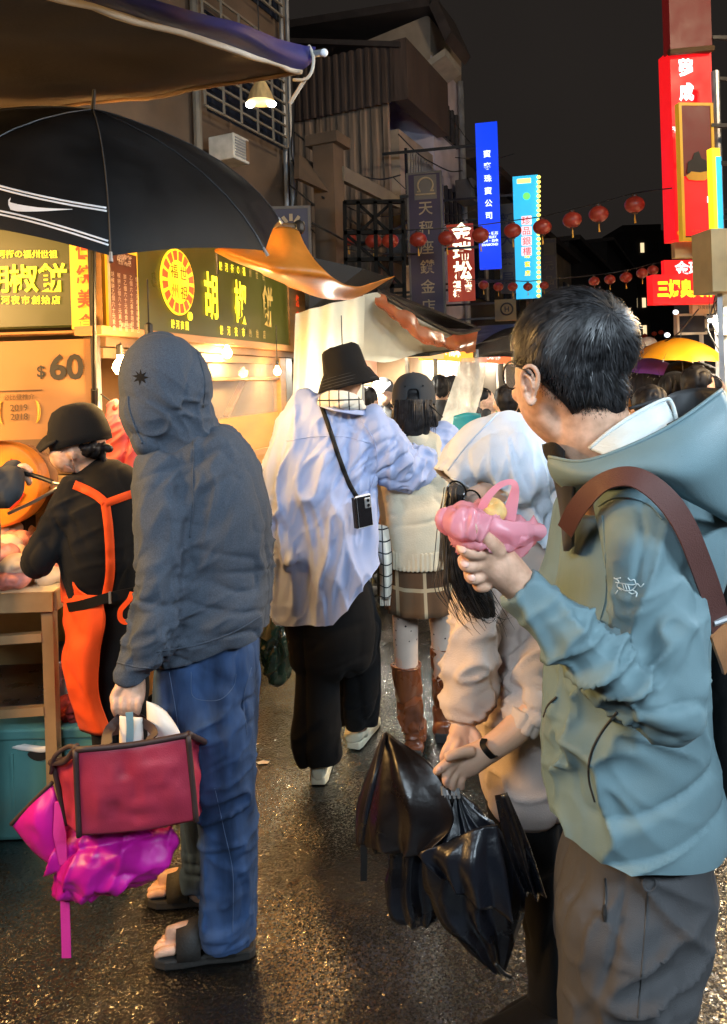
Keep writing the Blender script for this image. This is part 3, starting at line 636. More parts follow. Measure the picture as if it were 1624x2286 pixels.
for k, (x, y, sx) in enumerate(((930, 470, .25), (1045, 430, .22), (905, 555, .28))):
    c = b1(x, y, .25); t = thing('air_conditioner', ['grey air conditioner box beside the purple sign', 'small grey box above the rust red sign', 'grey air conditioner low behind the purple sign'][k], 'air conditioner', c - Z * .15); M().obox(c, S, N, Z, (sx, .14, .17)).build('casing', 'sign_grey', t, bevel=.01); M().lathe(c + N * .141, [(.11, 0), (.11, .012), (.09, .014), (.01, .008)], 18, N).build('fan_grille', 'black_metal', t)
# ------------------------------------------------------------------ bun stall
S2 = V(math.sin(R(15)), math.cos(R(15)), 0); N2 = V(S2.y, -S2.x, 0); C0 = V(-1.03, 2.9, 0); X = V(1, 0, 0); YB = V(0, -1, 0)
def sf(px, py, off=0): return hit(px, py, C0 + N2 * off, N2)
def ef(px, py, off=0): return hit(px, py, C0 + YB * off, YB)
st = thing('food_stall', 'bun stall with olive sign boards, yellow characters and plywood cabinet', 'stall', C0)
def fpanel(name, m, x0, y0, x1, y1, off, th, parent=st, bevel=0, z=None):
    """panel on the street face; x at mid height, heights taken at the x0 end"""
    ym = (y0 + y1) / 2; a = sf(x0, ym, off); b = sf(x1, ym, off); z0, z1 = z if z else (sf(x0, y1, off).z, sf(x0, y0, off).z); a.z = b.z = (z0 + z1) / 2
    return M().obox((a + b) / 2 - N2 * (th / 2), S2, N2, Z, ((b - a).length / 2, th / 2, (z1 - z0) / 2)).build(name, m, parent, bevel=bevel)
def epanel(name, m, x0, y0, x1, y1, off, th, parent=st, bevel=0):
    a = ef(x0, y1, off); b = ef(x1, y0, off); c = (a + b) / 2; c.y = C0.y - off + th / 2
    return M().box(c, ((b.x - a.x) / 2, th / 2, (b.z - a.z) / 2)).build(name, m, parent, bevel=bevel)
zs0, zs1 = 1.862, 2.34                                     # sign band
fs = fpanel('front_sign', 'olive_sign', 310, 600, 643, 700, .05, .10, z=(zs0, zs1))
fpanel('yellow_strip', 'yellow_strip', 250, 600, 309, 700, .05, .10, z=(zs0, zs1))
fpanel('end_strip', 'tan_wood', 645, 600, 681, 700, .06, .12, z=(zs0, zs1))
text('傳\n統\n美\n食', .085, 'red_letter', st, sf(664, 690, .062), S2, Z, line=1.25, bold=.02, sx=.7)
fpanel('lower_rail', 'tan_wood', 228, 740, 681, 755, .075, .12, z=(zs0 - .035, zs0 - .001))
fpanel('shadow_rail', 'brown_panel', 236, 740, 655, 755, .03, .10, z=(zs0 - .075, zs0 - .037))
YL = 'yellow_letter'
for ch, px, py, h, sx_, mm in (('胡', 469, 661, 108, .66, YL), ('椒', 535, 675, 98, .66, YL), ('餅', 596, 684, 92, .66, 'ochre_letter')):
    p = sf(px, py, .05); text(ch, h * p.y / F, mm, fs, p, S2, Z, bold=.024, sx=sx_, lift=.008)
def line_on(parent, plane, s_, x0, y0, x1, y1, h, m, r, bold=.012, sx=1.0, off=.05, lift=.008):
    n = len(s_)
    for i, ch in enumerate(s_):
        px = x0 + (x1 - x0) * i / max(1, n - 1); py = y0 + (y1 - y0) * i / max(1, n - 1); p = plane(px, py, off)
        text(ch, h * p.y / F, m, parent, p, r, Z, bold=bold, sx=sx, lift=lift)
line_on(fs, sf, '饒河街の福', 490, 594, 542, 606, 21, YL, S2, sx=.7); line_on(fs, sf, '州世祖', 556, 610, 586, 617, 19, 'ochre_letter', S2, sx=.7)
line_on(fs, sf, '饒河夜市', 492, 737, 541, 742, 22, YL, S2, sx=.7); line_on(fs, sf, '創始店', 556, 743, 588, 747, 20, 'ochre_letter', S2, sx=.7)
line_on(fs, sf, '饒河商圈', 383, 723, 415, 728, 21, YL, S2, sx=.75)
o_ = sf(396, 630, .055); kk = o_.y / F; n_ = N2
q = M(); q.prism([o_ + S2 * (.152 * math.cos(a)) + Z * (.152 * math.sin(a)) for a in [R(10 * j) for j in range(36)]], n_ * .006); em = q.build('emblem', 'emblem_yellow', fs, fix=True)
for j in range(16):
    a0, a1 = R(22.5 * j + 4), R(22.5 * j + 18.5); P = [o_ + n_ * .0062 + S2 * (r_ * math.cos(a)) + Z * (r_ * math.sin(a)) for r_, a in ((.10, a0), (.143, a0), (.143, (a0 + a1) / 2), (.143, a1), (.10, a1))]
    M().prism(P, n_ * .003).build('sun_ray', 'emblem_red', em, fix=True)
for ch, dx, dz in (('世', .04, .045), ('祖', .04, -.045), ('福', -.045, .045), ('州', -.045, -.045)): text(ch, .07, 'brown_print', em, o_ + S2 * dx + Z * dz + n_ * .008, S2, Z)
q = M(); o2 = sf(424, 706, .055); q.prism([o2 + S2 * (.02 * math.cos(a)) + Z * (.02 * math.sin(a)) for a in [R(20 * j) for j in range(18)]], n_ * .005); q.build('dot', YL, fs, fix=True)
mb = thing('menu_board', 'dark brown menu board with columns of cream writing by the stall corner', 'menu board', sf(274, 730, .07))
a, b = sf(245, 650, .075), sf(305, 655, .075); z0, z1 = sf(274, 733, .07).z, sf(274, 565, .07).z; a.z = b.z = (z0 + z1) / 2; cm = (a + b) / 2
M().obox(cm, S2, N2, Z, ((b - a).length / 2, .006, (z1 - z0) / 2)).build('panel', 'menu_brown', mb)
text('胡椒餅', .035, 'cream_print', mb, cm + Z * (z1 - z0) * .42 + N2 * .006, S2, Z, bold=.02); text('菜單 MENU', .018, 'cream_print', mb, cm + Z * (z1 - z0) * .35 + N2 * .006, S2, Z)
for j in range(5): text('\n'.join('胡椒餅乙個六十元素食'[i % 10] for i in range(j, j + 10)), .022, 'cream_print', mb, cm + S2 * (-.085 + .042 * j) - Z * .05 + N2 * .006, S2, Z, line=1.05)
text('謝謝光臨', .02, 'cream_print', mb, cm - Z * (z1 - z0) * .46 + N2 * .006, S2, Z)
# end face towards the camera
es = epanel('end_sign', 'olive_sign', -140, 490, 160, 735, .02, .10)
epanel('end_yellow_strip', 'yellow_strip', 161, 490, 211, 735, .025, .11)
text('傳\n統\n美\n食', .074, 'red_letter', st, ef(191, 640, .03), X, Z, line=1.28, bold=.03, sx=.85)
epanel('light_strip', 'sign_orange', -140, 470, 48, 489, .06, .05)
epanel('end_rail', 'tan_wood', -140, 736, 212, 752, .06, .12)
pb = epanel('price_board', 'price_board', -60, 756, 207, 985, .03, .04)
for i, ch in enumerate('饒河街の福州世祖'): p = ef(121 - (7 - i) * 19.3, 568, .02); text(ch, 19 * p.y / F, YL, es, p, X, Z, bold=.014, lift=.008)
for ch, px, py, h in (('餅', 120, 620, 67), ('椒', 55, 622, 66), ('胡', -8, 624, 66)): p = ef(px, py, .02); text(ch, h * p.y / F, YL, es, p, X, Z, bold=.018, lift=.008)
for i, ch in enumerate('饒河夜市創始店'): p = ef(127 - (6 - i) * 22.5, 670, .02); text(ch, 20 * p.y / F, YL, es, p, X, Z, bold=.014, lift=.008)
pp = lambda px, py: ef(px, py, .03)
kq = 2.87 / F
text('60', 76 * kq, 'black_print', pb, pp(150, 819), X, Z, bold=.03, sx=1.02); text('$', 36 * kq, 'black_print', pb, pp(93, 831), X, Z, bold=.02)
text('必比登推介', 14 * kq, 'brown_print', pb, pp(44, 886), X, Z); M().box(pp(45, 872) + YB * .003, (.085, .002, .002)).build('rule', 'brown_print', pb)
text('2019\n2018', 20 * kq, 'brown_print', pb, pp(44, 920), X, Z, line=1.0, bold=.012)
for sg in (-1, 1):
    q = M(); o_ = pp(44, 920) + YB * .004; P = [o_ + X * (sg * (.062 + .016 * math.cos(a))) + Z * (.045 * math.sin(a)) for a in [R(-80 + 16 * j) for j in range(11)]]
    q.tube(P, [.001, .005, .006, .005, .001], 6); q.build('laurel', 'gold_print', pb)
q = M(); p = ef(214, 700, .0); q.box((p.x, p.y - .03, 1.3), (.006, .02, 1.05)); q.build('edge_trim', 'black_metal', st)
q = M(); p = ef(226, 700, .0); q.box((p.x, p.y - .0, 2.08), (.017, .03, .25)); q.build('corner_post', 'tan_wood', st)
q = M(); p = ef(224, 850, .0); q.tube([(p.x, p.y - .03, 0), (p.x, p.y - .03, 1.83)], .015, 12); q.build('corner_pole', 'grey_metal', st, smooth=True)
# cabinet on the street face
zt_ = zs0 - .08; far = sf(650, 900); Lc = (far - sf(236, 900)).length
def cab(a, b, z0, z1, off=0, th=.03): return sf(a, 900, off), sf(b, 900, off), z0, z1
fpanel('lower_panel', 'plywood', 236, 900, 652, 1000, .0, .03, z=(.30, 1.20)); fpanel('middle_rail', 'tan_wood', 236, 900, 652, 1000, .012, .05, z=(1.20, 1.235))
fpanel('plywood_band', 'plywood', 445, 900, 630, 1000, -.006, .03, z=(1.237, 1.44))
fpanel('window_rail', 'brown_panel', 445, 900, 640, 1000, .015, .03, z=(1.645, 1.66)); fpanel('top_rail', 'brown_panel', 236, 900, 652, 1000, .01, .05, z=(zt_ - .04, zt_))
for xa, xb, mm in ((630, 642, 'tan_wood'), (643, 656, 'grey_metal'), (440, 447, 'tan_wood')): fpanel('mullion' if mm == 'tan_wood' else 'end_pole', mm, xa, 900, xb, 1000, .018, .05, z=(.0 if mm == 'grey_metal' else 1.237, zt_))
fpanel('pane', 'clear_glass', 447, 900, 630, 1000, -.008, .004, z=(1.442, 1.645)); fpanel('pane', 'clear_glass', 447, 900, 630, 1000, -.009, .004, z=(1.662, zt_ - .04))
bk = .95                                                   # inner depth of the cabinet
for nm, mm, o_, z in (('back_wall', 'cream_panel', -bk, (.3, zt_ + .02)), ('inner_partition', 'brown_panel', -.62, (1.70, zt_ + .01))): fpanel(nm, mm, 180, 900, 800, 1000, o_, .02, z=z)
a, b = sf(236, 900, -.02), sf(652, 900, -.02); a.z = b.z = 0
for z, nm, mm in ((.31, 'floor_board', 'plywood'), (1.215, 'counter_board', 'cream_panel'), (zs1 - .01, 'roof_board', 'brown_panel'), (zt_ + .03, 'ceiling_board', 'cream_panel')):
    M().obox((a + b) / 2 - N2 * (bk / 2) + Z * z, S2, N2, Z, ((b - a).length / 2, bk / 2 - .005, .012)).build(nm, mm, st)
M().obox(b - N2 * (bk / 2) + Z * 1.05 - S2 * .01, S2, N2, Z, (.012, bk / 2 - .02, .74)).build('end_wall', 'cream_panel', st)
q = M(); q.bar(sf(505, 930, -.25), sf(548, 840, -.25), .035, .02); q.build('prop_stick', 'tan_wood', st)
for k in range(2):
    q = M(); p = a.lerp(b, .12 + .76 * k) - N2 * .2; q.lathe((p.x, p.y, .15), [(.13, -.03), (.15, -.02), (.15, .02), (.13, .03), (.05, .03)], 18, N2); q.build('wheel', 'black_metal', st)
# brown boards and shelf behind the end face, seen under the price board
M().box((-2.3, 3.72, .9), (1.1, .02, .88)).build('kitchen_board', 'brown_panel', st)
M().box((-2.3, 3.55, 1.25), (1.0, .14, .015)).build('kitchen_shelf', 'brown_panel', st)
# bulbs
def bulb(name, lab, p, r, m, pw, col, cord=None):
    t = thing(name, lab, 'light bulb', p); M().lathe(p, [(.004, .0), (r * .6, r * .25), (r, r * .95), (r * .8, r * 1.6), (r * .38, r * 2.2), (r * .38, r * 2.8)], 16).build('glass_bulb', m, t, smooth=True)
    M().lathe(p, [(r * .45, r * 2.6), (r * .45, r * 3.8), (r * .2, r * 4.0)], 12).build('socket', 'black_metal', t)
    M().tube([p + Z * r * 3.9, (cord or p + Z * .3)], .003, 6).build('cord', 'wire', t)
    lamp(name + '_light', p + Z * r * .9, pw, col, r * 1.15, t); return t
WARM = (1.0, .54, .16)
bulb('light_bulb', 'bright warm bulb hanging beside the grey hood at the stall corner', ef(270, 838, .1), .030, 'bulb_warm', 11, WARM, ef(270, 765, .05))
bulb('light_bulb', 'small warm bulb at the far end of the stall cabinet window', sf(620, 838, .10), .022, 'bulb_warm', 16, WARM)
bulb('light_bulb', 'added warm bulb under the awning, hidden behind the grey hood', sf(335, 805, .28), .035, 'bulb_warm', 48, WARM)  # added out of sight so the wet road shines gold
bulb('light_bulb', 'added warm bulb under the orange awning, hidden behind the black umbrella', at(390, 520, 3.05), .045, 'bulb_warm', 90, WARM)  # added behind the canopy to throw warm light on road and people
bulb('light_bulb', 'added warm bulb tucked under the sign rail over the cabinet window', sf(508, 800, .06), .026, 'bulb_warm', 95, WARM, sf(508, 775, .06))  # bulb added to draw the gold streak on the road
bulb('light_bulb', 'warm bulb deep inside the stall cabinet', sf(540, 832, -.45), .02, 'bulb_small', 16, WARM)
# two spot lamps in a straw shade, high on the brown house
ps = b1(583, 228, .9); lt = thing('hanging_lamp', 'straw cone lamp with two bright bulbs below the blue awning', 'lamp', ps)
mat('straw', (.45, .30, .12), .8, var=.3, scale=30, stretch=(1, 1, .1))
M().lathe(ps, [(.095, 0), (.07, .07), (.035, .14), (.01, .19)], 18).build('shade', 'straw', lt, solid=.006)
for sg in (-1, 1): M().ell(ps + X * (sg * .075) - Z * .015, .032, .03, .022, n=12, m=8).build('bulb', 'bulb_white', lt, smooth=True)
M().tube([ps + Z * .19, ps + Z * .9], .004, 6).build('cord', 'wire', lt)
lamp('hanging_lamp_light', ps - Z * .1, 2.5, (1, .86, .62), .06, lt)

# ------------------------------------------------------------------ awnings
def sheet(P, nu, nv, sag=0.0, wr=0.0, seed=1):
    """bilinear / spline patch through a small grid of points"""
    A = np.array([[tuple(p) for p in row] for row in P], float)
    U = np.stack([catmull(A[i], nu) for i in range(A.shape[0])]); W = np.stack([catmull(U[:, j], nv) for j in range(U.shape[1])], 1)
    a, b = W.shape[:2]; s_ = np.sin(np.linspace(0, np.pi, a))[:, None] * np.sin(np.linspace(0, np.pi, b))[None]
    W[..., 2] -= sag * s_
    if wr: W += (vnoise(W.reshape(-1, 3) * [3, 3, 3], seed).reshape(a, b, 1) * np.array([0, .4, 1]) * wr) + (vnoise(W.reshape(-1, 3) * [11, 11, 11], seed + 1).reshape(a, b, 1) * wr * .35)
    return [[Vector(p) for p in row] for row in W]
tip = V(-.19, 2.6, 2.71); nr = V(-.634, 1.645, 2.50); nr2 = V(-1.0, .75, 2.32); fl = V(-1.60, 3.25, 2.82); fl2 = V(-2.6, 3.72, 2.86)
aw = thing('tarp_awning', 'brown underside of a big tarpaulin awning with navy edge overhead', 'awning', (-1.5, 2.6, 2.6))
P = [[tip, fl, fl2], [nr, V(-1.7, 2.2, 2.66), V(-2.9, 2.6, 2.7)], [nr2, V(-2.0, 1.3, 2.45), V(-3.1, 1.6, 2.5)]]
G = sheet(P, 14, 14, .05, .035, 5); M().grid(G).build('tarp', 'tarp_brown', aw, smooth=True)
edge = [row[0] for row in G]; M().tube([p - Z * .004 for p in edge], .011, 6).build('edge_rope', 'tarp_rope', aw, smooth=True)
fe = G[0]; M().tube([p - Z * .004 for p in fe], .009, 6).build('far_rope', 'brown_panel', aw, smooth=True)
T0, T1 = at(704, 104, 2.64), at(338, -4, 1.70); ne = len(edge) - 1
top = [T0 + (T1 - T0) * (2.05 * k / ne) for k in range(ne + 1)]; out = [p.lerp(q_, .5) + V(.015, -.01, -.012) for p, q_ in zip(edge, top)]
M().grid(sheet([[edge[0], *edge[1::4]], [out[0], *out[1::4]], [top[0], *top[1::4]]], 6, 8, 0, .012, 9)).build('navy_flap', 'tarp_blue', aw, smooth=True)
M().tube([at(560, 150, 2.75), at(640, 128, 2.66), at(722, 118, 2.58)], .013, 8).build('pole', 'grey_metal', aw)
M().ell(at(724, 118, 2.575), .014, .014, .014, n=10, m=8).build('pole_cap', 'white_print', aw, smooth=True)
M().tube([at(690, 102, 2.6), at(700, 125, 2.59), at(697, 158, 2.59), at(682, 177, 2.59), at(655, 178, 2.6)], .006, 6, sub=4).build('rope_loop', 'tarp_rope', aw, smooth=True)
M().tube([tip + V(.02, 0, -.02), tip + V(-.04, .02, -.10)], .007, 6).build('rope_end', 'tarp_rope', aw)

ow = thing('vinyl_awning', 'glossy orange vinyl awning drooping over the stall sign', 'awning', sf(560, 600, .4))
P = [[at(600, 512, 3.35), at(632, 507, 3.35), at(662, 510, 3.38)],
     [at(560, 548, 3.3), at(640, 560, 3.22), at(690, 570, 3.3)],
     [at(480, 556, 3.25), at(610, 600, 3.12), at(738, 622, 3.25)],
     [at(560, 598, 3.4), at(680, 640, 3.35), at(790, 640, 3.5)],
     [at(640, 636, 3.8), at(740, 668, 3.7), at(830, 636, 3.8)],
     [at(700, 657, 4.0), at(790, 668, 3.9), at(882, 621, 4.0)]]
M().grid(sheet(P, 10, 8, 0, .012, 21)).build('vinyl', 'orange_vinyl', ow, smooth=True, solid=.004)
a_, b_ = at(596, 508, 3.37), at(668, 508, 3.39); M().tube([a_, b_], .022, 10).build('roller', 'brown_print', ow, smooth=True); M().ell(b_, .028, .028, .035, n=10, m=8).build('knot', 'black_metal', ow)
P = [[sf(300, 480, .45), sf(450, 520, .42), sf(600, 560, .40)], [sf(300, 500, .0), sf(450, 530, 0), sf(600, 560, 0)]]
M().grid(sheet(P, 6, 4, .02, .01, 3)).build('inner_flap', 'orange_vinyl', ow, smooth=True, solid=.004)
M().tube([at(484, 556, 3.26), at(486, 612, 3.30)], .007, 6).build('stay', 'black_metal', ow)
# dark second roof under it
M().prism([at(700, 575, 4.6), at(812, 600, 4.7), at(880, 622, 4.9), at(812, 690, 4.9), at(690, 690, 4.6)], V(.0, .9, .05)).build('dark_roof', 'black_fabric', ow, fix=True)

ca = thing('market_canopy', 'cream tarpaulin canopy with shiny copper valance behind the black bucket hat', 'awning', at(850, 800, 5.6))
P = [[at(812, 655, 4.75), at(838, 650, 4.8), at(845, 652, 4.85)], [at(780, 740, 4.8), at(870, 720, 5.2), at(940, 715, 5.6)], [at(790, 805, 4.85), at(900, 800, 5.5), at(1060, 770, 6.3)]]
M().grid(sheet(P, 9, 9, .0, .02, 31)).build('side_tarp', 'cream_tarp', ca, smooth=True)
P = [[at(660, 700, 4.62), at(730, 680, 4.6), at(815, 660, 4.72)], [at(655, 850, 4.65), at(722, 830, 4.58), at(812, 780, 4.7)], [at(650, 1050, 4.7), at(720, 1060, 4.6), at(800, 1100, 4.68)], [at(645, 1330, 4.75), at(720, 1360, 4.66), at(800, 1370, 4.75)]]
G = sheet(P, 12, 10, 0, .0, 3); G = [[p + V(0, .06 * math.sin(j * .8) * (.4 + .6 * i / len(G)), 0) for j, p in enumerate(row)] for i, row in enumerate(G)]
M().grid(G).build('drape', 'cream_tarp', ca, smooth=True)
P = [[at(842, 650, 4.85), at(930, 705, 5.3), at(1010, 745, 5.9), at(1068, 738, 6.2)], [at(838, 675, 4.83), at(925, 730, 5.26), at(1005, 765, 5.84), at(1064, 762, 6.15)], [at(848, 690, 4.83), at(930, 752, 5.26), at(1008, 778, 5.84), at(1060, 782, 6.15)]]
M().grid(sheet(P, 14, 6, 0, .05, 12)).build('valance', 'copper_vinyl', ca, smooth=True)
M().tube([p[0] for p in zip(*[[at(838, 648, 4.86), at(930, 702, 5.32), at(1012, 742, 5.92), at(1070, 734, 6.2)]])], .02, 8, sub=4).build('edge_pipe', 'black_metal', ca)
M().prism([at(842, 648, 4.86), at(1070, 735, 6.2), at(1070, 735, 6.2) - N * 1.8 + Z * .15, at(842, 648, 4.86) - N * 1.8 + Z * .15], Z * .02).build('roof', 'black_fabric', ca, fix=True)
for p in (at(806, 800, 4.9), at(1064, 780, 6.2)): M().tube([(p.x, p.y, 0), (p.x, p.y, p.z)], .018, 8).build('post', 'grey_metal', ca)
bc = thing('dark_canopy', 'flat black canopy past the copper valance', 'awning', at(1110, 790, 7.2))
P = [[at(1058, 775, 6.6), at(1110, 742, 7.0), at(1160, 728, 7.4), at(1230, 722, 7.9)], [at(1058, 798, 6.5), at(1110, 797, 6.9), at(1160, 796, 7.3), at(1230, 795, 7.8)]]
M().grid(sheet(P, 6, 4, 0, .01)).build('valance', 'black_fabric', bc, smooth=True, solid=.01)
M().prism([at(960, 795, 5.6), at(1058, 775, 6.6), at(1230, 722, 7.9), at(1230, 722, 7.9) - N * 2, at(960, 795, 5.6) - N * 2], Z * .02).build('roof', 'black_fabric', bc, fix=True)
p = at(1230, 795, 7.85); M().tube([(p.x, p.y, 0), (p.x, p.y, p.z)], .018, 8).build('post', 'grey_metal', bc)

mat('umbrella_seam', (.03, .03, .032), .5)
# ------------------------------------------------------------------ big black umbrella clamped to the stall corner
def umbrella(name, lab, ap, ax, Rr, h, ph, n, m, handle=None, sub=8, group=None, shaft='black_metal', scallop=.05):
    ax = Vector(ax).normalized(); x = ax.cross(V(0, 1, 0)).normalized(); y = ax.cross(x); t = thing(name, lab, 'umbrella', ap - ax * h, group)
    def pt(r_, a):                                         # r_ 0..1 ; taut cloth between ribs
        k = (a - ph) / (2 * math.pi / n); fr = k - math.floor(k); mid = 4 * fr * (1 - fr)
        dome = h * (.20 * r_ + .80 * r_ ** 2.0); rad = Rr * (1.18 * r_ - .18 * r_ ** 3)
        rad *= 1 - (.03 + scallop * r_) * mid * r_; dome -= .05 * h * mid * r_ * r_
        return ap - ax * dome + (x * math.cos(a) + y * math.sin(a)) * rad
    A = [ph + 2 * math.pi * j / (n * sub) for j in range(n * sub)]; rs = [.004, .06, .15, .28, .42, .56, .70, .82, .92, 1.0]
    q = M(); q.rings([[pt(r_, a) for a in A] for r_ in rs], False); q.build('canopy', m, t, smooth=True)
    for j in range(n):
        a = ph + 2 * math.pi * j / n; M().tube([pt(r_, a) - ax * .004 for r_ in rs], .0035, 6).build('rib', shaft, t)
        e = pt(1.0, a); d = (e - pt(.92, a)).normalized(); M().tube([e - d * .01, e + d * .018], [.004, .006], 6).build('rib_tip', 'grey_metal', t)
    if sub >= 8:
        for j in range(n): M().tube([pt(r_, ph + 2 * math.pi * j / n) + ax * .001 for r_ in rs], .0022, 5).build('panel_seam', 'umbrella_seam', t)
    M().tube([ap - ax * .01, ap + ax * .06], [.008, .005], 8).build('ferrule', shaft, t)
    e = handle if handle is not None else ap - ax * .85; M().tube([ap, e], .007, 8).build('shaft', shaft, t)
    for j in range(n):
        a = ph + 2 * math.pi * j / n; M().tube([ap.lerp(e, .32), pt(.55, a) - ax * .006], .0025, 5).build('stretcher', shaft, t)
    return t, pt
ap = at(208, 245, 2.299); uax = V(math.sin(.25037), math.sin(-.43334), 1).normalized()
um, upt = umbrella('open_umbrella', 'big black umbrella with white stripes and a white swoosh mark', ap, uax, .655, .275, 5.2035, 8, 'black_fabric', V(-1.03, 2.83, 1.62), scallop=.05)
UMB = [o for o in um.children if o.name.startswith('canopy')][0]
M().tube([V(-1.03, 2.83, 1.62), V(-1.05, 2.88, 1.52)], .014, 8).build('clamp', 'black_metal', um)
# ------------------------------------------------------------------ cloth and skin
mat('skin', (.54, .31, .20), .48, var=.16, scale=38, col2=(.64, .39, .27), sss=.12, bump=.15, bscale=260, rvar=.05)
mat('skin_pale', (.66, .42, .30), .5, var=.08, scale=14, sss=.12, bump=.12, bscale=260, rvar=.05)
def knit(name, col, **k): return mat(name, col, k.pop('rough', .88), var=k.pop('var', .10), scale=k.pop('scale', 9), bump=k.pop('bump', .5), bscale=k.pop('bscale', 420), sheen=k.pop('sheen', .02), spec=.2, crease=k.pop('crease', .6), cscale=k.pop('cscale', 8), cdist=k.pop('cdist', .010), **k)
knit('grey_jersey', (.058, .072, .096), var=.22, scale=300, det=2, crease=.16); knit('denim', (.034, .070, .165), crease=.8, var=.6, scale=5, stretch=(3, 3, .7), bump=.6, bscale=600)
knit('lavender_cotton', (.36, .42, .63), cdist=.009, rough=.75, bscale=500, var=.05, bump=.25, crease=.4, cscale=7, cstretch=(1, 1, .3)); knit('black_cotton', (.0065, .0065, .007), var=.3, crease=.6); knit('cream_knit', (.56, .49, .36), bscale=160, bump=.8)
knit('black_felt', (.0065, .0065, .007), var=.4); knit('charcoal_twill', (.045, .047, .05), bscale=800)
knit('hoodie_fleece', (.58, .49, .445), bscale=350); knit('hood_fleece_cool_lit', (.62, .70, .82), bscale=350, crease=.3); knit('teal_shell', (.150, .235, .262), cdist=.013, rough=.5, bscale=900, bump=.4, var=.05, crease=.55, cscale=6)  # hood colour carries the cool light; sleeves of the same garment are beige
knit('grey_trouser', (.062, .062, .065), rough=.7, bscale=700); knit('orange_apron', (.72, .075, .012), rough=.65, var=.12); knit('tights', (.60, .47, .38), rough=.6)
mat('boot_leather', (.16, .045, .014), .28, var=.35, scale=7, coat=.3, bump=.5, bscale=22); mat('sole_white', (.70, .68, .52), .6); mat('sandal_rubber', (.022, .020, .018), .7, bump=.6, bscale=200)
mat('maroon_canvas', (.38, .028, .062), .5, var=.25, scale=5, bump=.4, bscale=300, crease=.9, cscale=7, cstretch=(1, 1, .6), cdist=.014); mat('piping', (.035, .018, .018), .6); mat('magenta_nylon', (.55, .008, .32), .42, var=.2, scale=6, bump=.3, bscale=40, thin=.2, crease=1.0, cscale=9, cstretch=(1, 1, 1), cdist=.018)
mat('hair_black', (.010, .009, .010), .55, var=.5, scale=30, spec=.3); mat('hair_strand', (.022, .022, .024), .42, var=.7, scale=60, spec=.42)
mat('strap_brown', (.085, .030, .024), .6, var=.12, bump=.6, bscale=500); mat('lining_white', (.60, .66, .66), .8, var=.05, bump=.8, bscale=90, stretch=(1, 1, 6)); mat('lining_dark', (.025, .026, .028), .7)
mat('pink_plastic', (.93, .47, .55), .28, var=.08, alpha=.86, thin=.5, bump=.4, bscale=60, crease=1.0, cscale=26, cstretch=(1, 1, 1), cdist=.008); mat('bun_crust', (.70, .45, .16), .6, var=.3, scale=40); mat('paper', (.80, .74, .66), .7, var=.06)
mat('wet_nylon', (.006, .007, .011), .32, var=.3, scale=12, bump=.7, bscale=60, crease=1.0, cscale=10, spec=.4); mat('wet_nylon_brown', (.009, .0065, .0065), .34, var=.3, scale=12, bump=.5, bscale=60, crease=1.0, cscale=10, spec=.4)
mat('glass_frame', (.015, .012, .012), .25); mat('lens', (.8, .8, .8), .05, alpha=.15, var=0, rvar=0); mat('phone_white', (.75, .75, .75), .25); mat('phone_black', (.01, .01, .012), .1)
mat('black_band', (.006, .006, .006), .6, spec=.2); mat('thread_light', (.30, .62, .58), .7); mat('thread_blue', (.075, .12, .22), .8); mat('zip', (.02, .02, .02), .5); mat('white_thread', (.62, .70, .70), .7)
def checks():
    m = knit('check_scarf', (.74, .70, .60)); nt = m.node_tree; n = nt.nodes; l = nt.links; tc = n.new('ShaderNodeTexCoord'); sx = n.new('ShaderNodeSeparateXYZ'); l.new(tc.outputs['Object'], sx.inputs[0]); fac = None
    for ax, sc in (('X', 26.0), ('Z', 22.0)):
        a = n.new('ShaderNodeMath'); a.operation = 'MULTIPLY'; a.inputs[1].default_value = sc; l.new(sx.outputs[ax], a.inputs[0]); b = n.new('ShaderNodeMath'); b.operation = 'FRACT'; l.new(a.outputs[0], b.inputs[0])
        c = n.new('ShaderNodeMath'); c.operation = 'LESS_THAN'; c.inputs[1].default_value = .12; l.new(b.outputs[0], c.inputs[0])
        if fac is None: fac = c
        else: d = n.new('ShaderNodeMath'); d.operation = 'MAXIMUM'; l.new(fac.outputs[0], d.inputs[0]); l.new(c.outputs[0], d.inputs[1]); fac = d
    mx = n.new('ShaderNodeMix'); mx.data_type = 'RGBA'; mx.inputs[6].default_value = (.74, .70, .60, 1); mx.inputs[7].default_value = (.03, .03, .03, 1); l.new(fac.outputs[0], mx.inputs[0]); l.new(mx.outputs[2], n['Principled BSDF'].inputs['Base Color'])
checks()
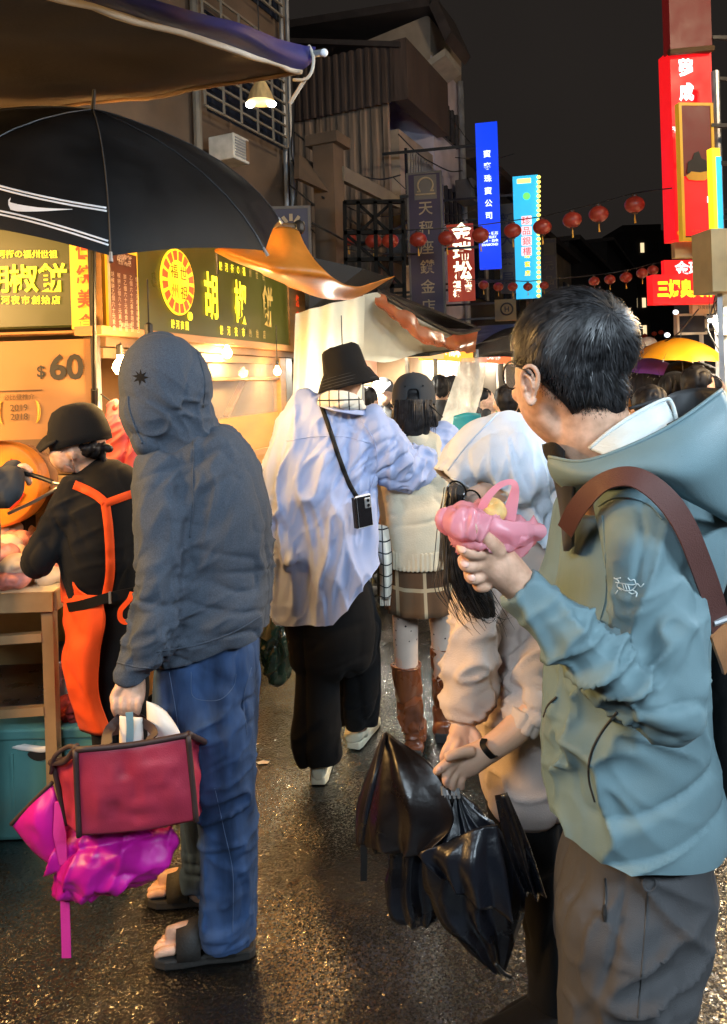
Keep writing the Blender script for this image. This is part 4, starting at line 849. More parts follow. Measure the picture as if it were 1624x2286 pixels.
def plaid():
    m = knit('plaid_wool', (.15, .10, .06)); nt = m.node_tree; n = nt.nodes; l = nt.links; tc = n.new('ShaderNodeTexCoord'); sx = n.new('ShaderNodeSeparateXYZ'); l.new(tc.outputs['Object'], sx.inputs[0]); outs = []
    for ax, sc, th in (('X', 9.0, .12), ('Z', 8.0, .12), ('X', 4.5, .5), ('Z', 4.0, .5)):
        a = n.new('ShaderNodeMath'); a.operation = 'MULTIPLY'; a.inputs[1].default_value = sc; l.new(sx.outputs[ax], a.inputs[0]); b = n.new('ShaderNodeMath'); b.operation = 'FRACT'; l.new(a.outputs[0], b.inputs[0])
        c = n.new('ShaderNodeMath'); c.operation = 'LESS_THAN'; c.inputs[1].default_value = th; l.new(b.outputs[0], c.inputs[0]); outs.append(c)
    mxs = n.new('ShaderNodeMath'); mxs.operation = 'MAXIMUM'; l.new(outs[0].outputs[0], mxs.inputs[0]); l.new(outs[1].outputs[0], mxs.inputs[1])
    ad = n.new('ShaderNodeMath'); ad.operation = 'ADD'; l.new(outs[2].outputs[0], ad.inputs[0]); l.new(outs[3].outputs[0], ad.inputs[1])
    cr = n.new('ShaderNodeValToRGB'); h = n.new('ShaderNodeMath'); h.operation = 'MULTIPLY'; h.inputs[1].default_value = .5; l.new(ad.outputs[0], h.inputs[0]); l.new(h.outputs[0], cr.inputs[0])
    cr.color_ramp.elements[0].color = (.125, .070, .036, 1); cr.color_ramp.elements[1].color = (.050, .028, .016, 1)
    mx = n.new('ShaderNodeMix'); mx.data_type = 'RGBA'; l.new(mxs.outputs[0], mx.inputs[0]); l.new(cr.outputs[0], mx.inputs[6]); mx.inputs[7].default_value = (.34, .27, .17, 1); l.new(mx.outputs[2], n['Principled BSDF'].inputs['Base Color'])
plaid()
def dots():
    m = MAT['tights']; nt = m.node_tree; n = nt.nodes; l = nt.links; tc = n.new('ShaderNodeTexCoord'); vo = n.new('ShaderNodeTexVoronoi'); vo.inputs['Scale'].default_value = 30; l.new(tc.outputs['Object'], vo.inputs['Vector'])
    c = n.new('ShaderNodeMath'); c.operation = 'LESS_THAN'; c.inputs[1].default_value = .13; l.new(vo.outputs['Distance'], c.inputs[0]); b = n['Principled BSDF']; src = b.inputs['Base Color'].links[0].from_socket
    mx = n.new('ShaderNodeMix'); mx.data_type = 'RGBA'; l.new(c.outputs[0], mx.inputs[0]); l.new(src, mx.inputs[6]); mx.inputs[7].default_value = (.05, .03, .03, 1); l.new(mx.outputs[2], b.inputs['Base Color'])
dots()
def cap3(q, pts, n=10):                                    # tapered round chain of world points (p, radius)
    W = [(p.x, p.y, p.z, r_, r_) for p, r_ in pts]; return q.limbw(W, 3, n)
def pipe(name, P, r, m, parent, n=8, sub=5): return M().tube(P, r, n, sub=sub).build(name, m, parent, smooth=True)
def ribbon(name, P, w, m, parent, nrm=None, sub=6, th=.003):
    """strap: a band w wide following the points, lying in the surface whose outward direction is nrm (vector or list)"""
    Q = [Vector(p) for p in catmull([tuple(p) for p in P], sub)]; a, b = [], []
    W = np.interp(np.linspace(0, 1, len(Q)), np.linspace(0, 1, len(w)), w) if hasattr(w, '__len__') else [w] * len(Q)
    NN = catmull([tuple(x) for x in nrm], sub) if isinstance(nrm, list) else None
    for k, p in enumerate(Q):
        t = (Q[min(k + 1, len(Q) - 1)] - Q[max(k - 1, 0)]).normalized(); nn = Vector(NN[k]) if NN is not None else (Vector(nrm) if nrm is not None else V(0, -1, 0)); x = t.cross(nn).normalized()
        a.append(p - x * (W[k] / 2)); b.append(p + x * (W[k] / 2))
    o = M().grid([a, [(u + v) / 2 for u, v in zip(a, b)], b]).build(name, m, parent, smooth=True, solid=th); o.modifiers.new('e', 'EDGE_SPLIT').split_angle = R(45); return o
def sew(name, me_obj, pts, m, parent, r=.0018, lift=.003, Yoff=-.6, seg=12):
    """a seam or edge drawn on a garment: picture points pressed on to the mesh along the line of sight"""
    from mathutils.bvhtree import BVHTree
    me = me_obj.data; b = base_of(me_obj); key = me_obj.name
    if key not in BV: BV[key] = BVHTree.FromPolygons([v.co + b for v in me.vertices], [tuple(p.vertices) for p in me.polygons])
    Q = catmull([(x, y, 0) for x, y in pts], seg); out = []
    for x, y, _ in Q:
        d = ray(x, y).normalized(); h = BV[key].ray_cast(V(0, 0, CZ), d)
        if h[0] is not None: out.append(h[0] - d * lift)
    if len(out) > 1: return M().tube(out, r, 5).build(name, m, parent, smooth=True)
BV = {}
def press(me_obj, px, py, lift=.003):
    from mathutils.bvhtree import BVHTree
    b = base_of(me_obj); key = me_obj.name
    if key not in BV: BV[key] = BVHTree.FromPolygons([v.co + b for v in me_obj.data.vertices], [tuple(p.vertices) for p in me_obj.data.polygons])
    d = ray(px, py).normalized(); h = BV[key].ray_cast(V(0, 0, CZ), d)
    return (h[0] - d * lift, h[1]) if h[0] is not None else (None, None)
def strap_on(name, me_obj, pts, w_px, m, parent, lift=.006, seg=8, th=.002):
    """flat band lying on a garment: picture centre line, half width in px"""
    Q = catmull([(x, y, 0) for x, y in pts], seg); a, c, b = [], [], []
    for k, (x, y, _) in enumerate(Q):
        x0, y0, _ = Q[max(k - 1, 0)]; x1, y1, _ = Q[min(k + 1, len(Q) - 1)]; L = math.hypot(x1 - x0, y1 - y0) or 1; nx, ny = -(y1 - y0) / L, (x1 - x0) / L
        r3 = [press(me_obj, x + nx * s_ * w_px, y + ny * s_ * w_px, lift)[0] for s_ in (-1, 0, 1)]
        if all(p is not None for p in r3): a.append(r3[0]); c.append(r3[1]); b.append(r3[2])
    if len(a) > 1: return M().grid([a, c, b]).build(name, m, parent, smooth=True, solid=th)
def person(meshes, lab, skin='skin', base=(0, 0, 0), group=None):
    me = joinmesh('person', meshes); o = link('person', me, skin, base=base); return props(o, lab, 'person', group)
DN = V(0, 0, -1); RT = V(1, 0, 0)

# ================================================================== man in the grey hoodie
Yh = 2.15
tor = [(405, 985, Yh, 78, .09), (435, 1035, Yh, 126, .125), (448, 1110, Yh, 141, .15), (460, 1200, Yh, 142, .158), (468, 1300, Yh, 136, .16), (472, 1390, Yh, 130, .165), (468, 1432, Yh, 122, .155), (464, 1475, Yh, 119, .15), (462, 1540, Yh, 118, .15)]
armL = [(362, 1048, 2.08, 64, .085), (361, 1137, 2.04, 66, .085), (361, 1221, 2.02, 61, .08), (356, 1304, 2.0, 55, .074), (346, 1387, 1.99, 55, .07), (331, 1438, 1.99, 56, .07), (308, 1468, 1.99, 44, .056), (298, 1495, 1.99, 39, .049), (295, 1518, 1.99, 38, .048)]
armR = [(545, 1055, 2.25, 40, .07), (566, 1137, 2.29, 40, .07), (576, 1233, 2.3, 38, .066), (575, 1304, 2.3, 36, .06), (566, 1362, 2.28, 30, .05), (545, 1420, 2.2, 26, .04)]
q = M(); q.limb(tor, e=2.4, n=36, cap=(1, 0)); q.limb(armL, n=24, cap=(1, 0)); q.limb(armR, n=20)
hemn = (at(571, 1429, Yh) - at(346, 1498, Yh)).normalized().cross(V(0, 1, 0)); hemn = hemn if hemn.z < 0 else -hemn
F1 = [(None, 0, (.2, 0, 1), 9, .004), (at(350, 1400, 2), .16, (1, 0, .25), 34, .008), (at(395, 1330, 2), .12, (1, .2, .5), 22, .007), (at(470, 1400, 2), .25, (1, 0, -.3), 20, .007), (at(520, 1330, 2), .22, (1, 0, .7), 13, .009), (at(430, 1090, 2), .12, (.3, 0, 1), 20, .009), (at(410, 1000, 2), .14, (1, 0, .5), 24, .008), (at(585, 1250, 2.2), .12, (1, 0, .3), 24, .006), (None, 0, (.6, .2, .6), 16, .0028)]
hood_m = remesh(q, .0065, 4, F1, cut=[(at(460, 1465, 2.02), hemn)])
# body inside
q = M(); q.limb(tor[1:-2], k=.72, n=24); q.limb(armL, k=.70, n=14); q.limb(armR, k=.7, n=14); q.ellp(362, 872, 2.13, 76, 100, .098, tilt=-8); q.limb([(392, 930, 2.14, 48), (408, 1000, 2.15, 55)]); q.ellp(300, 905, 2.10, 12, 16, .02)
q.limb([(460, 1440, Yh, 80, .10), (462, 1520, Yh, 84, .10), (480, 1620, 2.1, 66, .075), (505, 1850, 2.08, 50, .055), (508, 2020, 2.085, 36, .042), (512, 2085, 2.09, 35, .042)], n=18); q.limb([(470, 1600, 2.25, 70, .08), (470, 1800, 2.3, 46, .055), (455, 1950, 2.32, 32, .04), (450, 1985, 2.32, 32, .04)], n=18)
b0 = remesh(q, .009, 2)
def foot(q, ank, heel, toe, w=.046, h=.05, toes=True):
    d = (toe - heel); d.z = 0; L = d.length; d.normalize(); s_ = d.cross(Z); b = heel.z
    P = lambda f, z, o=0: heel + d * (L * f) + s_ * o + Z * z
    q.limbw([(*P(.06, .032), .03, .032), (*P(.2, .042), .034, .042), (*P(.45, .040), .036, .036), (*P(.68, .030), .044, .026), (*P(.84, .022), .045, .018)], 4, 16, 2.2)
    cap3(q, [(ank, .042), (P(.2, .065), .038)])
    if toes:
        for k, (o_, f, r_) in enumerate(((-.034, .97, .0125), (-.012, 1.0, .0098), (.006, .98, .0092), (.022, .95, .0088), (.036, .91, .0085))): cap3(q, [(P(f - .17, .022, o_ * .95), r_ * 1.05), (P(f - .04, .020, o_), r_), (P(f, .016, o_), r_ * .9)], 10)
hN, tN = gnd(556, 2127) + Z * .03, gnd(352, 2146) + Z * .03; hF, tF = gnd(452, 2010) + Z * .03, gnd(338, 2014) + Z * .03; hF = tF + (hF - tF).normalized() * .255
q = M(); foot(q, at(512, 2075, 2.09), hN, tN); foot(q, at(450, 1975, 2.32), hF, tF); b1m = remesh(q, .0035, 2)
# fist
def fist(q, W, K, Nn, cu=1.0, sc=1.0, spread=.0):
    """W wrist, K knuckle centre, Nn direction across the knuckles (index to little); fingers curl towards palm"""
    f = (K - W).normalized(); a = Nn.normalized(); pn = f.cross(a).normalized()
    q.limbw([(*W, .027 * sc, .024 * sc), (*W.lerp(K, .5), .036 * sc, .022 * sc), (*W.lerp(K, .95), .041 * sc, .018 * sc)], 4, 16, 2.3)
    return f, a, pn
W_, K_ = at(294, 1520, 1.99), at(287, 1566, 1.97); q = M()
q.limb([(296, 1505, 1.99, 27, .026), (292, 1530, 1.985, 34, .028), (287, 1556, 1.975, 37, .027), (285, 1572, 1.97, 34, .022)], n=20)
for k, (x0, x1) in enumerate(((258, 262), (276, 277), (293, 291), (309, 304))):
    Yk = 1.955 + .004 * k; cap3(q, [(at(x0, 1556 + 3 * (k == 0), Yk), .0115), (at(x0 - 1, 1578, Yk - .012), .0115), (at(x1, 1597 - 4 * (k in (0, 3)), Yk + .006), .0105), (at(x1 + 1, 1592 - 4 * (k in (0, 3)), Yk + .035), .0095)], 10)
cap3(q, [(at(270, 1530, 1.965), .013), (at(255, 1556, 1.955), .012), (at(260, 1580, 1.95), .010)], 10)
b2 = remesh(q, .003, 2)
hm = person([b0, b1m, b2], 'person in a dark grey hooded sweatshirt and blue jeans holding a maroon bag', base=gnd(470, 2080))
hoodie = link('hooded_sweatshirt', hood_m, 'grey_jersey', hm)
q = M(); q.ellp(370, 858, 2.13, 101, 118, .132, tilt=-12); q.ellp(352, 918, 2.12, 80, 88, .12, tilt=-20); q.limb([(385, 900, 2.14, 82, .12), (405, 960, 2.15, 82, .115), (418, 1020, 2.15, 92, .11)], n=24); q.ellp(335, 985, 2.09, 34, 40, .08, tilt=-25)
FH = [(None, 0, (.4, 0, 1), 11, .004), (at(440, 930, 2.05), .12, (1, 0, -.4), 26, .007), (at(380, 960, 2.05), .12, (1, 0, -.7), 24, .006)]
hd = link('hood', remesh(q, .006, 5, FH, cut=[(at(284, 900, 2.10), V(-.93, .30, -.20))]), 'grey_jersey', hm, solid=.008, off=-1)
sew('hood_seam', hd, [(286, 885), (288, 910), (300, 950), (318, 990)], 'grey_jersey', hm, .003, .001); sew('hood_seam', hd, [(440, 780), (458, 850), (455, 910)], 'grey_jersey', hm, .0022, .001)
sew('raglan_seam', hoodie, [(432, 960), (433, 1010), (431, 1080), (432, 1130), (424, 1200)], 'grey_jersey', hm, .0026, .0012); sew('hem_seam', hoodie, [(350, 1455), (440, 1440), (520, 1412), (585, 1375)], 'grey_jersey', hm, .0028, .001); sew('cuff_seam', hoodie, [(262, 1478), (300, 1488), (342, 1492)], 'grey_jersey', hm, .0026, .001)
pb2 = M(); c = at(305, 838, 2.02)                        # small leaf-shaped print on the hood
star = [(0, -22), (4, -8), (16, -14), (9, -3), (22, 0), (10, 5), (14, 16), (3, 9), (-2, 22), (-5, 9), (-18, 12), (-9, 2), (-22, -4), (-8, -6), (-13, -17), (-3, -8)]
P = [press(hd, 314 + x * .85, 842 + y * .85, .0016)[0] for x, y in star]
if all(p is not None for p in P): pb2.add([p for p in P] + [press(hd, 314, 842, .0016)[0]], [(k, (k + 1) % 16, 16) for k in range(16)]); pb2.build('leaf_print', 'black_cotton', hm)
# jeans
q = M(); q.limb([(464, 1420, Yh, 112, .14), (465, 1500, Yh, 116, .145), (464, 1580, Yh, 113, .145), (470, 1640, 2.13, 104, .135)], n=30, e=2.3)
q.limb([(478, 1600, 2.10, 92, .11), (490, 1700, 2.085, 82, .1), (502, 1790, 2.08, 72, .09), (509, 1860, 2.08, 66, .085), (511, 1960, 2.08, 65, .08), (508, 2050, 2.085, 63, .078), (507, 2088, 2.09, 64, .08)], n=28, cap=(1, 0))
q.limb([(455, 1600, 2.25, 88, .1), (462, 1720, 2.29, 70, .09), (464, 1850, 2.31, 58, .075), (456, 1940, 2.32, 50, .066), (452, 1978, 2.32, 50, .066)], n=24, cap=(1, 0))
FJ = [(None, 0, (.1, 0, 1), 12, .0035), (at(500, 1800, 2.05), .13, (1, 0, .35), 24, .010), (at(450, 1600, 2.05), .14, (1, 0, .5), 22, .008), (at(540, 1560, 2.05), .13, (1, 0, -.6), 20, .008), (at(505, 2050, 2.05), .09, (1, 0, .2), 34, .009), (at(500, 1930, 2.05), .10, (1, 0, -.4), 20, .005), (at(455, 1950, 2.3), .1, (1, 0, .2), 30, .007)]
jn = link('jeans', remesh(q, .0065, 3, FJ), 'denim', hm)
for P in ([(378, 1500), (392, 1580), (404, 1660), (420, 1720)], [(552, 1640), (545, 1560), (562, 1490)], [(480, 1760), (500, 1850), (520, 1950), (520, 2080)], [(427, 1500), (430, 1552), (460, 1564), (495, 1560), (522, 1532), (528, 1505)]): sew('seam_stitching', jn, P, 'thread_blue', hm, .0010, .0010)
# sandals
def sandal(heel, toe, parent, extra=.02):
    d = (toe - heel); d.z = 0; d.normalize(); s_ = d.cross(Z); h = heel - d * extra; h.z = 0; L = (toe - heel).length + extra * 1.7; out = []
    for f, w0, w1 in ((0, -.022, .022), (.05, -.034, .034), (.2, -.039, .038), (.45, -.038, .042), (.68, -.046, .050), (.85, -.046, .047), (.95, -.034, .034), (1, -.016, .014)): out.append((f, w0, w1))
    poly = [h + d * (L * f) + s_ * w0 for f, w0, w1 in out] + [h + d * (L * f) + s_ * w1 for f, w0, w1 in reversed(out)]
    so = M().prism([p + Z * .004 for p in poly], Z * .028).build('sandal_sole', 'sandal_rubber', parent, bevel=.006, fix=True)
    for f0, wd, hh in ((.62, .062, .082), (.27, .055, .112)):
        rows = []
        for e in (-.5, 0, .5):
            row = []
            for k in range(13):
                a = math.pi * k / 12; ww = .050 if f0 > .4 else .049
                row.append(h + d * (L * f0 + wd * e * (1.0 + .25 * math.sin(a))) + s_ * (math.cos(a) * ww) + Z * (.03 + math.sin(a) ** .8 * (hh - .018 * (e + .5) * (1 if f0 > .4 else .8))))
            rows.append(row)
        M().grid(rows).build('sandal_strap', 'sandal_rubber', parent, smooth=True, solid=.005)
    return so
sandal(hN, tN, hm); sandal(hF, tF, hm)

# maroon cool bag held by him
bag = thing('cool_bag', 'maroon cool bag with dark piping carried by the person in the grey hoodie', 'bag', at(310, 1850, 1.93))
def patch(A, nu, nv, bul, seed, amp=.006):
    G = sheet(A, nu, nv); a, b = len(G), len(G[0]); nrm = (G[0][-1] - G[0][0]).cross(G[-1][0] - G[0][0]).normalized()
    if nrm.y > 0: nrm = -nrm
    co = np.array([[tuple(p) for p in r] for r in G]).reshape(-1, 3); w = vnoise(co * 14, seed) * amp + vnoise(co * 34, seed + 1) * amp * .4 + (1 - np.abs(vnoise(co * [7, 7, 12], seed + 2))) * amp * .8
    w = w.reshape(a, b); s_ = (np.sin(np.linspace(0, np.pi, a))[:, None] * np.sin(np.linspace(0, np.pi, b))[None]) ** .6
    return [[G[i][j] + nrm * float(s_[i, j] * (bul + w[i, j])) for j in range(b)] for i in range(a)]
yF, yK = 1.86, 2.0
TL, TR, BL, BR = at(171, 1671, yF - .03), at(421, 1638, yF + .02), at(179, 1864, yF - .03), at(440, 1830, yF + .02)
tl, tr, bl, br = at(122, 1700, yK - .06), at(455, 1665, yK + .03), at(150, 1838, yK - .06), at(452, 1808, yK + .03)
for nm, A, sd in (('front_panel', [[TL, TL.lerp(TR, .5) - Z * .006, TR], [TL.lerp(BL, .5), (TL + TR + BL + BR) / 4, TR.lerp(BR, .5)], [BL, BL.lerp(BR, .5) - Z * .008, BR]], 3), ('end_panel', [[tl, (tl + TL) / 2 - Z * .01 + RT * .02, TL], [tl.lerp(bl, .5) + RT * .01, (tl + TL + bl + BL) / 4 + RT * .025, TL.lerp(BL, .5)], [bl, (bl + BL) / 2, BL]], 8), ('end_panel', [[TR, (tr + TR) / 2, tr], [TR.lerp(BR, .5), (tr + TR + br + BR) / 4, tr.lerp(br, .5)], [BR, (br + BR) / 2, br]], 9), ('back_panel', [[tr, tr.lerp(tl, .5), tl], [tr.lerp(br, .5), (tl + tr + bl + br) / 4, tl.lerp(bl, .5)], [br, br.lerp(bl, .5), bl]], 4), ('bottom_panel', [[BL, BL.lerp(BR, .5), BR], [BL.lerp(bl, .5), (BL + BR + bl + br) / 4, BR.lerp(br, .5)], [bl, bl.lerp(br, .5), br]], 5)):
    M().grid(patch(A, 22, 16, .016 if nm == 'front_panel' else .004, sd, .013 if nm != 'bottom_panel' else .001)).build(nm, 'maroon_canvas', bag, smooth=True, solid=.004)
for P in ([TL, TL.lerp(BL, .5), BL], [TR, TR.lerp(BR, .5), BR], [TL, TL.lerp(TR, .5) - Z * .006, TR], [tl, tl.lerp(bl, .5), bl], [tr, tr.lerp(br, .5), br]): pipe('piping', [p - V(0, .006, 0) for p in P], .0075, 'piping', bag)
pipe('rim', [TL + V(0, .004, .004), (tl + TL) / 2 - Z * .015, tl, tl.lerp(tr, .5) + Z * .01, tr, TR], .008, 'piping', bag)
kn = at(285, 1596, 1.965)
for (x, y, Yb, dx, o_) in ((246, 1665, 1.845, -16, .0), (335, 1652, 1.86, 14, .0)): ribbon('handle', [at(x - 8 if dx < 0 else x + 4, y, Yb), at(x + dx * .2, (y + 1600) / 2, Yb + .04), kn + V(dx * .0008, -.012, .004)], [.034, .026, .02], 'piping', bag, V(0, -1, 0))
for (x, y, Yb, dx) in ((262, 1640, 1.98, -12), (325, 1625, 2.0, 10)): ribbon('handle', [at(x, y, Yb), at(x + dx * .2, (y + 1600) / 2, Yb), kn + V(0, .01, .004)], [.03, .024, .02], 'piping', bag, V(0, -1, 0))
pipe('zip_edge', [at(115, 1725, 1.93), at(122, 1690, 1.9), at(150, 1668, 1.88), at(172, 1668, 1.84)], .006, 'piping', bag)
pap = thing('paper_bag', 'white paper parcel sticking out of the maroon bag beside the jeans', 'paper bag', at(350, 1650, 1.93))
A = [[at(328, 1565, 1.94), at(352, 1575, 1.94), at(372, 1590, 1.95)], [at(330, 1620, 1.93), at(360, 1615, 1.93), at(392, 1618, 1.94)], [at(332, 1665, 1.93), at(370, 1660, 1.93), at(412, 1655, 1.94)]]; M().grid(patch(A, 8, 8, .01, 2)).build('sheet', 'paper', pap, smooth=True, solid=.003)
A = [[at(268, 1598, 1.92), at(290, 1600, 1.92), at(318, 1602, 1.92)], [at(268, 1640, 1.92), at(292, 1636, 1.92), at(320, 1640, 1.92)], [at(268, 1670, 1.92), at(292, 1668, 1.92), at(320, 1660, 1.92)]]; M().grid(patch(A, 6, 6, .01, 5)).build('inner_sheet', 'paper', pap, smooth=True, solid=.003)
mat('blue_plastic', (.25, .45, .55), .3, thin=.3); ribbon('blue_tie', [at(289, 1590, 1.9), at(291, 1620, 1.9), at(290, 1660, 1.905)], .018, 'blue_plastic', pap, V(0, -1, 0))
# magenta nylon bag below it
mg = thing('nylon_bag', 'crumpled magenta nylon bag with a hanging strap below the maroon bag', 'bag', at(250, 1990, 1.98))
q = M(); q.limb([(150, 1850, 2.0, 40, .05), (180, 1900, 1.98, 70, .07), (250, 1895, 1.98, 78, .07), (330, 1880, 1.99, 52, .06), (380, 1862, 2.0, 26, .03)], n=26); q.limb([(170, 1930, 1.97, 40, .05), (160, 1965, 1.96, 34, .04), (150, 1990, 1.96, 14, .02)], n=18); q.ellp(260, 1930, 1.97, 70, 40, .06); q.ellp(200, 1950, 1.965, 55, 36, .05)
FM = [(None, 0, (1, 0, .5), 12, .012), (None, 0, (.4, .3, 1), 20, .008), (at(260, 1920, 1.95), .2, (1, 0, .9), 9, .018), (None, 0, (1, .5, -.5), 34, .003)]
link('bag_body', remesh(q, .006, 2, FM), 'magenta_nylon', mg)
A = [[at(117, 1748, 1.97), at(124, 1770, 1.955), at(134, 1800, 1.95)], [at(70, 1795, 1.98), at(95, 1830, 1.95), at(130, 1870, 1.94)], [at(26, 1840, 2.0), at(80, 1905, 1.97), at(138, 1948, 1.945)]]; M().grid(patch(A, 12, 12, .012, 7, .008)).build('side_flap', 'magenta_nylon', mg, smooth=True, solid=.003)
pipe('zip_edge', [at(26, 1840, 1.996), at(70, 1794, 1.974), at(117, 1747, 1.964)], .006, 'piping', mg)
mat('pink_webbing', (.62, .03, .30), .6, bump=.5, bscale=300); ribbon('strap', [at(140, 1945, 1.945), at(145, 2000, 1.945), at(147, 2060, 1.945), at(149, 2138, 1.947)], .024, 'pink_webbing', mg, V(0, -1, 0)); ribbon('strap_pad', [at(128, 1790, 1.93), at(134, 1860, 1.925), at(142, 1930, 1.93)], [.012, .034, .02], 'pink_webbing', mg, V(0, -1, 0))

# print on the umbrella: two double stripes and a swoosh mark on the panel left of the near rib
for P in ([(-40, 404), (60, 430), (150, 449), (238, 464)], [(-40, 411), (60, 437), (150, 456), (239, 471)], [(-40, 462), (60, 484), (150, 509), (242, 538)], [(-40, 470), (60, 492), (150, 517), (243, 547)]): strap_on('stripe', UMB, P, 2.0, 'white_print', um, .003, th=.0005)
swp = [(24, 443, 2), (19, 452, 5), (24, 460, 8), (40, 464, 8), (60, 466, 6.5), (85, 467.5, 4.5), (110, 468, 3), (138, 467.5, 1.6), (162, 467, .4)]
P = [(press(UMB, x, y - w, .003)[0], press(UMB, x, y + w, .003)[0]) for x, y, w in swp]
if all(p is not None and q_ is not None for p, q_ in P): M().grid([[p for p, _ in P], [q_ for _, q_ in P]]).build('swoosh_mark', 'white_print', um, solid=.0005)
# ================================================================== man in the lavender shirt
YL_ = 3.0
tor = [(757, 905, YL_, 52, .07), (738, 938, YL_, 108, .10), (726, 1000, YL_, 122, .13), (718, 1060, YL_, 118, .145), (717, 1150, YL_, 119, .155), (723, 1230, YL_, 116, .158), (727, 1300, YL_, 120, .16), (729, 1420, YL_, 124, .165)]
aR = [(825, 955, 3.0, 55, .08), (866, 1012, 3.0, 58, .08), (905, 1048, 3.03, 52, .07), (945, 1035, 3.1, 46, .06), (975, 1000, 3.17, 38, .052), (1000, 966, 3.22, 30, .042)]
aL = [(655, 975, 2.98, 48, .07), (622, 1050, 2.97, 40, .06), (630, 1150, 2.92, 38, .055), (655, 1250, 2.86, 34, .05)]
q = M(); q.limb(tor, n=40, e=2.4, cap=(1, 0)); q.limb(aR, n=26); q.limb(aL, n=20)
FS = [(None, 0, (.05, 0, 1), 13, .010, 's'), (at(700, 1180, 2.85), .45, (.12, 0, 1), 12, .020), (at(760, 1250, 2.85), .35, (-.1, 0, 1), 17, .014), (at(870, 1040, 2.9), .14, (1, 0, .7), 26, .013), (at(930, 1040, 3.0), .12, (.7, 0, 1), 30, .012), (at(985, 985, 3.1), .1, (1, 0, -.4), 32, .008), (at(800, 1040, 2.85), .16, (.8, 0, 1), 22, .012), (None, 0, (.3, 0, 1), 30, .003)]
p0 = at(720, 1390, 2.87); cutA = V(.03, 0, -1); d_ = (at(842, 1270, YL_) - at(745, 1388, YL_)).normalized(); cutB = V(d_.z, 0, -d_.x); cutB = cutB if cutB.z < 0 else -cutB
shirt_m = remesh(q, .0075, 3, FS, cut=[(p0, cutA), (at(745, 1388, 2.87), cutB)])
q = M(); q.limb(tor[1:], k=.70, n=22); q.limb(aR, k=.55, n=14); q.limb(aL[:2], k=.4, n=14); q.ellp(773, 842, 3.0, 38, 46, .074); q.limb([(768, 870, 3.0, 30), (760, 925, 3.0, 36)])
q.limb([(728, 1380, 3.0, 80, .09), (705, 1450, 3.0, 30), (705, 1640, 2.98, 22), (712, 1690, 3.0, 20)], n=16); q.limb([(780, 1400, 3.0, 34), (803, 1500, 3.1, 30), (805, 1590, 3.2, 20), (806, 1618, 3.22, 18)], n=16)
b0 = remesh(q, .011, 2)
q = M(); q.limb([(998, 968, 3.22, 17, .028), (1010, 982, 3.235, 19, .022), (1016, 1000, 3.24, 18, .018)], n=16)
for k in range(4): cap3(q, [(at(1006 + 5 * k, 995, 3.235 + .012 * k), .0095), (at(1010 + 4 * k, 1016, 3.24 + .014 * k), .009), (at(1010 + 4 * k, 1030, 3.26 + .014 * k), .008)])
cap3(q, [(at(1000, 985, 3.22), .011), (at(994, 1008, 3.21), .010), (at(996, 1022, 3.215), .009)])
hnd = remesh(q, .0035, 2)
lm = person([b0, hnd], 'person in an oversized lavender shirt and black bucket hat seen from behind', base=gnd(745, 1720))
shirt = link('shirt', shirt_m, 'lavender_cotton', lm)
sew('armhole_seam', shirt, [(800, 930), (835, 985), (842, 1040), (826, 1100)], 'lavender_cotton', lm, .003, .001); sew('yoke_seam', shirt, [(640, 985), (700, 975), (770, 975), (828, 990)], 'lavender_cotton', lm, .0022, .001)
# bucket hat
c = at(771, 829, 3.0); ax = V(-.22, .05, 1).normalized(); H = M(); k_ = 3.0 / F
prof = [(3, 58), (22, 59), (37, 56), (43, 50), (46, 38), (49, 14), (51, 0), (54, -5), (61, -18), (68, -31), (71, -36), (69, -36), (64, -27), (52, -7), (46, 2), (42, 34), (30, 48), (3, 52)]
H.lathe(c, [(r_ * k_ * 1.0, h * k_) for r_, h in prof], 36, ax); me = H.mesh('hat'); finish(me, [(None, 0, (1, 0, .2), 18, .004), (None, 0, (0, .3, 1), 10, .004, 's')]); hat = link('bucket_hat', me, 'black_felt', lm)
for j in range(4):
    r_, h = [(56.5, -9.5), (60, -16), (63.5, -23), (67, -29.5)][j]; M().tube([c + ax * (h * k_) + Matrix.Rotation(a, 3, ax) @ (ax.cross(V(0, 1, 0)).normalized() * (r_ * k_ + .002)) for a in [R(10 * i) for i in range(37)]], .0013, 4).build('brim_stitching', 'charcoal_twill', hat)
# scarf round the neck and hanging end
q = M(); q.limb([(716, 905, 2.97, 12, .02), (735, 893, 2.90, 19, .03), (765, 893, 2.87, 21, .035), (795, 902, 2.92, 17, .03), (812, 918, 3.0, 10, .02)], n=18); link('scarf', remesh(q, .005, 2, [(None, 0, (1, 0, .2), 40, .004)]), 'check_scarf', lm)
A = [[at(838, 1170, 3.08), at(852, 1172, 3.07), at(866, 1176, 3.09)], [at(846, 1230, 3.05), at(860, 1228, 3.03), at(874, 1232, 3.06)], [at(850, 1290, 3.05), at(862, 1285, 3.02), at(875, 1290, 3.06)], [at(850, 1335, 3.05), at(862, 1338, 3.03), at(872, 1335, 3.06)]]
sc = M().grid(patch(A, 8, 8, .01, 4, .01)).build('scarf_end', 'check_scarf', lm, smooth=True, solid=.006)
for k in range(9): M().tube([at(850 + k * 2.7, 1334, 3.045), at(849 + k * 2.8 + random.uniform(-2, 2), 1352, 3.045)], .002, 4).build('tassel', 'check_scarf', sc)
# collar
A = [[at(706, 905, 2.95), at(740, 915, 2.86), at(790, 925, 2.88), at(822, 928, 2.96)], [at(700, 897, 2.97), at(735, 908, 2.89), at(790, 912, 2.90), at(822, 918, 2.98)]]; M().grid(sheet(A, 8, 3)).build('collar', 'lavender_cotton', lm, smooth=True, solid=.006)
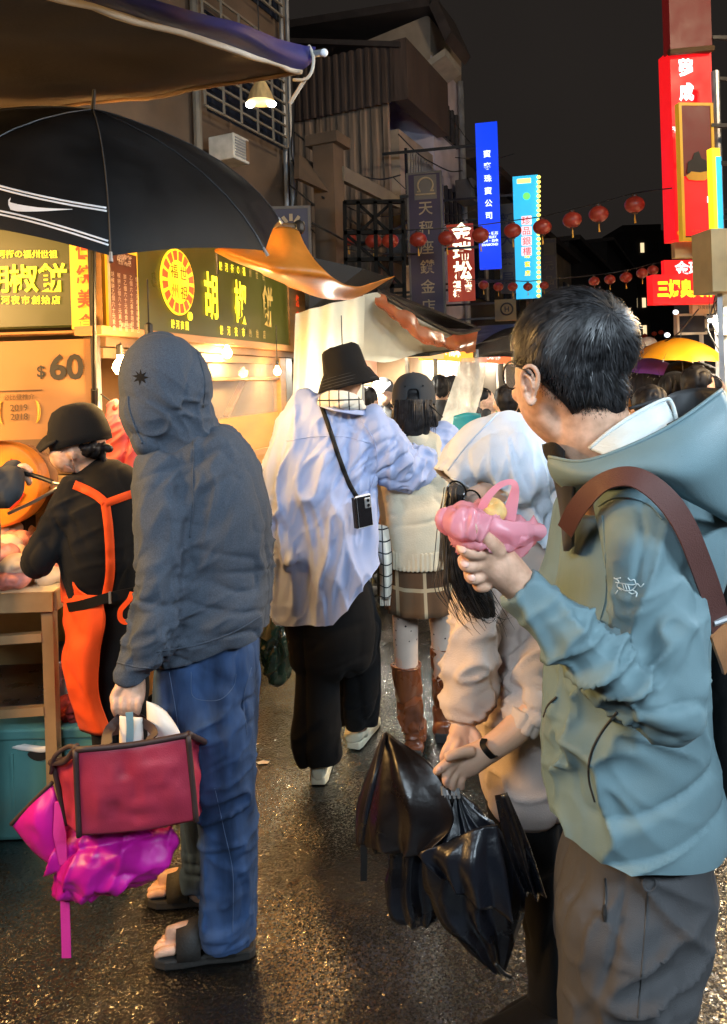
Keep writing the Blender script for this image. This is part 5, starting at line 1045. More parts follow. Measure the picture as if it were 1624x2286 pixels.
# strap and phone
st_ = strap_on('phone_strap', shirt, [(717, 902), (737, 960), (757, 1020), (778, 1075), (796, 1108)], 5, 'black_band', lm, .006)
ph = thing('mobile_phone', 'white phone in a dark case hanging from the strap on the lavender shirt', 'phone', at(812, 1175, 2.80)); c = at(813, 1141, 2.80); r_ = V(.80, .58, .06).normalized(); u_ = V(-.06, 0, 1).normalized(); n_ = r_.cross(u_)
M().obox(c, r_, n_, u_, (.036, .006, .062)).build('body', 'phone_white', ph, bevel=.006); M().obox(c - n_ * -.0065, r_, n_, u_, (.031, .0012, .057)).build('screen', 'phone_black', ph); M().obox(c + n_ * .009 + r_ * .014 + u_ * .03, r_, n_, u_, (.014, .003, .02)).build('camera_bump', 'grey_metal', ph, bevel=.004)
for k in (-1, 1): M().lathe(c + n_ * .012 + r_ * .014 + u_ * (.03 + .009 * k), [(.006, 0), (.006, .003), (.001, .003)], 12, n_).build('camera_lens', 'phone_black', ph)
M().obox(c - r_ * .04, r_, n_, u_, (.006, .011, .058)).build('case_edge', 'phone_black', ph, bevel=.003)
# trousers and trainers
q = M(); q.limb([(728, 1340, 3.0, 105, .13), (740, 1400, 3.0, 104, .135), (742, 1450, 3.0, 100, .13)], n=30, e=2.3)
q.limb([(706, 1400, 2.98, 50, .09), (709, 1500, 2.97, 46, .08), (708, 1590, 2.96, 50, .075), (706, 1650, 2.96, 54, .07), (712, 1690, 2.98, 50, .065), (714, 1702, 2.98, 48, .06)], n=24, cap=(1, 0)); q.limb([(800, 1400, 3.02, 50, .1), (803, 1500, 3.1, 47, .095), (803, 1570, 3.15, 46, .075), (803, 1605, 3.18, 45, .065), (803, 1620, 3.18, 44, .06)], n=24, cap=(1, 0))
link('trousers', remesh(q, .009, 3, [(None, 0, (.03, 0, 1), 14, .009), (at(715, 1660, 2.9), .10, (1, 0, .9), 18, .009), (at(800, 1590, 3.1), .10, (1, 0, .5), 18, .006), (at(740, 1430, 2.9), .12, (1, 0, .3), 22, .007)]), 'black_cotton', lm)
def shoe(heel, toe, parent, up, so, tilt=0):
    d = (toe - heel); d.z = 0; L = d.length; d.normalize(); s_ = d.cross(Z); P = lambda f, z, o=0: heel + d * (L * f) + s_ * o + Z * (z + tilt * (1 - f))
    q = M(); q.limbw([(*P(.04, .06), .032, .05), (*P(.2, .065), .036, .055), (*P(.45, .055), .040, .042), (*P(.75, .042), .046, .028), (*P(.94, .036), .038, .018)], 5, 20, 2.5); o = link('shoe', remesh(q, .005, 2), up, parent)
    out = [(0, .028), (.1, .038), (.3, .040), (.55, .044), (.75, .050), (.9, .044), (1, .02)]
    poly = [P(f * 1.04 - .02, .004, w) for f, w in out] + [P(f * 1.04 - .02, .004, -w) for f, w in reversed(out)]; M().prism(poly, Z * .034).build('shoe_sole', so, parent, bevel=.006, fix=True)
g1 = gnd(712, 1748); shoe(g1 + V(0, -.02, 0), g1 + V(.02, .26, 0), lm, 'sole_white', 'sole_white'); g2 = gnd(800, 1674); shoe(g2 + V(-.02, .0, 0), g2 + V(.07, .26, 0), lm, 'sole_white', 'sole_white')

# ================================================================== girl in the cream sweater
Yg = 3.12
q = M(); q.limb([(926, 965, 3.2, 34, .05), (930, 1000, 3.18, 68, .08), (932, 1060, 3.16, 80, .10), (934, 1130, 3.14, 74, .11), (936, 1200, Yg, 70, .115), (937, 1258, Yg, 68, .115)], n=30, e=2.3, cap=(1, 0)); q.limb([(992, 1010, 3.2, 32, .06), (1012, 1080, 3.22, 30, .055), (1018, 1150, 3.2, 27, .05), (1000, 1200, 3.05, 24, .04)], n=18); q.limb([(872, 1010, 3.2, 30, .06), (860, 1080, 3.24, 28, .055), (866, 1150, 3.25, 26, .05), (890, 1190, 3.28, 24, .04)], n=18)
sw_m = remesh(q, .0075, 3, [(at(930, 1110, 3.0), .14, (1, 0, .2), 22, .010), (None, 0, (.3, 0, 1), 10, .005), (at(920, 1060, 3.0), .1, (1, 0, .5), 26, .007)])
q = M(); q.ellp(924, 884, 3.2, 33, 42, .066); q.limb([(926, 915, 3.2, 24), (928, 985, 3.2, 28)]); q.limb([(930, 1010, 3.18, 56, .07), (934, 1130, 3.15, 58, .09), (938, 1260, 3.15, 58, .095), (942, 1330, 3.15, 62, .1)], n=20)
q.limb([(906, 1320, 3.14, 32), (906, 1420, 3.16, 27), (908, 1500, 3.17, 24), (918, 1620, 3.2, 17), (925, 1670, 3.2, 15)], n=18); q.limb([(982, 1320, 3.2, 31), (986, 1400, 3.25, 26), (990, 1480, 3.28, 23), (988, 1600, 3.35, 16), (988, 1650, 3.37, 14)], n=18)
gm = person([remesh(q, .008, 2)], 'person in a cream sweater, plaid skirt and brown boots seen from behind', 'skin_pale', base=gnd(950, 1680))
link('sweater', sw_m, 'cream_knit', gm)
q = M()
for k in range(44):
    a = 2 * math.pi * k / 44; c = at(937, 1240, Yg); p = c + V(.1305 * math.cos(a), .119 * math.sin(a), 0); q.limbw([(p.x, p.y, p.z + .032, .0075, .0075), (p.x, p.y, p.z - .036, .0075, .0075)], 1, 6)
link('ribbed_hem', remesh(q, .004, 1), 'cream_knit', gm)
q = M(); q.limb([(926, 966, 3.19, 33, .07), (928, 984, 3.18, 40, .085)], n=24); link('collar', remesh(q, .006, 2), 'cream_knit', gm)
# pleated skirt
c0 = at(940, 1255, 3.14); c1 = at(943, 1356, 3.14); n = 96; rows = []
for i in range(9):
    f = i / 8; row = []
    for j in range(n):
        a = 2 * math.pi * j / n; pl_ = (abs((j % 8) / 8 - .4)) * 2; rr = (1 + .10 * f * pl_); c = c0.lerp(c1, f); row.append(c + V((.122 + .022 * f) * rr * math.cos(a), (.115 + .03 * f) * rr * math.sin(a), 0))
    rows.append(row + [row[0]])
M().grid(rows).build('pleated_skirt', 'plaid_wool', gm, smooth=True, solid=.005)
q = M(); q.limb([(906, 1330, 3.14, 31), (906, 1420, 3.16, 28), (909, 1500, 3.17, 25)], n=20); tg = q; tg.limb([(983, 1330, 3.2, 30), (987, 1400, 3.25, 27), (991, 1480, 3.28, 24)], n=20); link('tights', remesh(q, .006, 2), 'tights', gm)
def boot(P, heel, toe, parent):
    q = M(); q.limb(P, n=24, cap=(0, 1)); d = (toe - heel).normalized(); h = heel; q.limbw([(*(h + Z * .05), .034, .045), (*(h + d * .08 + Z * .055), .036, .045), (*(h + d * .16 + Z * .04), .038, .03), (*(h + d * .23 + Z * .03), .032, .02)], 5, 18)
    o = link('boot', remesh(q, .005, 2, [(None, 0, (1, 0, .4), 22, .006), (at(P[0][0], P[0][1] + 150, 3.15), .10, (1, 0, .2), 30, .009)]), 'boot_leather', parent)
    M().obox(h + Z * .02, V(d.y, -d.x, 0), d, Z, (.032, .032, .022)).build('boot_heel', 'sandal_rubber', o, bevel=.005)
    P0 = at(P[0][0], P[0][1], P[0][2]); w = P[0][3] * P[0][2] / F; M().tube([P0 + V(w * math.cos(a), w * .95 * math.sin(a), .004 * math.sin(a * 2)) for a in [R(15 * i) for i in range(25)]], .004, 6).build('boot_rim', 'boot_leather', o, smooth=True)
h1 = gnd(926, 1690); boot([(907, 1484, 3.17, 33), (911, 1530, 3.17, 32), (918, 1600, 3.18, 27), (925, 1650, 3.19, 20), (927, 1672, 3.19, 20)], h1, h1 + V(.05, .25, 0), gm); h2 = gnd(990, 1652); boot([(992, 1444, 3.28, 30), (993, 1500, 3.3, 29), (990, 1570, 3.33, 24), (989, 1615, 3.35, 18), (989, 1635, 3.35, 18)], h2, h2 + V(.06, .25, 0), gm)
# hair and baseball cap, seen from behind
q = M(); q.ellp(924, 882, 3.19, 40, 44, .078); q.limb([(922, 905, 3.17, 42, .078), (924, 935, 3.16, 43, .075), (928, 958, 3.16, 34, .06)], n=22); q.ellp(885, 925, 3.19, 9, 36, .03, tilt=8); q.ellp(966, 922, 3.19, 9, 34, .03, tilt=-10); hr = link('hair', remesh(q, .006, 2, [(None, 0, (.1, 0, 1), 45, .006)]), 'hair_black', gm)
rnd = random.Random(3)
for k in range(60):
    a = rnd.uniform(-1, 1); x0 = 924 + a * 42; M().tube([at(x0, 892, 3.085 + .03 * abs(a)), at(x0 + a * 3, 925, 3.07 + .04 * abs(a)), at(x0 + a * 9 + rnd.uniform(-3, 3), 955 + rnd.uniform(-8, 14), 3.09 + .05 * abs(a))], [.0022, .0022, .0006], 4, sub=4).build('strand', 'hair_strand', hr)
c = at(924, 885, 3.19); ax = V(.02, .12, 1).normalized(); q = M(); q.lathe(c, [(.093, -.038), (.0935, -.01), (.092, .02), (.083, .055), (.066, .082), (.042, .096), (.015, .101), (.002, .102)], 36, ax); me = q.mesh('cap')
bm = bmesh.new(); bm.from_mesh(me); opening = c + V(-.003, -.09, -.012)
bmesh.ops.delete(bm, geom=[f for f in bm.faces if (f.calc_center_median().y < c.y - .05 and abs(f.calc_center_median().x - opening.x) < .024 and f.calc_center_median().z < c.z + .022) or len(f.verts) > 8], context='FACES'); bm.to_mesh(me); bm.free(); finish(me)
cp = link('baseball_cap', me, 'charcoal_twill', gm, solid=.004); cp.modifiers.new('u', 'SUBSURF').render_levels = 1
pipe('cap_strap', [c + V(-.03, -.092, -.028), c + V(0, -.098, -.03), c + V(.03, -.092, -.027)], .006, 'charcoal_twill', gm); pipe('cap_button', [c + ax * .101, c + ax * .106], .006, 'charcoal_twill', gm, sub=2)
M().tube([c + V(.05, -.083, -.03), c + V(.075, -.085, -.05), c + V(.115, -.07, -.09)], .003, 5, sub=4).build('cap_cord', 'black_band', gm)
for dx in (-.04, .035): M().lathe(c + V(dx, -.078, .045), [(.004, 0), (.004, .003), (.001, .003)], 8, V(0, -1, .4)).build('eyelet', 'black_band', cp)
q = M(); q.limbw([(c.x, c.y + .08, c.z - .03, .075, .006), (c.x, c.y + .13, c.z - .05, .07, .005), (c.x, c.y + .16, c.z - .065, .045, .004)], 4, 20); q.build('cap_brim', 'charcoal_twill', gm, smooth=True, fix=True)
# ================================================================== woman in the pale hood
Yw = 1.78
b_h = M(); b_h.ellp(1105, 1060, Yw, 76, 96, .105, tilt=18); b_h.ellp(1062, 1105, 1.75, 52, 60, .08, tilt=20); b_h.ellp(1034, 1112, 1.69, 8, 15, .014, tilt=10); b_h.limb([(1130, 1110, 1.80, 46, .055), (1160, 1210, 1.82, 40, .045)])
torW = [(1168, 1165, 1.82, 62, .075), (1170, 1205, 1.81, 84, .10), (1168, 1260, 1.80, 98, .12), (1165, 1380, 1.76, 105, .14), (1160, 1500, 1.75, 104, .15), (1165, 1620, 1.75, 100, .15), (1170, 1740, 1.75, 95, .14)]
aN = [(1078, 1270, 1.72, 60, .07), (1062, 1360, 1.66, 58, .068), (1052, 1450, 1.62, 52, .062), (1045, 1530, 1.60, 53, .06), (1036, 1572, 1.60, 44, .05), (1032, 1600, 1.60, 33, .036)]
aF = [(1225, 1290, 1.72, 60, .07), (1215, 1400, 1.66, 62, .07), (1196, 1500, 1.60, 60, .068), (1185, 1580, 1.56, 46, .055), (1168, 1622, 1.54, 36, .042)]
q = M(); q.limb(torW, n=34, e=2.3); q.limb(aN, n=24, cap=(1, 0)); q.limb(aF, n=24, cap=(1, 0))
hm_ = remesh(q, .0065, 3, [(None, 0, (.2, 0, 1), 10, .004), (at(1045, 1520, 1.58), .11, (1, 0, .3), 32, .010), (at(1060, 1400, 1.62), .1, (1, 0, .4), 26, .008), (at(1195, 1540, 1.55), .11, (1, 0, -.5), 34, .012), (at(1130, 1480, 1.65), .14, (.3, 0, 1), 16, .012), (at(1150, 1650, 1.65), .16, (1, 0, .3), 20, .008)])
q = b_h; q.limb(torW[2:], k=.74, n=22); q.limb(aN, k=.62, n=14); q.limb(aF, k=.62, n=14); q.limb([(1165, 1720, 1.75, 60, .08), (1195, 1900, 1.78, 34), (1210, 2150, 1.8, 28), (1215, 2290, 1.82, 26)], n=16); q.limb([(1225, 1720, 1.78, 40, .06), (1255, 1900, 1.83, 34), (1270, 2150, 1.88, 34), (1275, 2260, 1.9, 26)], n=16)
bw0 = remesh(q, .009, 2)
# hands: right hand reaching down, left hand over the umbrella ties
q = M(); q.limb([(1033, 1590, 1.60, 24, .022), (1034, 1620, 1.585, 27, .024), (1028, 1648, 1.57, 30, .022), (1018, 1660, 1.56, 26, .018)], n=18)
for (P) in ([(1012, 1650, 1.56, .0098), (998, 1672, 1.55, .0095), (990, 1690, 1.55, .0085), (992, 1702, 1.56, .0075)], [(1024, 1655, 1.55, .0098), (1012, 1682, 1.54, .0094), (1004, 1700, 1.545, .0085), (1006, 1712, 1.555, .0075)], [(1038, 1655, 1.555, .0096), (1034, 1682, 1.545, .0092), (1024, 1700, 1.55, .0084), (1020, 1712, 1.56, .0075)], [(1052, 1648, 1.56, .0088), (1056, 1672, 1.55, .0084), (1048, 1690, 1.555, .0078)], [(1048, 1625, 1.575, .0115), (1066, 1645, 1.56, .0105), (1068, 1668, 1.55, .0095)]): cap3(q, [(at(x, y, Y), r_) for x, y, Y, r_ in P], 10)
h_a = remesh(q, .003, 2)
q = M(); q.limb([(1178, 1600, 1.545, 34, .034), (1140, 1638, 1.53, 31, .030), (1100, 1668, 1.515, 28, .026), (1072, 1685, 1.505, 30, .024), (1045, 1700, 1.50, 34, .022), (1022, 1712, 1.495, 30, .018)], n=20)
for P in ([(1020, 1690, 1.485, .0105), (998, 1704, 1.475, .0100), (982, 1716, 1.47, .0090), (975, 1722, 1.475, .008)], [(1016, 1704, 1.485, .0105), (1000, 1724, 1.475, .0098), (996, 1742, 1.475, .0088), (1002, 1752, 1.485, .0078)], [(1022, 1716, 1.488, .0102), (1012, 1738, 1.478, .0096), (1010, 1754, 1.48, .0086), (1018, 1762, 1.49, .0076)], [(1036, 1722, 1.492, .0095), (1030, 1742, 1.484, .0088), (1030, 1756, 1.488, .0078)], [(1050, 1678, 1.485, .0120), (1022, 1682, 1.465, .0105), (1000, 1690, 1.46, .0095)]): cap3(q, [(at(x, y, Y), r_) for x, y, Y, r_ in P], 10)
h_b = remesh(q, .003, 2)
# face: nose, brow under the hood
wm = person([bw0, h_a, h_b], 'person in a pale hooded sweatshirt bending over a folded wet umbrella', 'skin_pale', base=gnd(1215, 2270))
link('sweatshirt', hm_, 'hoodie_fleece', wm)
for (x, y, Y, rx, ry) in ((1036, 1568, 1.60, 40, .046),): pass
q = M(); q.limb([(1036, 1578, 1.60, 37, .042), (1032, 1612, 1.60, 32, .036)], n=24, cap=(0, 0)); link('cuff', remesh(q, .005, 1, [(None, 0, (.1, 0, 1), 60, .002)]), 'hoodie_fleece', wm)
q = M(); q.limb([(1178, 1592, 1.548, 42, .046), (1160, 1630, 1.54, 36, .04)], n=24, cap=(0, 0)); link('cuff', remesh(q, .005, 1, [(None, 0, (.6, 0, 1), 60, .002)]), 'hoodie_fleece', wm)
q = M(); q.limb([(1165, 1690, 1.75, 92, .125), (1175, 1780, 1.75, 90, .12), (1185, 1850, 1.76, 86, .11)], n=24); q.limb([(1190, 1800, 1.76, 64, .085), (1205, 1950, 1.78, 52, .07), (1218, 2120, 1.8, 46, .06), (1222, 2260, 1.82, 44, .055), (1222, 2330, 1.82, 44, .055)], n=20); q.limb([(1245, 1800, 1.8, 60, .08), (1265, 1950, 1.85, 52, .07), (1276, 2120, 1.88, 46, .06), (1280, 2290, 1.9, 44, .055)], n=20)
link('trousers', remesh(q, .009, 3, [(None, 0, (.1, 0, 1), 12, .006)]), 'black_cotton', wm)
for gx, gy in ((1222, 2345), (1280, 2300)): p = gnd(gx, gy); shoe(p + V(.03, .02, 0), p + V(-.2, -.04, 0), wm, 'black_cotton', 'sandal_rubber')
# hood: open shell falling on the shoulders
q = M(); q.limb([(1012, 1060, 1.73, 40, .075), (1050, 1040, 1.75, 74, .11), (1095, 1030, 1.77, 102, .135), (1130, 1050, 1.79, 108, .14)], n=28, cap=(1, 1)); q.ellp(1128, 1010, 1.78, 80, 98, .14, tilt=14); q.limb([(1140, 1010, 1.79, 82, .13), (1160, 1090, 1.80, 82, .125), (1168, 1160, 1.80, 94, .13), (1172, 1215, 1.80, 98, .13)], n=28, cap=(1, .3))
FW = [(None, 0, (-.35, 0, 1), 9, .005), (at(1190, 1130, 1.68), .12, (-.15, 0, 1), 24, .012), (at(1120, 1150, 1.65), .10, (.4, 0, 1), 24, .007), (at(1210, 1190, 1.68), .08, (.8, 0, 1), 26, .008)]
a, b = at(950, 1062, 1.72), at(1100, 1140, 1.68); fn = V(-.62, -.10, -.78).normalized()
wh = link('hood', remesh(q, .006, 4, FW, cut=[(at(1040, 1095, 1.72), fn)]), 'hood_fleece_cool_lit', wm, solid=.009, off=-1)
sew('hood_hem', wh, [(978, 1062), (1020, 1072), (1060, 1098), (1095, 1120)], 'hood_fleece_cool_lit', wm, .003, .001); sew('hood_seam', wh, [(1120, 915), (1050, 985), (1000, 1050)], 'hood_fleece_cool_lit', wm, .0025, .001)
# spectacles
for dx, dy, Y in ((0, 0, 1.645), (34, 20, 1.655)):
    o_ = at(1020 + dx, 1097 + dy, Y); r_ = V(.82, .25, -.5).normalized(); u_ = V(.35, .1, .9).normalized(); P = [o_ + r_ * (.024 * math.cos(a)) + u_ * (.021 * math.sin(a)) for a in [R(18 * i) for i in range(21)]]
    gl = M().tube(P, .0022, 6).build('spectacle_rim', 'glass_frame', wm); M().add(P[:-1], [tuple(range(20))]).build('lens', 'lens', gl)
pipe('spectacle_bridge', [at(1031, 1104, 1.643), at(1037, 1108, 1.643)], .002, 'glass_frame', wm)
# long dark hair falling out of the hood
hb_ = M(); hb_.limb([(1018, 1095, 1.72, 16, .04), (1020, 1150, 1.66, 12, .035), (1026, 1220, 1.63, 15, .035), (1044, 1290, 1.61, 30, .04), (1070, 1345, 1.60, 32, .035), (1092, 1382, 1.60, 16, .02)], n=22); hw_ = link('hair', remesh(hb_, .005, 2, [(None, 0, (-.1, 0, 1), 50, .006)]), 'hair_black', wm)
rnd = random.Random(5)
q = M()
for k in range(330):
    a = rnd.gauss(0, .5); dd = rnd.uniform(-.035, .02); e = rnd.uniform(-1, 1); ln = rnd.uniform(.45, 1.0); wv = rnd.uniform(-3, 3)
    P = [(1016 + a * 16, 1082 + rnd.uniform(0, 24), 1.70 + dd), (1012 + a * 20 + wv * .5, 1160, 1.625 + dd), (1018 + a * 28 + e * 4 + wv, 1240, 1.60 + dd), (1034 + a * 46 + e * 8 - wv, 1310, 1.585 + dd), (1064 + a * 54 + e * 12, 1362 + rnd.uniform(-20, 30), 1.58 + dd), (1092 + a * 50 + e * 18, 1392 + rnd.uniform(-20, 34), 1.585 + dd)]
    P = P[:max(3, int(round(6 * ln)))]
    q.tube([at(*p) for p in P], [.0014, .0014, .0011, .0003], 3, sub=4)
o = q.build('hair_strands', 'hair_strand', wm, smooth=True); o['kind'] = 'stuff'
ribbon('wrist_band', [at(1082, 1650, 1.5), at(1078, 1662, 1.482), at(1086, 1676, 1.472), at(1100, 1690, 1.480), at(1108, 1688, 1.5)], .012, 'black_band', wm, [V(-.3, -.6, 1), V(-.4, -1, .4), V(-.2, -1, 0), V(0, -1, -.5), V(.2, -.6, -1)])

# half folded wet umbrellas
u1 = thing('folded_umbrella', 'wet brownish black umbrella half folded, drooping left of the hands', 'umbrella', at(900, 1900, 1.5))
def pleat(rows, nu, nv, k, amp, seed, pw=1.0):
    """thin cloth with sharp folds running from the first row to the last"""
    G = sheet(rows, nu, nv); a, b = len(G), len(G[0]); nrm = (G[-1][-1] - G[-1][0]).cross(G[0][b // 2] - G[-1][b // 2]).normalized()
    if nrm.y > 0: nrm = -nrm
    co = np.array([[tuple(p) for p in r] for r in G]).reshape(-1, 3); nz = vnoise(co * 9, seed).reshape(a, b); n2 = (1 - 2 * np.abs(vnoise(co * [16, 16, 7], seed + 3))).reshape(a, b); out = []
    for i in range(a):
        f = (i / (a - 1)) ** pw; out.append([G[i][j] + nrm * float(f * amp * (abs(((j / (b - 1) * k + .35 * nz[i, j]) % 1) * 2 - 1) * 2 - 1) + amp * .45 * n2[i, j] * (.3 + f)) for j in range(b)])
    return out
A = [[at(856, 1640, 1.60), at(862, 1634, 1.585), at(872, 1640, 1.57)], [at(828, 1710, 1.59), at(880, 1712, 1.52), at(968, 1712, 1.51)], [at(796, 1800, 1.585), at(890, 1812, 1.485), at(1012, 1800, 1.47)], [at(800, 1880, 1.575), at(880, 1890, 1.50), at(1010, 1850, 1.465)], [at(812, 1888, 1.57), at(880, 1908, 1.51), at(948, 1912, 1.47)]]
M().grid(pleat(A, 18, 10, 3.0, .012, 5)).build('canopy', 'wet_nylon_brown', u1, smooth=True, solid=.0015)
A = [[at(858, 1640, 1.61), at(866, 1637, 1.62), at(876, 1642, 1.60)], [at(820, 1760, 1.64), at(900, 1770, 1.66), at(1000, 1760, 1.58)], [at(808, 1885, 1.62), at(880, 1905, 1.64), at(1000, 1870, 1.56)]]
M().grid(pleat(A, 14, 12, 3.5, .010, 8)).build('back_canopy', 'wet_nylon', u1, smooth=True, solid=.0015)
pipe('rib', [at(860, 1640, 1.578), at(838, 1730, 1.50), at(815, 1830, 1.50), at(808, 1880, 1.54)], .006, 'wet_nylon', u1); ribbon('closing_strap', [at(812, 1880, 1.56), at(813, 1920, 1.555), at(812, 1966, 1.555)], .014, 'black_band', u1, V(0, -1, 0)); pipe('shaft', [at(985, 1735, 1.50), at(930, 1790, 1.56), at(870, 1860, 1.6)], .006, 'black_metal', u1)
pipe('handle', [at(1020, 1728, 1.495), at(996, 1742, 1.5), at(975, 1752, 1.505)], .011, 'black_metal', u1)
u2 = thing('folded_umbrella', 'wet navy black umbrella bundle hanging in folds below the hands', 'umbrella', at(1040, 2190, 1.5))
def furl(prof, n, depth, seed, name, m):
    """half closed canopy: star shaped pleats round an axis; prof = (px, py, Y, half width px)"""
    W = catmull(prof, 7); q = M(); rg = []; k_ = n * 8
    for i, (x, y, Y, hw) in enumerate(W):
        c = at(x, y, Y); r_ = max(hw, 1) * Y / F; row = []
        for j in range(k_):
            a = 2 * math.pi * j / k_; fr = (j % 8) / 8; pl_ = 1 - depth * (1 - abs(fr * 2 - 1)) ** .7; ca = a + .12 * math.sin(i * .35 + seed)
            row.append(c + V(math.cos(ca) * r_ * pl_, math.sin(ca) * r_ * pl_ * .62, 0))
        rg.append(row)
    co = np.array([tuple(p) for r in rg for p in r]); d = vnoise(co * 8, seed) * .016 + (1 - 2 * np.abs(vnoise(co * [14, 14, 9], seed + 1))) * .007 + vnoise(co * 24, seed + 2) * .004
    co = co + np.stack([d, d * .6, vnoise(co * 7, seed + 5) * .012], 1); L = len(rg[0]); q.rings([[Vector(co[i * L + j]) for j in range(L)] for i in range(len(rg))], False); return q.build(name, m, u2, smooth=True)
furl([(1008, 1764, 1.51, 8), (1030, 1820, 1.50, 62), (1044, 1900, 1.49, 104), (1062, 1990, 1.49, 110), (1080, 2070, 1.49, 82), (1094, 2140, 1.49, 44), (1100, 2192, 1.49, 12)], 8, .42, 3, 'canopy', 'wet_nylon')
furl([(985, 1800, 1.57, 20), (932, 1870, 1.57, 62), (918, 1960, 1.57, 66), (922, 2030, 1.57, 58), (926, 2062, 1.57, 40)], 7, .35, 7, 'side_canopy', 'wet_nylon')
A = [[at(1105, 1775, 1.47), at(1120, 1772, 1.45), at(1132, 1768, 1.47)], [at(1128, 1880, 1.45), at(1160, 1885, 1.43), at(1180, 1880, 1.45)], [at(1170, 1990, 1.46), at(1196, 2000, 1.45), at(1216, 1992, 1.46)]]; M().grid(pleat(A, 12, 10, 2.0, .012, 3)).build('loose_panel', 'wet_nylon', u2, smooth=True, solid=.0015)
A = [[at(1000, 1880, 1.43), at(1060, 1850, 1.41), at(1110, 1840, 1.42)], [at(938, 1905, 1.44), at(1040, 1930, 1.385), at(1130, 1940, 1.40)], [at(985, 1960, 1.43), at(1050, 2010, 1.39), at(1145, 2050, 1.40)]]; M().grid(pleat(A, 14, 12, 3.0, .014, 11)).build('front_fold', 'wet_nylon', u2, smooth=True, solid=.0015)
for P in ([at(1105, 2150, 1.45), at(1125, 2172, 1.45), at(1142, 2180, 1.45)], [at(985, 1725, 1.48), at(1000, 1750, 1.48), at(1008, 1790, 1.48)]): pipe('rib_end', P, .004, 'black_metal', u2)
for k in range(8): M().tube([at(988 + k * 5, 1755 + 4 * (k % 3), 1.482), at(990 + k * 5, 1775 + 7 * (k % 2), 1.478)], .0035, 6).build('rib_end', 'grey_metal', u2)
# ================================================================== man in the teal jacket
Yj = 1.33
torJ = [(1420, 1060, 1.36, 100, .09), (1440, 1120, 1.36, 160, .13), (1436, 1200, 1.36, 170, .150), (1410, 1320, 1.36, 158, .155), (1392, 1450, 1.36, 160, .16), (1390, 1600, 1.35, 172, .162), (1398, 1720, 1.35, 180, .165), (1412, 1800, 1.35, 186, .165), (1424, 1870, 1.35, 182, .16), (1428, 1990, 1.35, 178, .155)]
upJ = [(1415, 1120, 1.22, 85, .075), (1432, 1180, 1.18, 92, .08), (1450, 1280, 1.15, 100, .08), (1462, 1390, 1.13, 98, .078), (1478, 1490, 1.11, 88, .074), (1487, 1560, 1.10, 78, .068)]
foJ = [(1490, 1570, 1.10, 74, .066), (1430, 1545, 1.09, 74, .066), (1350, 1482, 1.085, 70, .062), (1265, 1408, 1.085, 62, .055), (1200, 1350, 1.09, 55, .047), (1156, 1306, 1.095, 54, .044)]
farJ = [(1300, 1150, 1.50, 60, .08), (1275, 1260, 1.52, 55, .07), (1240, 1330, 1.50, 48, .06)]
q = M(); q.limb(torJ, n=40, e=2.35, cap=(1, 0)); q.limb(upJ, n=30); q.limb(foJ, n=28, cap=(1, 0)); q.limb(farJ, n=20)
FT = [(None, 0, (.1, 0, 1), 7, .004), (at(1340, 1460, 1.05), .10, (1, 0, 1), 24, .012), (at(1440, 1490, 1.05), .10, (1, 0, .5), 24, .012), (at(1470, 1600, 1.05), .07, (1, 0, .3), 26, .007), (at(1230, 1390, 1.05), .07, (.6, 0, -1), 30, .009), (at(1440, 1330, 1.05), .13, (.35, 0, 1), 14, .009), (at(1520, 1250, 1.1), .08, (.2, 0, 1), 26, .009), (at(1350, 1780, 1.2), .16, (1, 0, .45), 14, .012), (at(1260, 1700, 1.2), .13, (1, 0, -.7), 18, .012), (at(1500, 1820, 1.2), .16, (1, 0, .35), 13, .009), (at(1390, 1640, 1.2), .12, (1, 0, -.5), 20, .008), (at(1550, 1350, 1.15), .09, (.1, 0, 1), 24, .010)]
hb0 = at(1335, 1946, 1.2); p1, p2 = at(1245, 1885, 1.28), at(1600, 1905, 1.28)
jk = remesh(q, .0055, 3, FT, cut=[(at(1420, 1950, 1.19), V(-.05, .10, -1).normalized())])
q = M(); q.limb(torJ[1:-1], k=.66, n=24); q.limb(upJ, k=.6, n=14); q.limb(foJ, k=.55, n=14); q.limb(farJ, k=.6, n=14)
q.limb([(1415, 1900, 1.35, 110, .10), (1412, 1960, 1.35, 115, .11), (1400, 2100, 1.33, 90, .09), (1400, 2286, 1.32, 70, .07), (1405, 2600, 1.32, 48, .05), (1408, 2800, 1.32, 38, .045)], n=18); q.limb([(1430, 1990, 1.42, 90, .08), (1440, 2280, 1.47, 70, .07), (1440, 2620, 1.5, 44, .045)], n=18)
bj0 = remesh(q, .009, 2)
# head: skull, cheek, jaw, ear, nose
q = M(); q.ellp(1290, 765, 1.33, 128, 112, .084, tilt=8); q.ellp(1232, 830, 1.335, 80, 95, .066, tilt=-12); q.limb([(1185, 840, 1.35, 34, .05), (1205, 910, 1.35, 42, .05), (1238, 958, 1.35, 36, .045), (1262, 972, 1.35, 30, .045)], n=20); q.ellp(1300, 870, 1.33, 96, 80, .066); q.ellp(1156, 878, 1.375, 14, 20, .014)
q.limb([(1318, 880, 1.33, 76, .058), (1316, 930, 1.335, 88, .062), (1326, 980, 1.345, 98, .070), (1350, 1030, 1.355, 106, .078), (1385, 1085, 1.36, 112, .08)], n=28)
hdm = remesh(q, .0042, 6)
from mathutils.bvhtree import BVHTree as _BVH
HEADTREE = _BVH.FromPolygons([v.co.copy() for v in hdm.vertices], [tuple(p.vertices) for p in hdm.polygons])
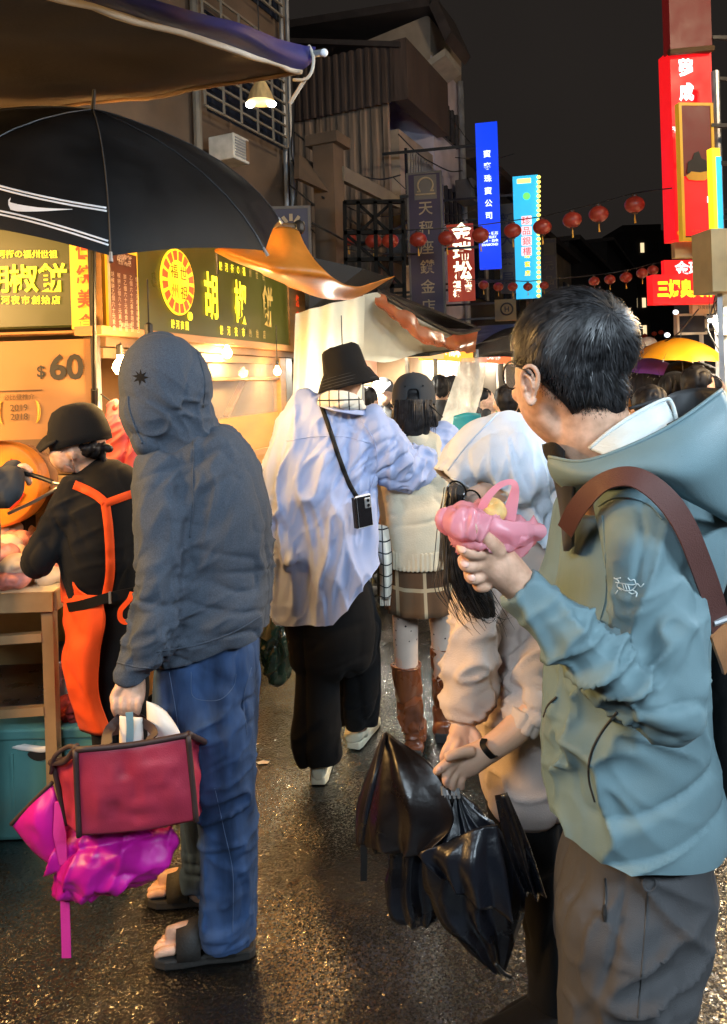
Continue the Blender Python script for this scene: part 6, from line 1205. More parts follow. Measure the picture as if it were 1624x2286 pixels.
# hand holding the little pink bag
q = M(); q.limb([(1170, 1318, 1.095, 40, .030), (1140, 1285, 1.088, 44, .030), (1112, 1258, 1.08, 46, .028), (1090, 1244, 1.076, 42, .024)], n=22)
for P in ([(1112, 1228, 1.062, .0140), (1088, 1204, 1.050, .0122), (1066, 1184, 1.044, .0108), (1052, 1171, 1.042, .0092)], [(1092, 1226, 1.066, .0118), (1066, 1234, 1.052, .0110), (1044, 1232, 1.050, .0098), (1030, 1222, 1.056, .0086)], [(1086, 1246, 1.072, .0116), (1058, 1262, 1.060, .0108), (1040, 1262, 1.060, .0098), (1034, 1250, 1.072, .0086)], [(1090, 1268, 1.078, .0110), (1068, 1288, 1.070, .0102), (1052, 1290, 1.070, .0092), (1046, 1278, 1.080, .0080)], [(1102, 1288, 1.085, .0100), (1084, 1308, 1.078, .0092), (1070, 1310, 1.078, .0082), (1063, 1300, 1.086, .0072)]): cap3(q, [(at(x, y, Y), r_) for x, y, Y, r_ in P], 12)
for P in ([(1150, 1290, 1.062, .005), (1090, 1238, 1.056, .006)], [(1152, 1300, 1.064, .005), (1086, 1256, 1.060, .006)], [(1154, 1310, 1.068, .005), (1092, 1276, 1.066, .006)]): cap3(q, [(at(x, y, Y), r_) for x, y, Y, r_ in P], 8)
hj = remesh(q, .0028, 3)
q = M(); eo = [(1192, 880, 1.272), (1200, 858, 1.262), (1201, 836, 1.258), (1192, 820, 1.258), (1178, 818, 1.262), (1168, 830, 1.270), (1166, 850, 1.275), (1170, 872, 1.276), (1178, 892, 1.274), (1186, 900, 1.272), (1192, 892, 1.272)]
cap3(q, [(at(x, y, Y), .0044 if i < 7 else .0058) for i, (x, y, Y) in enumerate(eo)], 10); q.ellp(1184, 858, 1.277, 15, 36, .0055, tilt=-8); cap3(q, [(at(1176, 838, 1.268), .0028), (at(1186, 848, 1.262), .0032), (at(1190, 866, 1.264), .0030)], 8); q.ellp(1172, 868, 1.270, 5, 8, .005)
earm = remesh(q, .0019, 2)
jm = person([bj0, hdm, hj, earm], 'person with short black hair in a teal shell jacket holding a pink bag', base=gnd(1405, 2830))
jacket = link('shell_jacket', jk, 'teal_shell', jm)
sew('shoulder_seam', jacket, [(1336, 1130), (1370, 1112), (1410, 1112), (1452, 1128), (1480, 1160)], 'teal_shell', jm, .0018, .001); sew('sleeve_seam', jacket, [(1345, 1150), (1352, 1240), (1352, 1330), (1338, 1390)], 'teal_shell', jm, .0016, .0008)
sew('pocket_zip', jacket, [(1378, 1590), (1340, 1640), (1318, 1690), (1315, 1740), (1328, 1790)], 'zip', jm, .0022, .001); sew('pocket_zip', jacket, [(1243, 1556), (1224, 1575), (1214, 1600)], 'zip', jm, .0022, .001)
# embroidered bird skeleton on the sleeve
for P in ([(1371, 1290), (1382, 1298), (1378, 1308), (1388, 1318)], [(1375, 1300), (1392, 1303), (1410, 1306), (1424, 1303)], [(1380, 1318), (1374, 1326)], [(1383, 1312), (1398, 1319), (1412, 1317), (1424, 1303)], [(1424, 1303), (1431, 1310), (1438, 1303)], [(1402, 1290), (1408, 1296), (1416, 1294), (1420, 1303)], [(1412, 1317), (1422, 1323), (1420, 1333)], [(1404, 1322), (1412, 1326), (1420, 1323)], [(1390, 1304), (1394, 1316)], [(1396, 1304), (1400, 1317)], [(1402, 1305), (1406, 1317)], [(1376, 1292), (1386, 1290)]): sew('bird_emblem', jacket, P, 'white_thread', jm, .0009, .0016, seg=4)
# hood lying open on the shoulders: outer shell, dark inside, pale inner collar
A = [[at(1226, 1022, 1.27), at(1300, 1032, 1.19), at(1400, 1000, 1.15), at(1510, 945, 1.15), at(1612, 872, 1.22)],
     [at(1226, 1045, 1.27), at(1300, 1060, 1.165), at(1410, 1030, 1.12), at(1530, 1000, 1.11), at(1640, 930, 1.18)],
     [at(1240, 1075, 1.27), at(1320, 1080, 1.17), at(1420, 1052, 1.12), at(1545, 1060, 1.10), at(1650, 1010, 1.16)],
     [at(1278, 1103, 1.27), at(1345, 1076, 1.20), at(1425, 1062, 1.16), at(1530, 1105, 1.14), at(1640, 1150, 1.16)],
     [at(1300, 1100, 1.33), at(1360, 1080, 1.27), at(1440, 1070, 1.22), at(1530, 1110, 1.20), at(1630, 1165, 1.22)]]
G = sheet(A, 12, 8, 0, .006, 41); co = np.array([[tuple(p) for p in r] for r in G]); G = [[Vector(p) for p in r] for r in co]
hd2 = M().grid(G).build('hood_shell', 'teal_shell', jm, smooth=True, solid=.004)
A = [[at(1612, 872, 1.22), at(1640, 900, 1.30), at(1600, 905, 1.44), at(1520, 925, 1.47), at(1495, 945, 1.40)], [at(1655, 1010, 1.18), at(1660, 1010, 1.30), at(1610, 1010, 1.46), at(1530, 1020, 1.48), at(1480, 1030, 1.42)], [at(1640, 1160, 1.20), at(1650, 1170, 1.30), at(1600, 1140, 1.46), at(1520, 1120, 1.46), at(1460, 1100, 1.40)]]
M().grid(sheet(A, 8, 6, 0, .006, 5)).build('hood_back', 'teal_shell', jm, smooth=True, solid=.004)
A = [[at(1490, 948, 1.17), at(1545, 918, 1.18), at(1608, 876, 1.225), at(1614, 868, 1.32), at(1560, 866, 1.42), at(1500, 878, 1.42), at(1478, 905, 1.36)], [at(1500, 985, 1.20), at(1550, 975, 1.21), at(1605, 950, 1.25), at(1605, 930, 1.32), at(1560, 930, 1.40), at(1510, 940, 1.40), at(1490, 960, 1.34)], [at(1510, 1030, 1.25), at(1545, 1030, 1.26), at(1580, 1020, 1.29), at(1580, 1000, 1.33), at(1555, 1000, 1.37), at(1520, 1005, 1.37), at(1505, 1015, 1.33)]]
M().grid(sheet(A, 6, 6)).build('hood_lining', 'lining_dark', jm, smooth=True, solid=.003)
A = [[at(1318, 1004, 1.235), at(1365, 965, 1.225), at(1425, 925, 1.24), at(1484, 896, 1.30)], [at(1345, 1014, 1.215), at(1390, 985, 1.20), at(1450, 950, 1.215), at(1508, 938, 1.27)], [at(1366, 1022, 1.205), at(1410, 1002, 1.19), at(1470, 975, 1.20), at(1520, 960, 1.24)]]
M().grid(sheet(A, 8, 6)).build('inner_collar', 'lining_white', jm, smooth=True, solid=.004)
pipe('collar_edge', [at(1316, 1002, 1.235), at(1363, 962, 1.225), at(1423, 922, 1.24), at(1484, 892, 1.30), at(1500, 900, 1.30), at(1512, 940, 1.26)], .0035, 'lining_white', jm)
pipe('hood_cord', [at(1405, 912, 1.32), at(1440, 902, 1.32), at(1478, 890, 1.33)], .003, 'lining_dark', jm)
pipe('hood_rim', [at(1226, 1020, 1.27), at(1300, 1030, 1.188), at(1400, 998, 1.148), at(1510, 943, 1.148), at(1612, 870, 1.22)], .0032, 'teal_shell', jm)
sew('hood_seam', hd2, [(1524, 945), (1518, 990), (1522, 1020)], 'teal_shell', jm, .0015, .001); sew('hood_seam', hd2, [(1540, 1040), (1570, 1050), (1582, 1075)], 'teal_shell', jm, .0015, .001)
A = [[at(1212, 992, 1.35), at(1240, 988, 1.30), at(1262, 1008, 1.28)], [at(1216, 1012, 1.34), at(1240, 1012, 1.29), at(1262, 1022, 1.27)], [at(1228, 1035, 1.33), at(1250, 1035, 1.28), at(1270, 1035, 1.26)]]; M().grid(sheet(A, 5, 5)).build('face_mask', 'black_cotton', jm, smooth=True, solid=.004)
A = [[at(1226, 1018, 1.30), at(1250, 1028, 1.25), at(1290, 1030, 1.21)], [at(1250, 1120, 1.32), at(1262, 1110, 1.27), at(1282, 1100, 1.24)], [at(1262, 1230, 1.33), at(1268, 1230, 1.29), at(1280, 1220, 1.27)]]; M().grid(sheet(A, 6, 6)).build('front_placket', 'zip', jm, smooth=True, solid=.006)
# trousers
q = M(); q.limb([(1425, 1890, 1.35, 148, .13), (1420, 1960, 1.35, 163, .145), (1408, 2040, 1.34, 160, .148), (1395, 2110, 1.33, 148, .14)], n=34, e=2.3); q.limb([(1380, 2060, 1.31, 138, .12), (1382, 2140, 1.30, 134, .115), (1388, 2286, 1.29, 140, .105), (1392, 2500, 1.29, 120, .095), (1396, 2740, 1.30, 100, .085), (1398, 2790, 1.30, 98, .085)], n=30, cap=(1, 0)); q.limb([(1440, 2060, 1.43, 110, .1), (1452, 2286, 1.46, 92, .09), (1456, 2560, 1.49, 80, .08), (1458, 2640, 1.5, 78, .08)], n=26, cap=(1, 0))
FP = [(None, 0, (.1, 0, 1), 10, .005), (at(1470, 2190, 1.2), .11, (1, 0, .45), 20, .012), (at(1500, 2060, 1.2), .09, (1, 0, -.8), 22, .009), (at(1300, 2100, 1.2), .12, (.25, 0, 1), 18, .008), (at(1450, 2290, 1.2), .1, (1, 0, .2), 24, .010)]
tr_ = link('trousers', remesh(q, .0065, 3, FP), 'grey_trouser', jm)
sew('pocket_zip', tr_, [(1350, 1960), (1352, 2000), (1350, 2030)], 'zip', jm, .002, .001); sew('side_seam', tr_, [(1445, 1990), (1440, 2080), (1432, 2180), (1424, 2280)], 'zip', jm, .0011, .0008)
M().lathe(press(tr_, 1350, 2040, .006)[0], [(.003, -.012), (.005, 0), (.003, .012)], 8).build('zip_pull', 'zip', jm)
p_, n_ = press(tr_, 1450, 1972, .004)
if p_ is not None: M().tube([p_ + V(.011 * math.cos(a), 0, .013 * math.sin(a)) for a in [R(20 * i) for i in range(19)]], .0022, 6).build('belt_ring', 'grey_trouser', jm)
for g_, d_ in ((gnd(1400, 2835), V(-.25, .1, 0)), (gnd(1460, 2690), V(-.25, .12, 0))): shoe(g_ - d_ * .2, g_ + d_ * .8, jm, 'black_cotton', 'sandal_rubber')
# hair: cap of short hair with strands from the whorl
q = M(); q.ellp(1290, 762, 1.33, 133, 118, .091, tilt=8); q.ellp(1250, 760, 1.335, 100, 100, .086); q.limb([(1240, 800, 1.33, 92, .082), (1290, 850, 1.325, 104, .076), (1328, 882, 1.320, 78, .060), (1338, 904, 1.320, 58, .046)], n=28)
hme = remesh(q, .005, 3, cut=[(at(1205, 860, 1.30), V(-.72, -.05, -.69).normalized())]); ha = link('hair', hme, 'hair_black', jm)
def strands():
    rnd = random.Random(11); C = at(1290, 765, 1.33); w0 = at(1364, 700, 1.26); ax = (w0 - C); q = M()
    from mathutils.bvhtree import BVHTree
    b = base_of(ha); tree = BVHTree.FromPolygons([v.co + b for v in ha.data.vertices], [tuple(p.vertices) for p in ha.data.polygons])
    wd = ax.normalized(); e1 = wd.cross(Z).normalized(); e2_ = wd.cross(e1); n_ = 6500
    cut_p, cut_n = at(1205, 860, 1.30), V(-.72, -.05, -.69).normalized()
    for k in range(n_):
        th = rnd.uniform(0, 2 * math.pi); ph0 = math.acos(1 - rnd.random() * 1.75) * (.98); ln = rnd.uniform(.35, .85) * (1.1 if ph0 < 1.2 else .6); sw = rnd.uniform(.1, .55); dirs = []
        lift0 = rnd.uniform(.0, .0045) + (.006 if rnd.random() < .06 else 0)
        for j in range(6):
            f = j / 5; ph_ = ph0 + ln * f; t_ = th + sw * f * (1 if ph0 > .2 else 2.2); d = wd * math.cos(ph_) + (e1 * math.cos(t_) + e2_ * math.sin(t_)) * math.sin(ph_)
            h = tree.ray_cast(C + d * .30, -d)
            if h[0] is None: break
            if (h[0] - cut_p).dot(cut_n) > -.004: break
            dirs.append((h[0] + h[1] * (.0008 + lift0 * math.sin(f * math.pi * .85)), h[1]))
        if len(dirs) < 4: continue
        if dirs[0][0].z < at(1300, 890, 1.3).z: continue
        while len(dirs) > 3 and dirs[-1][0].z < at(1300, 924, 1.3).z: dirs.pop()
        a_, c_ = [], []
        for j, (p, nn) in enumerate(dirs):
            t = (dirs[min(j + 1, len(dirs) - 1)][0] - dirs[max(j - 1, 0)][0]).normalized(); x = t.cross(nn).normalized() * (.00075 * (1 - (j / (len(dirs) - 1)) ** 3 * .85)); a_.append(p - x); c_.append(p + x)
        q.grid([a_, c_])
    o = q.build('hair_strands', 'hair_strand', jm, smooth=True); o['kind'] = 'stuff'
strands()
def stubble():
    rnd = random.Random(4); q = M()
    for k in range(2600):
        x = rnd.uniform(1190, 1420); y = rnd.uniform(820, 935); edge = 846 + (x - 1190) * .62 if x < 1310 else 920 - (x - 1310) * .35
        over = y - edge
        if over > 26 or (over > 0 and rnd.random() < over / 26): continue
        d = ray(x, y).normalized(); h = HEADTREE.ray_cast(V(0, 0, CZ), d)
        if h[0] is None: continue
        p = h[0]; dn = (V(rnd.uniform(-.3, .5), -.1, -1) + h[1] * .5).normalized(); L = rnd.uniform(.003, .008) * (1 if over < 0 else .6); s_ = dn.cross(h[1]).normalized() * .0004
        q.add([p - s_ + h[1] * .0002, p + s_ + h[1] * .0002, p + dn * L + h[1] * .001], [(0, 1, 2)])
    o = q.build('short_hair', 'hair_black', jm); o['kind'] = 'stuff'
stubble()
# spectacles
o_ = at(1143, 838, 1.375); P = [o_ + V(.012 * math.cos(a), -.020 * math.cos(a), .026 * math.sin(a)) for a in [R(18 * i) for i in range(21)]]; gl = M().tube(P, .0022, 6).build('spectacle_rim', 'glass_frame', jm); M().add(P[:-1], [tuple(range(20))]).build('lens', 'lens', gl)
pipe('spectacle_arm', [at(1140, 815, 1.372), at(1152, 818, 1.30), at(1172, 826, 1.262), at(1186, 838, 1.258)], .002, 'glass_frame', jm)
# shoulder strap and black bag on the back
sb = thing('shoulder_bag', 'black shoulder bag with a wide brown strap behind the teal jacket', 'bag', at(1640, 1800, 1.4))
Q = [(1262, 1185, 1.24, (-.6, -1, .2)), (1285, 1140, 1.19, (-.5, -1, .4)), (1320, 1098, 1.15, (-.4, -1, .6)), (1362, 1070, 1.115, (-.2, -1, .8)), (1410, 1064, 1.09, (0, -1, .7)), (1455, 1085, 1.075, (.1, -1, .5)), (1500, 1128, 1.068, (.2, -1, .3)), (1535, 1185, 1.072, (.3, -1, .2)), (1565, 1260, 1.085, (.35, -1, .1)), (1590, 1330, 1.10, (.4, -1, 0)), (1610, 1400, 1.12, (.4, -1, 0))]
ribbon('strap', [at(x, y, Y) for x, y, Y, _ in Q], [.030, .032, .034, .036, .038, .040, .040], 'strap_brown', sb, [V(*n) for _, _, _, n in Q], th=.003)
q = M(); q.limb([(1655, 1420, 1.34, 60, .05), (1650, 1500, 1.34, 88, .08), (1648, 1640, 1.34, 92, .09), (1655, 1760, 1.34, 80, .08), (1665, 1800, 1.34, 50, .05)], n=28, e=3); link('bag_body', remesh(q, .008, 3, [(None, 0, (.2, 0, 1), 10, .007)]), 'black_cotton', sb)
mat('tan_leather', (.42, .19, .08), .5, var=.2, bump=.4, bscale=200); ribbon('leather_tab', [at(1608, 1402, 1.115), at(1620, 1440, 1.13), at(1632, 1480, 1.17)], .044, 'tan_leather', sb, V(.4, -1, 0), th=.005); M().tube([at(1592, 1392, 1.11), at(1632, 1378, 1.12)], .005, 8).build('buckle', 'grey_metal', sb)
# little pink plastic bag with a bun
pk = thing('plastic_bag', 'pink plastic bag with a half eaten bun held up by the teal jacket wearer', 'bag', at(1110, 1225, 1.08))
q = M(); q.limb([(1012, 1165, 1.085, 18, .02), (1035, 1168, 1.08, 36, .036), (1075, 1178, 1.085, 40, .04), (1125, 1186, 1.09, 33, .035), (1175, 1196, 1.10, 24, .022), (1214, 1188, 1.10, 14, .015)], n=30); q.ellp(1050, 1200, 1.085, 38, 30, .04)
link('pouch', remesh(q, .003, 1, [(None, 0, (1, 0, -.15), 18, .010), (None, 0, (.6, .3, 1), 36, .007), (at(1180, 1190, 1.09), .06, (1, 0, .1), 40, .008), (None, 0, (.2, .5, 1), 70, .003)]), 'pink_plastic', pk)
A = [[at(1008, 1150, 1.07), at(1060, 1140, 1.045), at(1120, 1160, 1.05), at(1180, 1168, 1.07), at(1216, 1172, 1.085)], [at(1006, 1172, 1.07), at(1060, 1172, 1.035), at(1125, 1188, 1.045), at(1180, 1190, 1.065), at(1220, 1190, 1.085)], [at(1018, 1200, 1.08), at(1062, 1196, 1.045), at(1125, 1212, 1.055), at(1172, 1216, 1.075), at(1206, 1206, 1.09)]]
M().grid(pleat(A, 14, 10, 1.6, .006, 4, .4)).build('outer_film', 'pink_plastic', pk, smooth=True)
ribbon('loop_handle', [at(1072, 1150, 1.075), at(1084, 1118, 1.07), at(1110, 1088, 1.07), at(1136, 1076, 1.07), at(1150, 1084, 1.072), at(1146, 1116, 1.075), at(1134, 1160, 1.078)], [.014, .012, .009, .008, .010, .016, .022], 'pink_plastic', pk, V(.1, -1, .1), th=.0015)
q = M(); q.ellp(1100, 1142, 1.09, 30, 28, .03, tilt=20); q.ellp(1092, 1128, 1.085, 12, 16, .014); link('bun', remesh(q, .003, 1, [(None, 0, (1, 0, .4), 60, .003)]), 'bun_crust', pk)
A = [[at(1062, 1152, 1.07), at(1080, 1130, 1.06), at(1112, 1112, 1.065)], [at(1085, 1160, 1.06), at(1105, 1148, 1.055), at(1135, 1130, 1.065)], [at(1105, 1168, 1.062), at(1125, 1162, 1.06), at(1142, 1150, 1.07)]]

mat('nail', (.66, .42, .34), .3, var=.05)
def nails(o, L, rw, rl):
    for x, y, tx, ty in L:
        p, nn = press(o, x, y, 0)
        if p is None: continue
        d = (at(x + tx, y + ty, p.y) - at(x, y, p.y)).normalized(); d = (d - nn * d.dot(nn)).normalized(); s_ = d.cross(nn); m = Matrix((s_, d, nn)).transposed()
        M().ell(p, rw, rl, .0016, m, 12, 8).build('nail', 'nail', o, smooth=True)
nails(jm, [(1056, 1174, -12, -11), (1032, 1226, -10, -6), (1037, 1258, -8, -6), (1052, 1288, -8, -6)], .0055, .0075)
nails(wm, [(980, 1716, -8, 6), (998, 1742, -2, 8)], .0045, .0065)
# ================================================================== stall worker with orange apron
Yk = 2.45
tor = [(205, 1050, 2.48, 42, .055), (225, 1085, 2.47, 82, .10), (232, 1150, 2.46, 90, .125), (232, 1240, 2.46, 92, .135), (236, 1310, 2.46, 80, .115), (238, 1345, 2.46, 72, .10)]
arm_ = [(172, 1092, 2.42, 40, .055), (148, 1135, 2.40, 40, .055), (118, 1195, 2.38, 38, .05), (88, 1245, 2.36, 36, .048), (86, 1258, 2.40, 34, .045), (98, 1240, 2.54, 30, .042), (108, 1222, 2.70, 26, .036)]
q = M(); q.limb(tor, n=32, e=2.3, cap=(1, 0)); q.limb(arm_, n=22); q.limb([(285, 1110, 2.5, 36, .05), (300, 1190, 2.52, 34, .048), (290, 1250, 2.6, 30, .04)], n=16)
sh_ = remesh(q, .0075, 3, [(at(110, 1210, 2.3), .10, (.7, 0, -1), 30, .010), (at(150, 1150, 2.3), .1, (1, 0, .3), 26, .008), (at(240, 1330, 2.3), .14, (1, 0, .1), 26, .007), (None, 0, (.2, 0, 1), 10, .005)])
q = M(); q.limb(tor[1:], k=.78, n=20); q.limb(arm_, k=.65, n=14); q.ellp(178, 975, 2.46, 56, 66, .078, tilt=-14); q.ellp(150, 1015, 2.45, 36, 38, .06, tilt=-25); q.limb([(190, 1010, 2.47, 34, .045), (206, 1075, 2.48, 42, .05)]); q.ellp(160, 1012, 2.395, 9, 17, .010, tilt=-15); q.limb([(110, 1218, 2.74, 18, .03), (112, 1212, 2.82, 18, .02)], n=14)
for k in range(4): cap3(q, [(at(104 + 6 * k, 1212, 2.83), .011), (at(104 + 6 * k, 1216, 2.88), .010), (at(104 + 6 * k, 1226, 2.90), .009)])
q.limb([(225, 1380, 2.46, 66, .1), (245, 1500, 2.45, 44), (255, 1660, 2.48, 30), (258, 1800, 2.5, 24)], n=16); q.limb([(270, 1380, 2.52, 50, .08), (285, 1500, 2.55, 40), (290, 1680, 2.58, 28), (292, 1800, 2.6, 22)], n=16)
km = person([remesh(q, .006, 2)], 'stall worker in a black cap and shirt with an orange cross back apron', base=gnd(262, 1840))
shk = link('shirt', sh_, 'black_cotton', km)
q = M(); q.limb([(240, 1340, 2.46, 70, .10), (242, 1420, 2.46, 72, .10), (248, 1480, 2.46, 66, .10)], n=24); q.limb([(232, 1440, 2.44, 56, .075), (248, 1560, 2.44, 48, .068), (256, 1700, 2.47, 42, .06), (260, 1812, 2.5, 40, .055)], n=20, cap=(1, 0)); q.limb([(276, 1440, 2.52, 50, .07), (288, 1560, 2.56, 44, .065), (292, 1700, 2.58, 40, .058), (294, 1800, 2.6, 38, .055)], n=20, cap=(1, 0)); trk = link('trousers', remesh(q, .009, 3, [(None, 0, (.1, 0, 1), 12, .006)]), 'black_cotton', km)
for g_ in (gnd(262, 1845), gnd(296, 1800)): shoe(g_ + V(.04, 0, 0), g_ + V(-.2, .06, 0), km, 'black_cotton', 'sandal_rubber')
strap_on('apron_strap', shk, [(166, 1082), (190, 1092), (216, 1106), (235, 1122)], 10, 'orange_apron', km); strap_on('apron_strap', shk, [(234, 1124), (258, 1116), (285, 1106), (312, 1098)], 9, 'orange_apron', km); strap_on('apron_strap', shk, [(235, 1118), (242, 1170), (246, 1230), (246, 1285), (238, 1330)], 10.5, 'orange_apron', km)
# apron skirt wraps the front (away) and left side
A = [[at(226, 1330, 2.31), at(190, 1328, 2.32), at(150, 1330, 2.41), at(146, 1330, 2.55), at(165, 1320, 2.62)], [at(236, 1385, 2.30), at(195, 1400, 2.31), at(154, 1390, 2.40), at(150, 1390, 2.54), at(160, 1390, 2.64)], [at(224, 1460, 2.31), at(190, 1480, 2.31), at(154, 1480, 2.40), at(154, 1480, 2.54), at(160, 1480, 2.66)], [at(222, 1550, 2.32), at(196, 1560, 2.32), at(166, 1560, 2.40), at(165, 1560, 2.54), at(170, 1560, 2.66)], [at(250, 1634, 2.34), at(226, 1642, 2.33), at(202, 1638, 2.38), at(180, 1630, 2.54), at(190, 1630, 2.64)]]
M().grid(patch(A, 10, 8, .004, 6, .012)).build('apron_skirt', 'orange_apron', km, smooth=True, solid=.004)
A = [[at(150, 1262, 2.38), at(140, 1270, 2.46), at(136, 1270, 2.56)], [at(172, 1312, 2.33), at(145, 1312, 2.42), at(136, 1310, 2.56)], [at(215, 1340, 2.31), at(160, 1350, 2.39), at(138, 1345, 2.56)]]; M().grid(sheet(A, 6, 6)).build('apron_bib', 'orange_apron', km, smooth=True, solid=.004)
ribbon('belt', [at(152, 1356, 2.36), at(180, 1352, 2.315), at(215, 1342, 2.295), at(250, 1332, 2.295), at(300, 1322, 2.32), at(330, 1316, 2.40)], [.03, .032, .03, .03, .03], 'black_band', km, V(-.1, -1, 0)); M().box(at(246, 1334, 2.285), (.003, .004, .018)).build('belt_buckle', 'grey_metal', km)
for P in ([at(296, 1322, 2.30), at(288, 1340, 2.28), at(270, 1362, 2.28), at(270, 1382, 2.28), at(284, 1388, 2.28), at(298, 1368, 2.28), at(300, 1330, 2.29)], [at(298, 1325, 2.295), at(306, 1350, 2.29), at(304, 1385, 2.29)]): ribbon('apron_bow', P, .016, 'orange_apron', km, V(0, -1, .1), th=.002)
# cap, mask loop, hair
c = at(177, 968, 2.46); ax = V(-.22, .05, 1).normalized(); k_ = 2.46 / F; q = M(); q.lathe(c, [(66 * k_, -26 * k_), (67 * k_, -8 * k_), (65 * k_, 14 * k_), (58 * k_, 38 * k_), (45 * k_, 56 * k_), (26 * k_, 65 * k_), (3 * k_, 67 * k_)], 30, ax, V(-1, 0, 0)); me = q.mesh('cap'); finish(me, [(None, 0, (1, 0, .1), 20, .003)]); link('cap', me, 'black_felt', km)
A = [[at(128, 984, 2.365), at(116, 966, 2.46), at(122, 972, 2.55)], [at(106, 998, 2.37), at(97, 980, 2.46), at(102, 984, 2.54)], [at(90, 1010, 2.40), at(82, 1000, 2.46), at(88, 1000, 2.52)]]; M().grid(sheet(A, 6, 5)).build('cap_brim', 'black_felt', km, smooth=True, solid=.006)
q = M(); q.ellp(205, 998, 2.45, 34, 24, .066, tilt=20); q.ellp(241, 1000, 2.43, 13, 8, .015, tilt=35); q.ellp(232, 1022, 2.44, 6, 26, .015, tilt=-15); link('hair', remesh(q, .005, 2, [(None, 0, (.6, 0, 1), 60, .004)]), 'hair_black', km)
A = [[at(128, 1018, 2.41), at(136, 1022, 2.40), at(146, 1030, 2.41)], [at(126, 1036, 2.43), at(142, 1040, 2.405), at(160, 1046, 2.41)], [at(136, 1052, 2.44), at(152, 1055, 2.42), at(172, 1054, 2.42)]]; mat('mask_pink', (.36, .18, .12), .7); M().grid(sheet(A, 5, 5)).build('face_mask', 'mask_pink', km, smooth=True, solid=.003)
for P in ([at(130, 1018, 2.405), at(142, 1004, 2.385), at(158, 998, 2.38)], [at(168, 1052, 2.41), at(164, 1036, 2.385), at(161, 1022, 2.38)]): pipe('mask_loop', P, .0016, 'mask_pink', km)
# second worker reaching in from the left with tongs
q = M(); q.limb([(-130, 1000, 2.55, 90, .12), (-120, 1150, 2.55, 110, .14), (-110, 1330, 2.55, 100, .14)], n=26); q.limb([(-60, 1060, 2.45, 50, .06), (-20, 1080, 2.40, 42, .055), (10, 1100, 2.38, 36, .05), (18, 1070, 2.42, 32, .045), (28, 1052, 2.48, 26, .035)], n=20)
cm_ = remesh(q, .008, 3, [(None, 0, (.5, 0, 1), 16, .008)])
q = M(); q.limb([(-130, 950, 2.55, 40, .05), (-130, 1100, 2.55, 70, .1), (-115, 1330, 2.55, 80, .11), (-105, 1500, 2.55, 60), (-100, 1830, 2.55, 34)], n=18); q.ellp(-130, 880, 2.55, 56, 70, .09); q.limb([(28, 1052, 2.48, 18, .024), (48, 1054, 2.50, 20, .022)], n=14)
for k in range(4): cap3(q, [(at(46 + 3 * k, 1044 + 7 * k, 2.48), .010), (at(60 + 2 * k, 1052 + 7 * k, 2.47), .0098), (at(62 + k, 1062 + 6 * k, 2.485), .009)])
cap3(q, [(at(38, 1044, 2.47), .011), (at(56, 1040, 2.46), .010), (at(70, 1052, 2.46), .009)])
wk = person([remesh(q, .005, 2)], 'second worker at the left edge reaching over with dark gloves and tongs', base=gnd(-100, 1850)); link('dark_coat', cm_, 'charcoal_twill', wk)
q = M(); q.limb([(-115, 1300, 2.55, 96, .13), (-110, 1500, 2.55, 90, .12), (-105, 1820, 2.55, 70, .1)], n=22); link('trousers', remesh(q, .012, 2), 'black_cotton', wk)
q = M(); q.ellp(-130, 850, 2.55, 62, 50, .1); link('cap', remesh(q, .008, 2), 'black_felt', wk)
tg = thing('tongs', 'black handled metal tongs held by the worker at the left edge', 'tongs', at(100, 1075, 2.44)); pipe('grip', [at(55, 1056, 2.465), at(90, 1066, 2.45), at(122, 1078, 2.43)], .008, 'black_metal', tg); pipe('blade', [at(120, 1078, 2.43), at(146, 1082, 2.41), at(166, 1086, 2.39)], [.008, .006, .004], 'steel', tg); pipe('lower_blade', [at(135, 1086, 2.42), at(80, 1118, 2.46), at(20, 1146, 2.5)], .006, 'steel', tg)
# ------------------------------------------------------------------ worktop and things round the worker
mat('oven_orange', (.80, .20, .02), .4, var=.25, scale=5, col2=(.85, .30, .03)); mat('oven_red', (.65, .03, .01), .45); mat('clay', (.20, .10, .05), .8, bump=.5, bscale=30)
mat('dough', (.80, .62, .42), .55, var=.12, scale=14, bump=.3, bscale=60); mat('meat', (.72, .28, .22), .45, var=.3, scale=20); mat('flour_board', (.74, .58, .36), .6, var=.2, scale=6); mat('teal_plastic', (.09, .25, .235), .35, var=.12, scale=4); mat('teal_bright', (.02, .30, .36), .35); mat('foil', (.50, .33, .14), .4, metal=.2, var=.3, scale=3); mat('red_fluff', (.25, .02, .015), .9, var=.5, scale=40)
mat('dark_green_bag', (.012, .035, .028), .22, var=.3, coat=.4, bump=.5, bscale=20); mat('pink_sheet', (.85, .22, .20), .35, thin=.4, var=.1)
mat('tan_steel', (.42, .27, .13), .4, metal=.35, var=.2)
wt = thing('work_table', 'steel work table with floured top beside the worker', 'table', gnd(60, 1900)); zt = .915; cA = at(120, 1326, 2.60); cA.z = zt; cB = V(-3.0, cA.y, zt)
xr, yf, yb = cA.x, 2.60, 3.40
M().box(((xr - 2.9) / 2, (yf + yb) / 2, zt - .02), ((xr + 2.9) / 2, (yb - yf) / 2, .02)).build('tabletop', 'flour_board', wt, bevel=.004); M().box(((xr - 2.9) / 2, yf - .006, zt - .035), ((xr + 2.9) / 2 , .006, .034)).build('apron_edge', 'tan_steel', wt)
M().box((xr + .006, (yf + yb) / 2, zt - .035), (.005, (yb - yf) / 2, .034)).build('side_edge', 'tan_steel', wt)
for x, y in ((xr - .03, yf + .03), (xr - .03, yb - .03), (-2.0, yf + .03), (-2.0, yb - .03)): M().box((x, y, zt / 2 - .02), (.02, .02, zt / 2 - .02)).build('leg', 'tan_steel', wt)
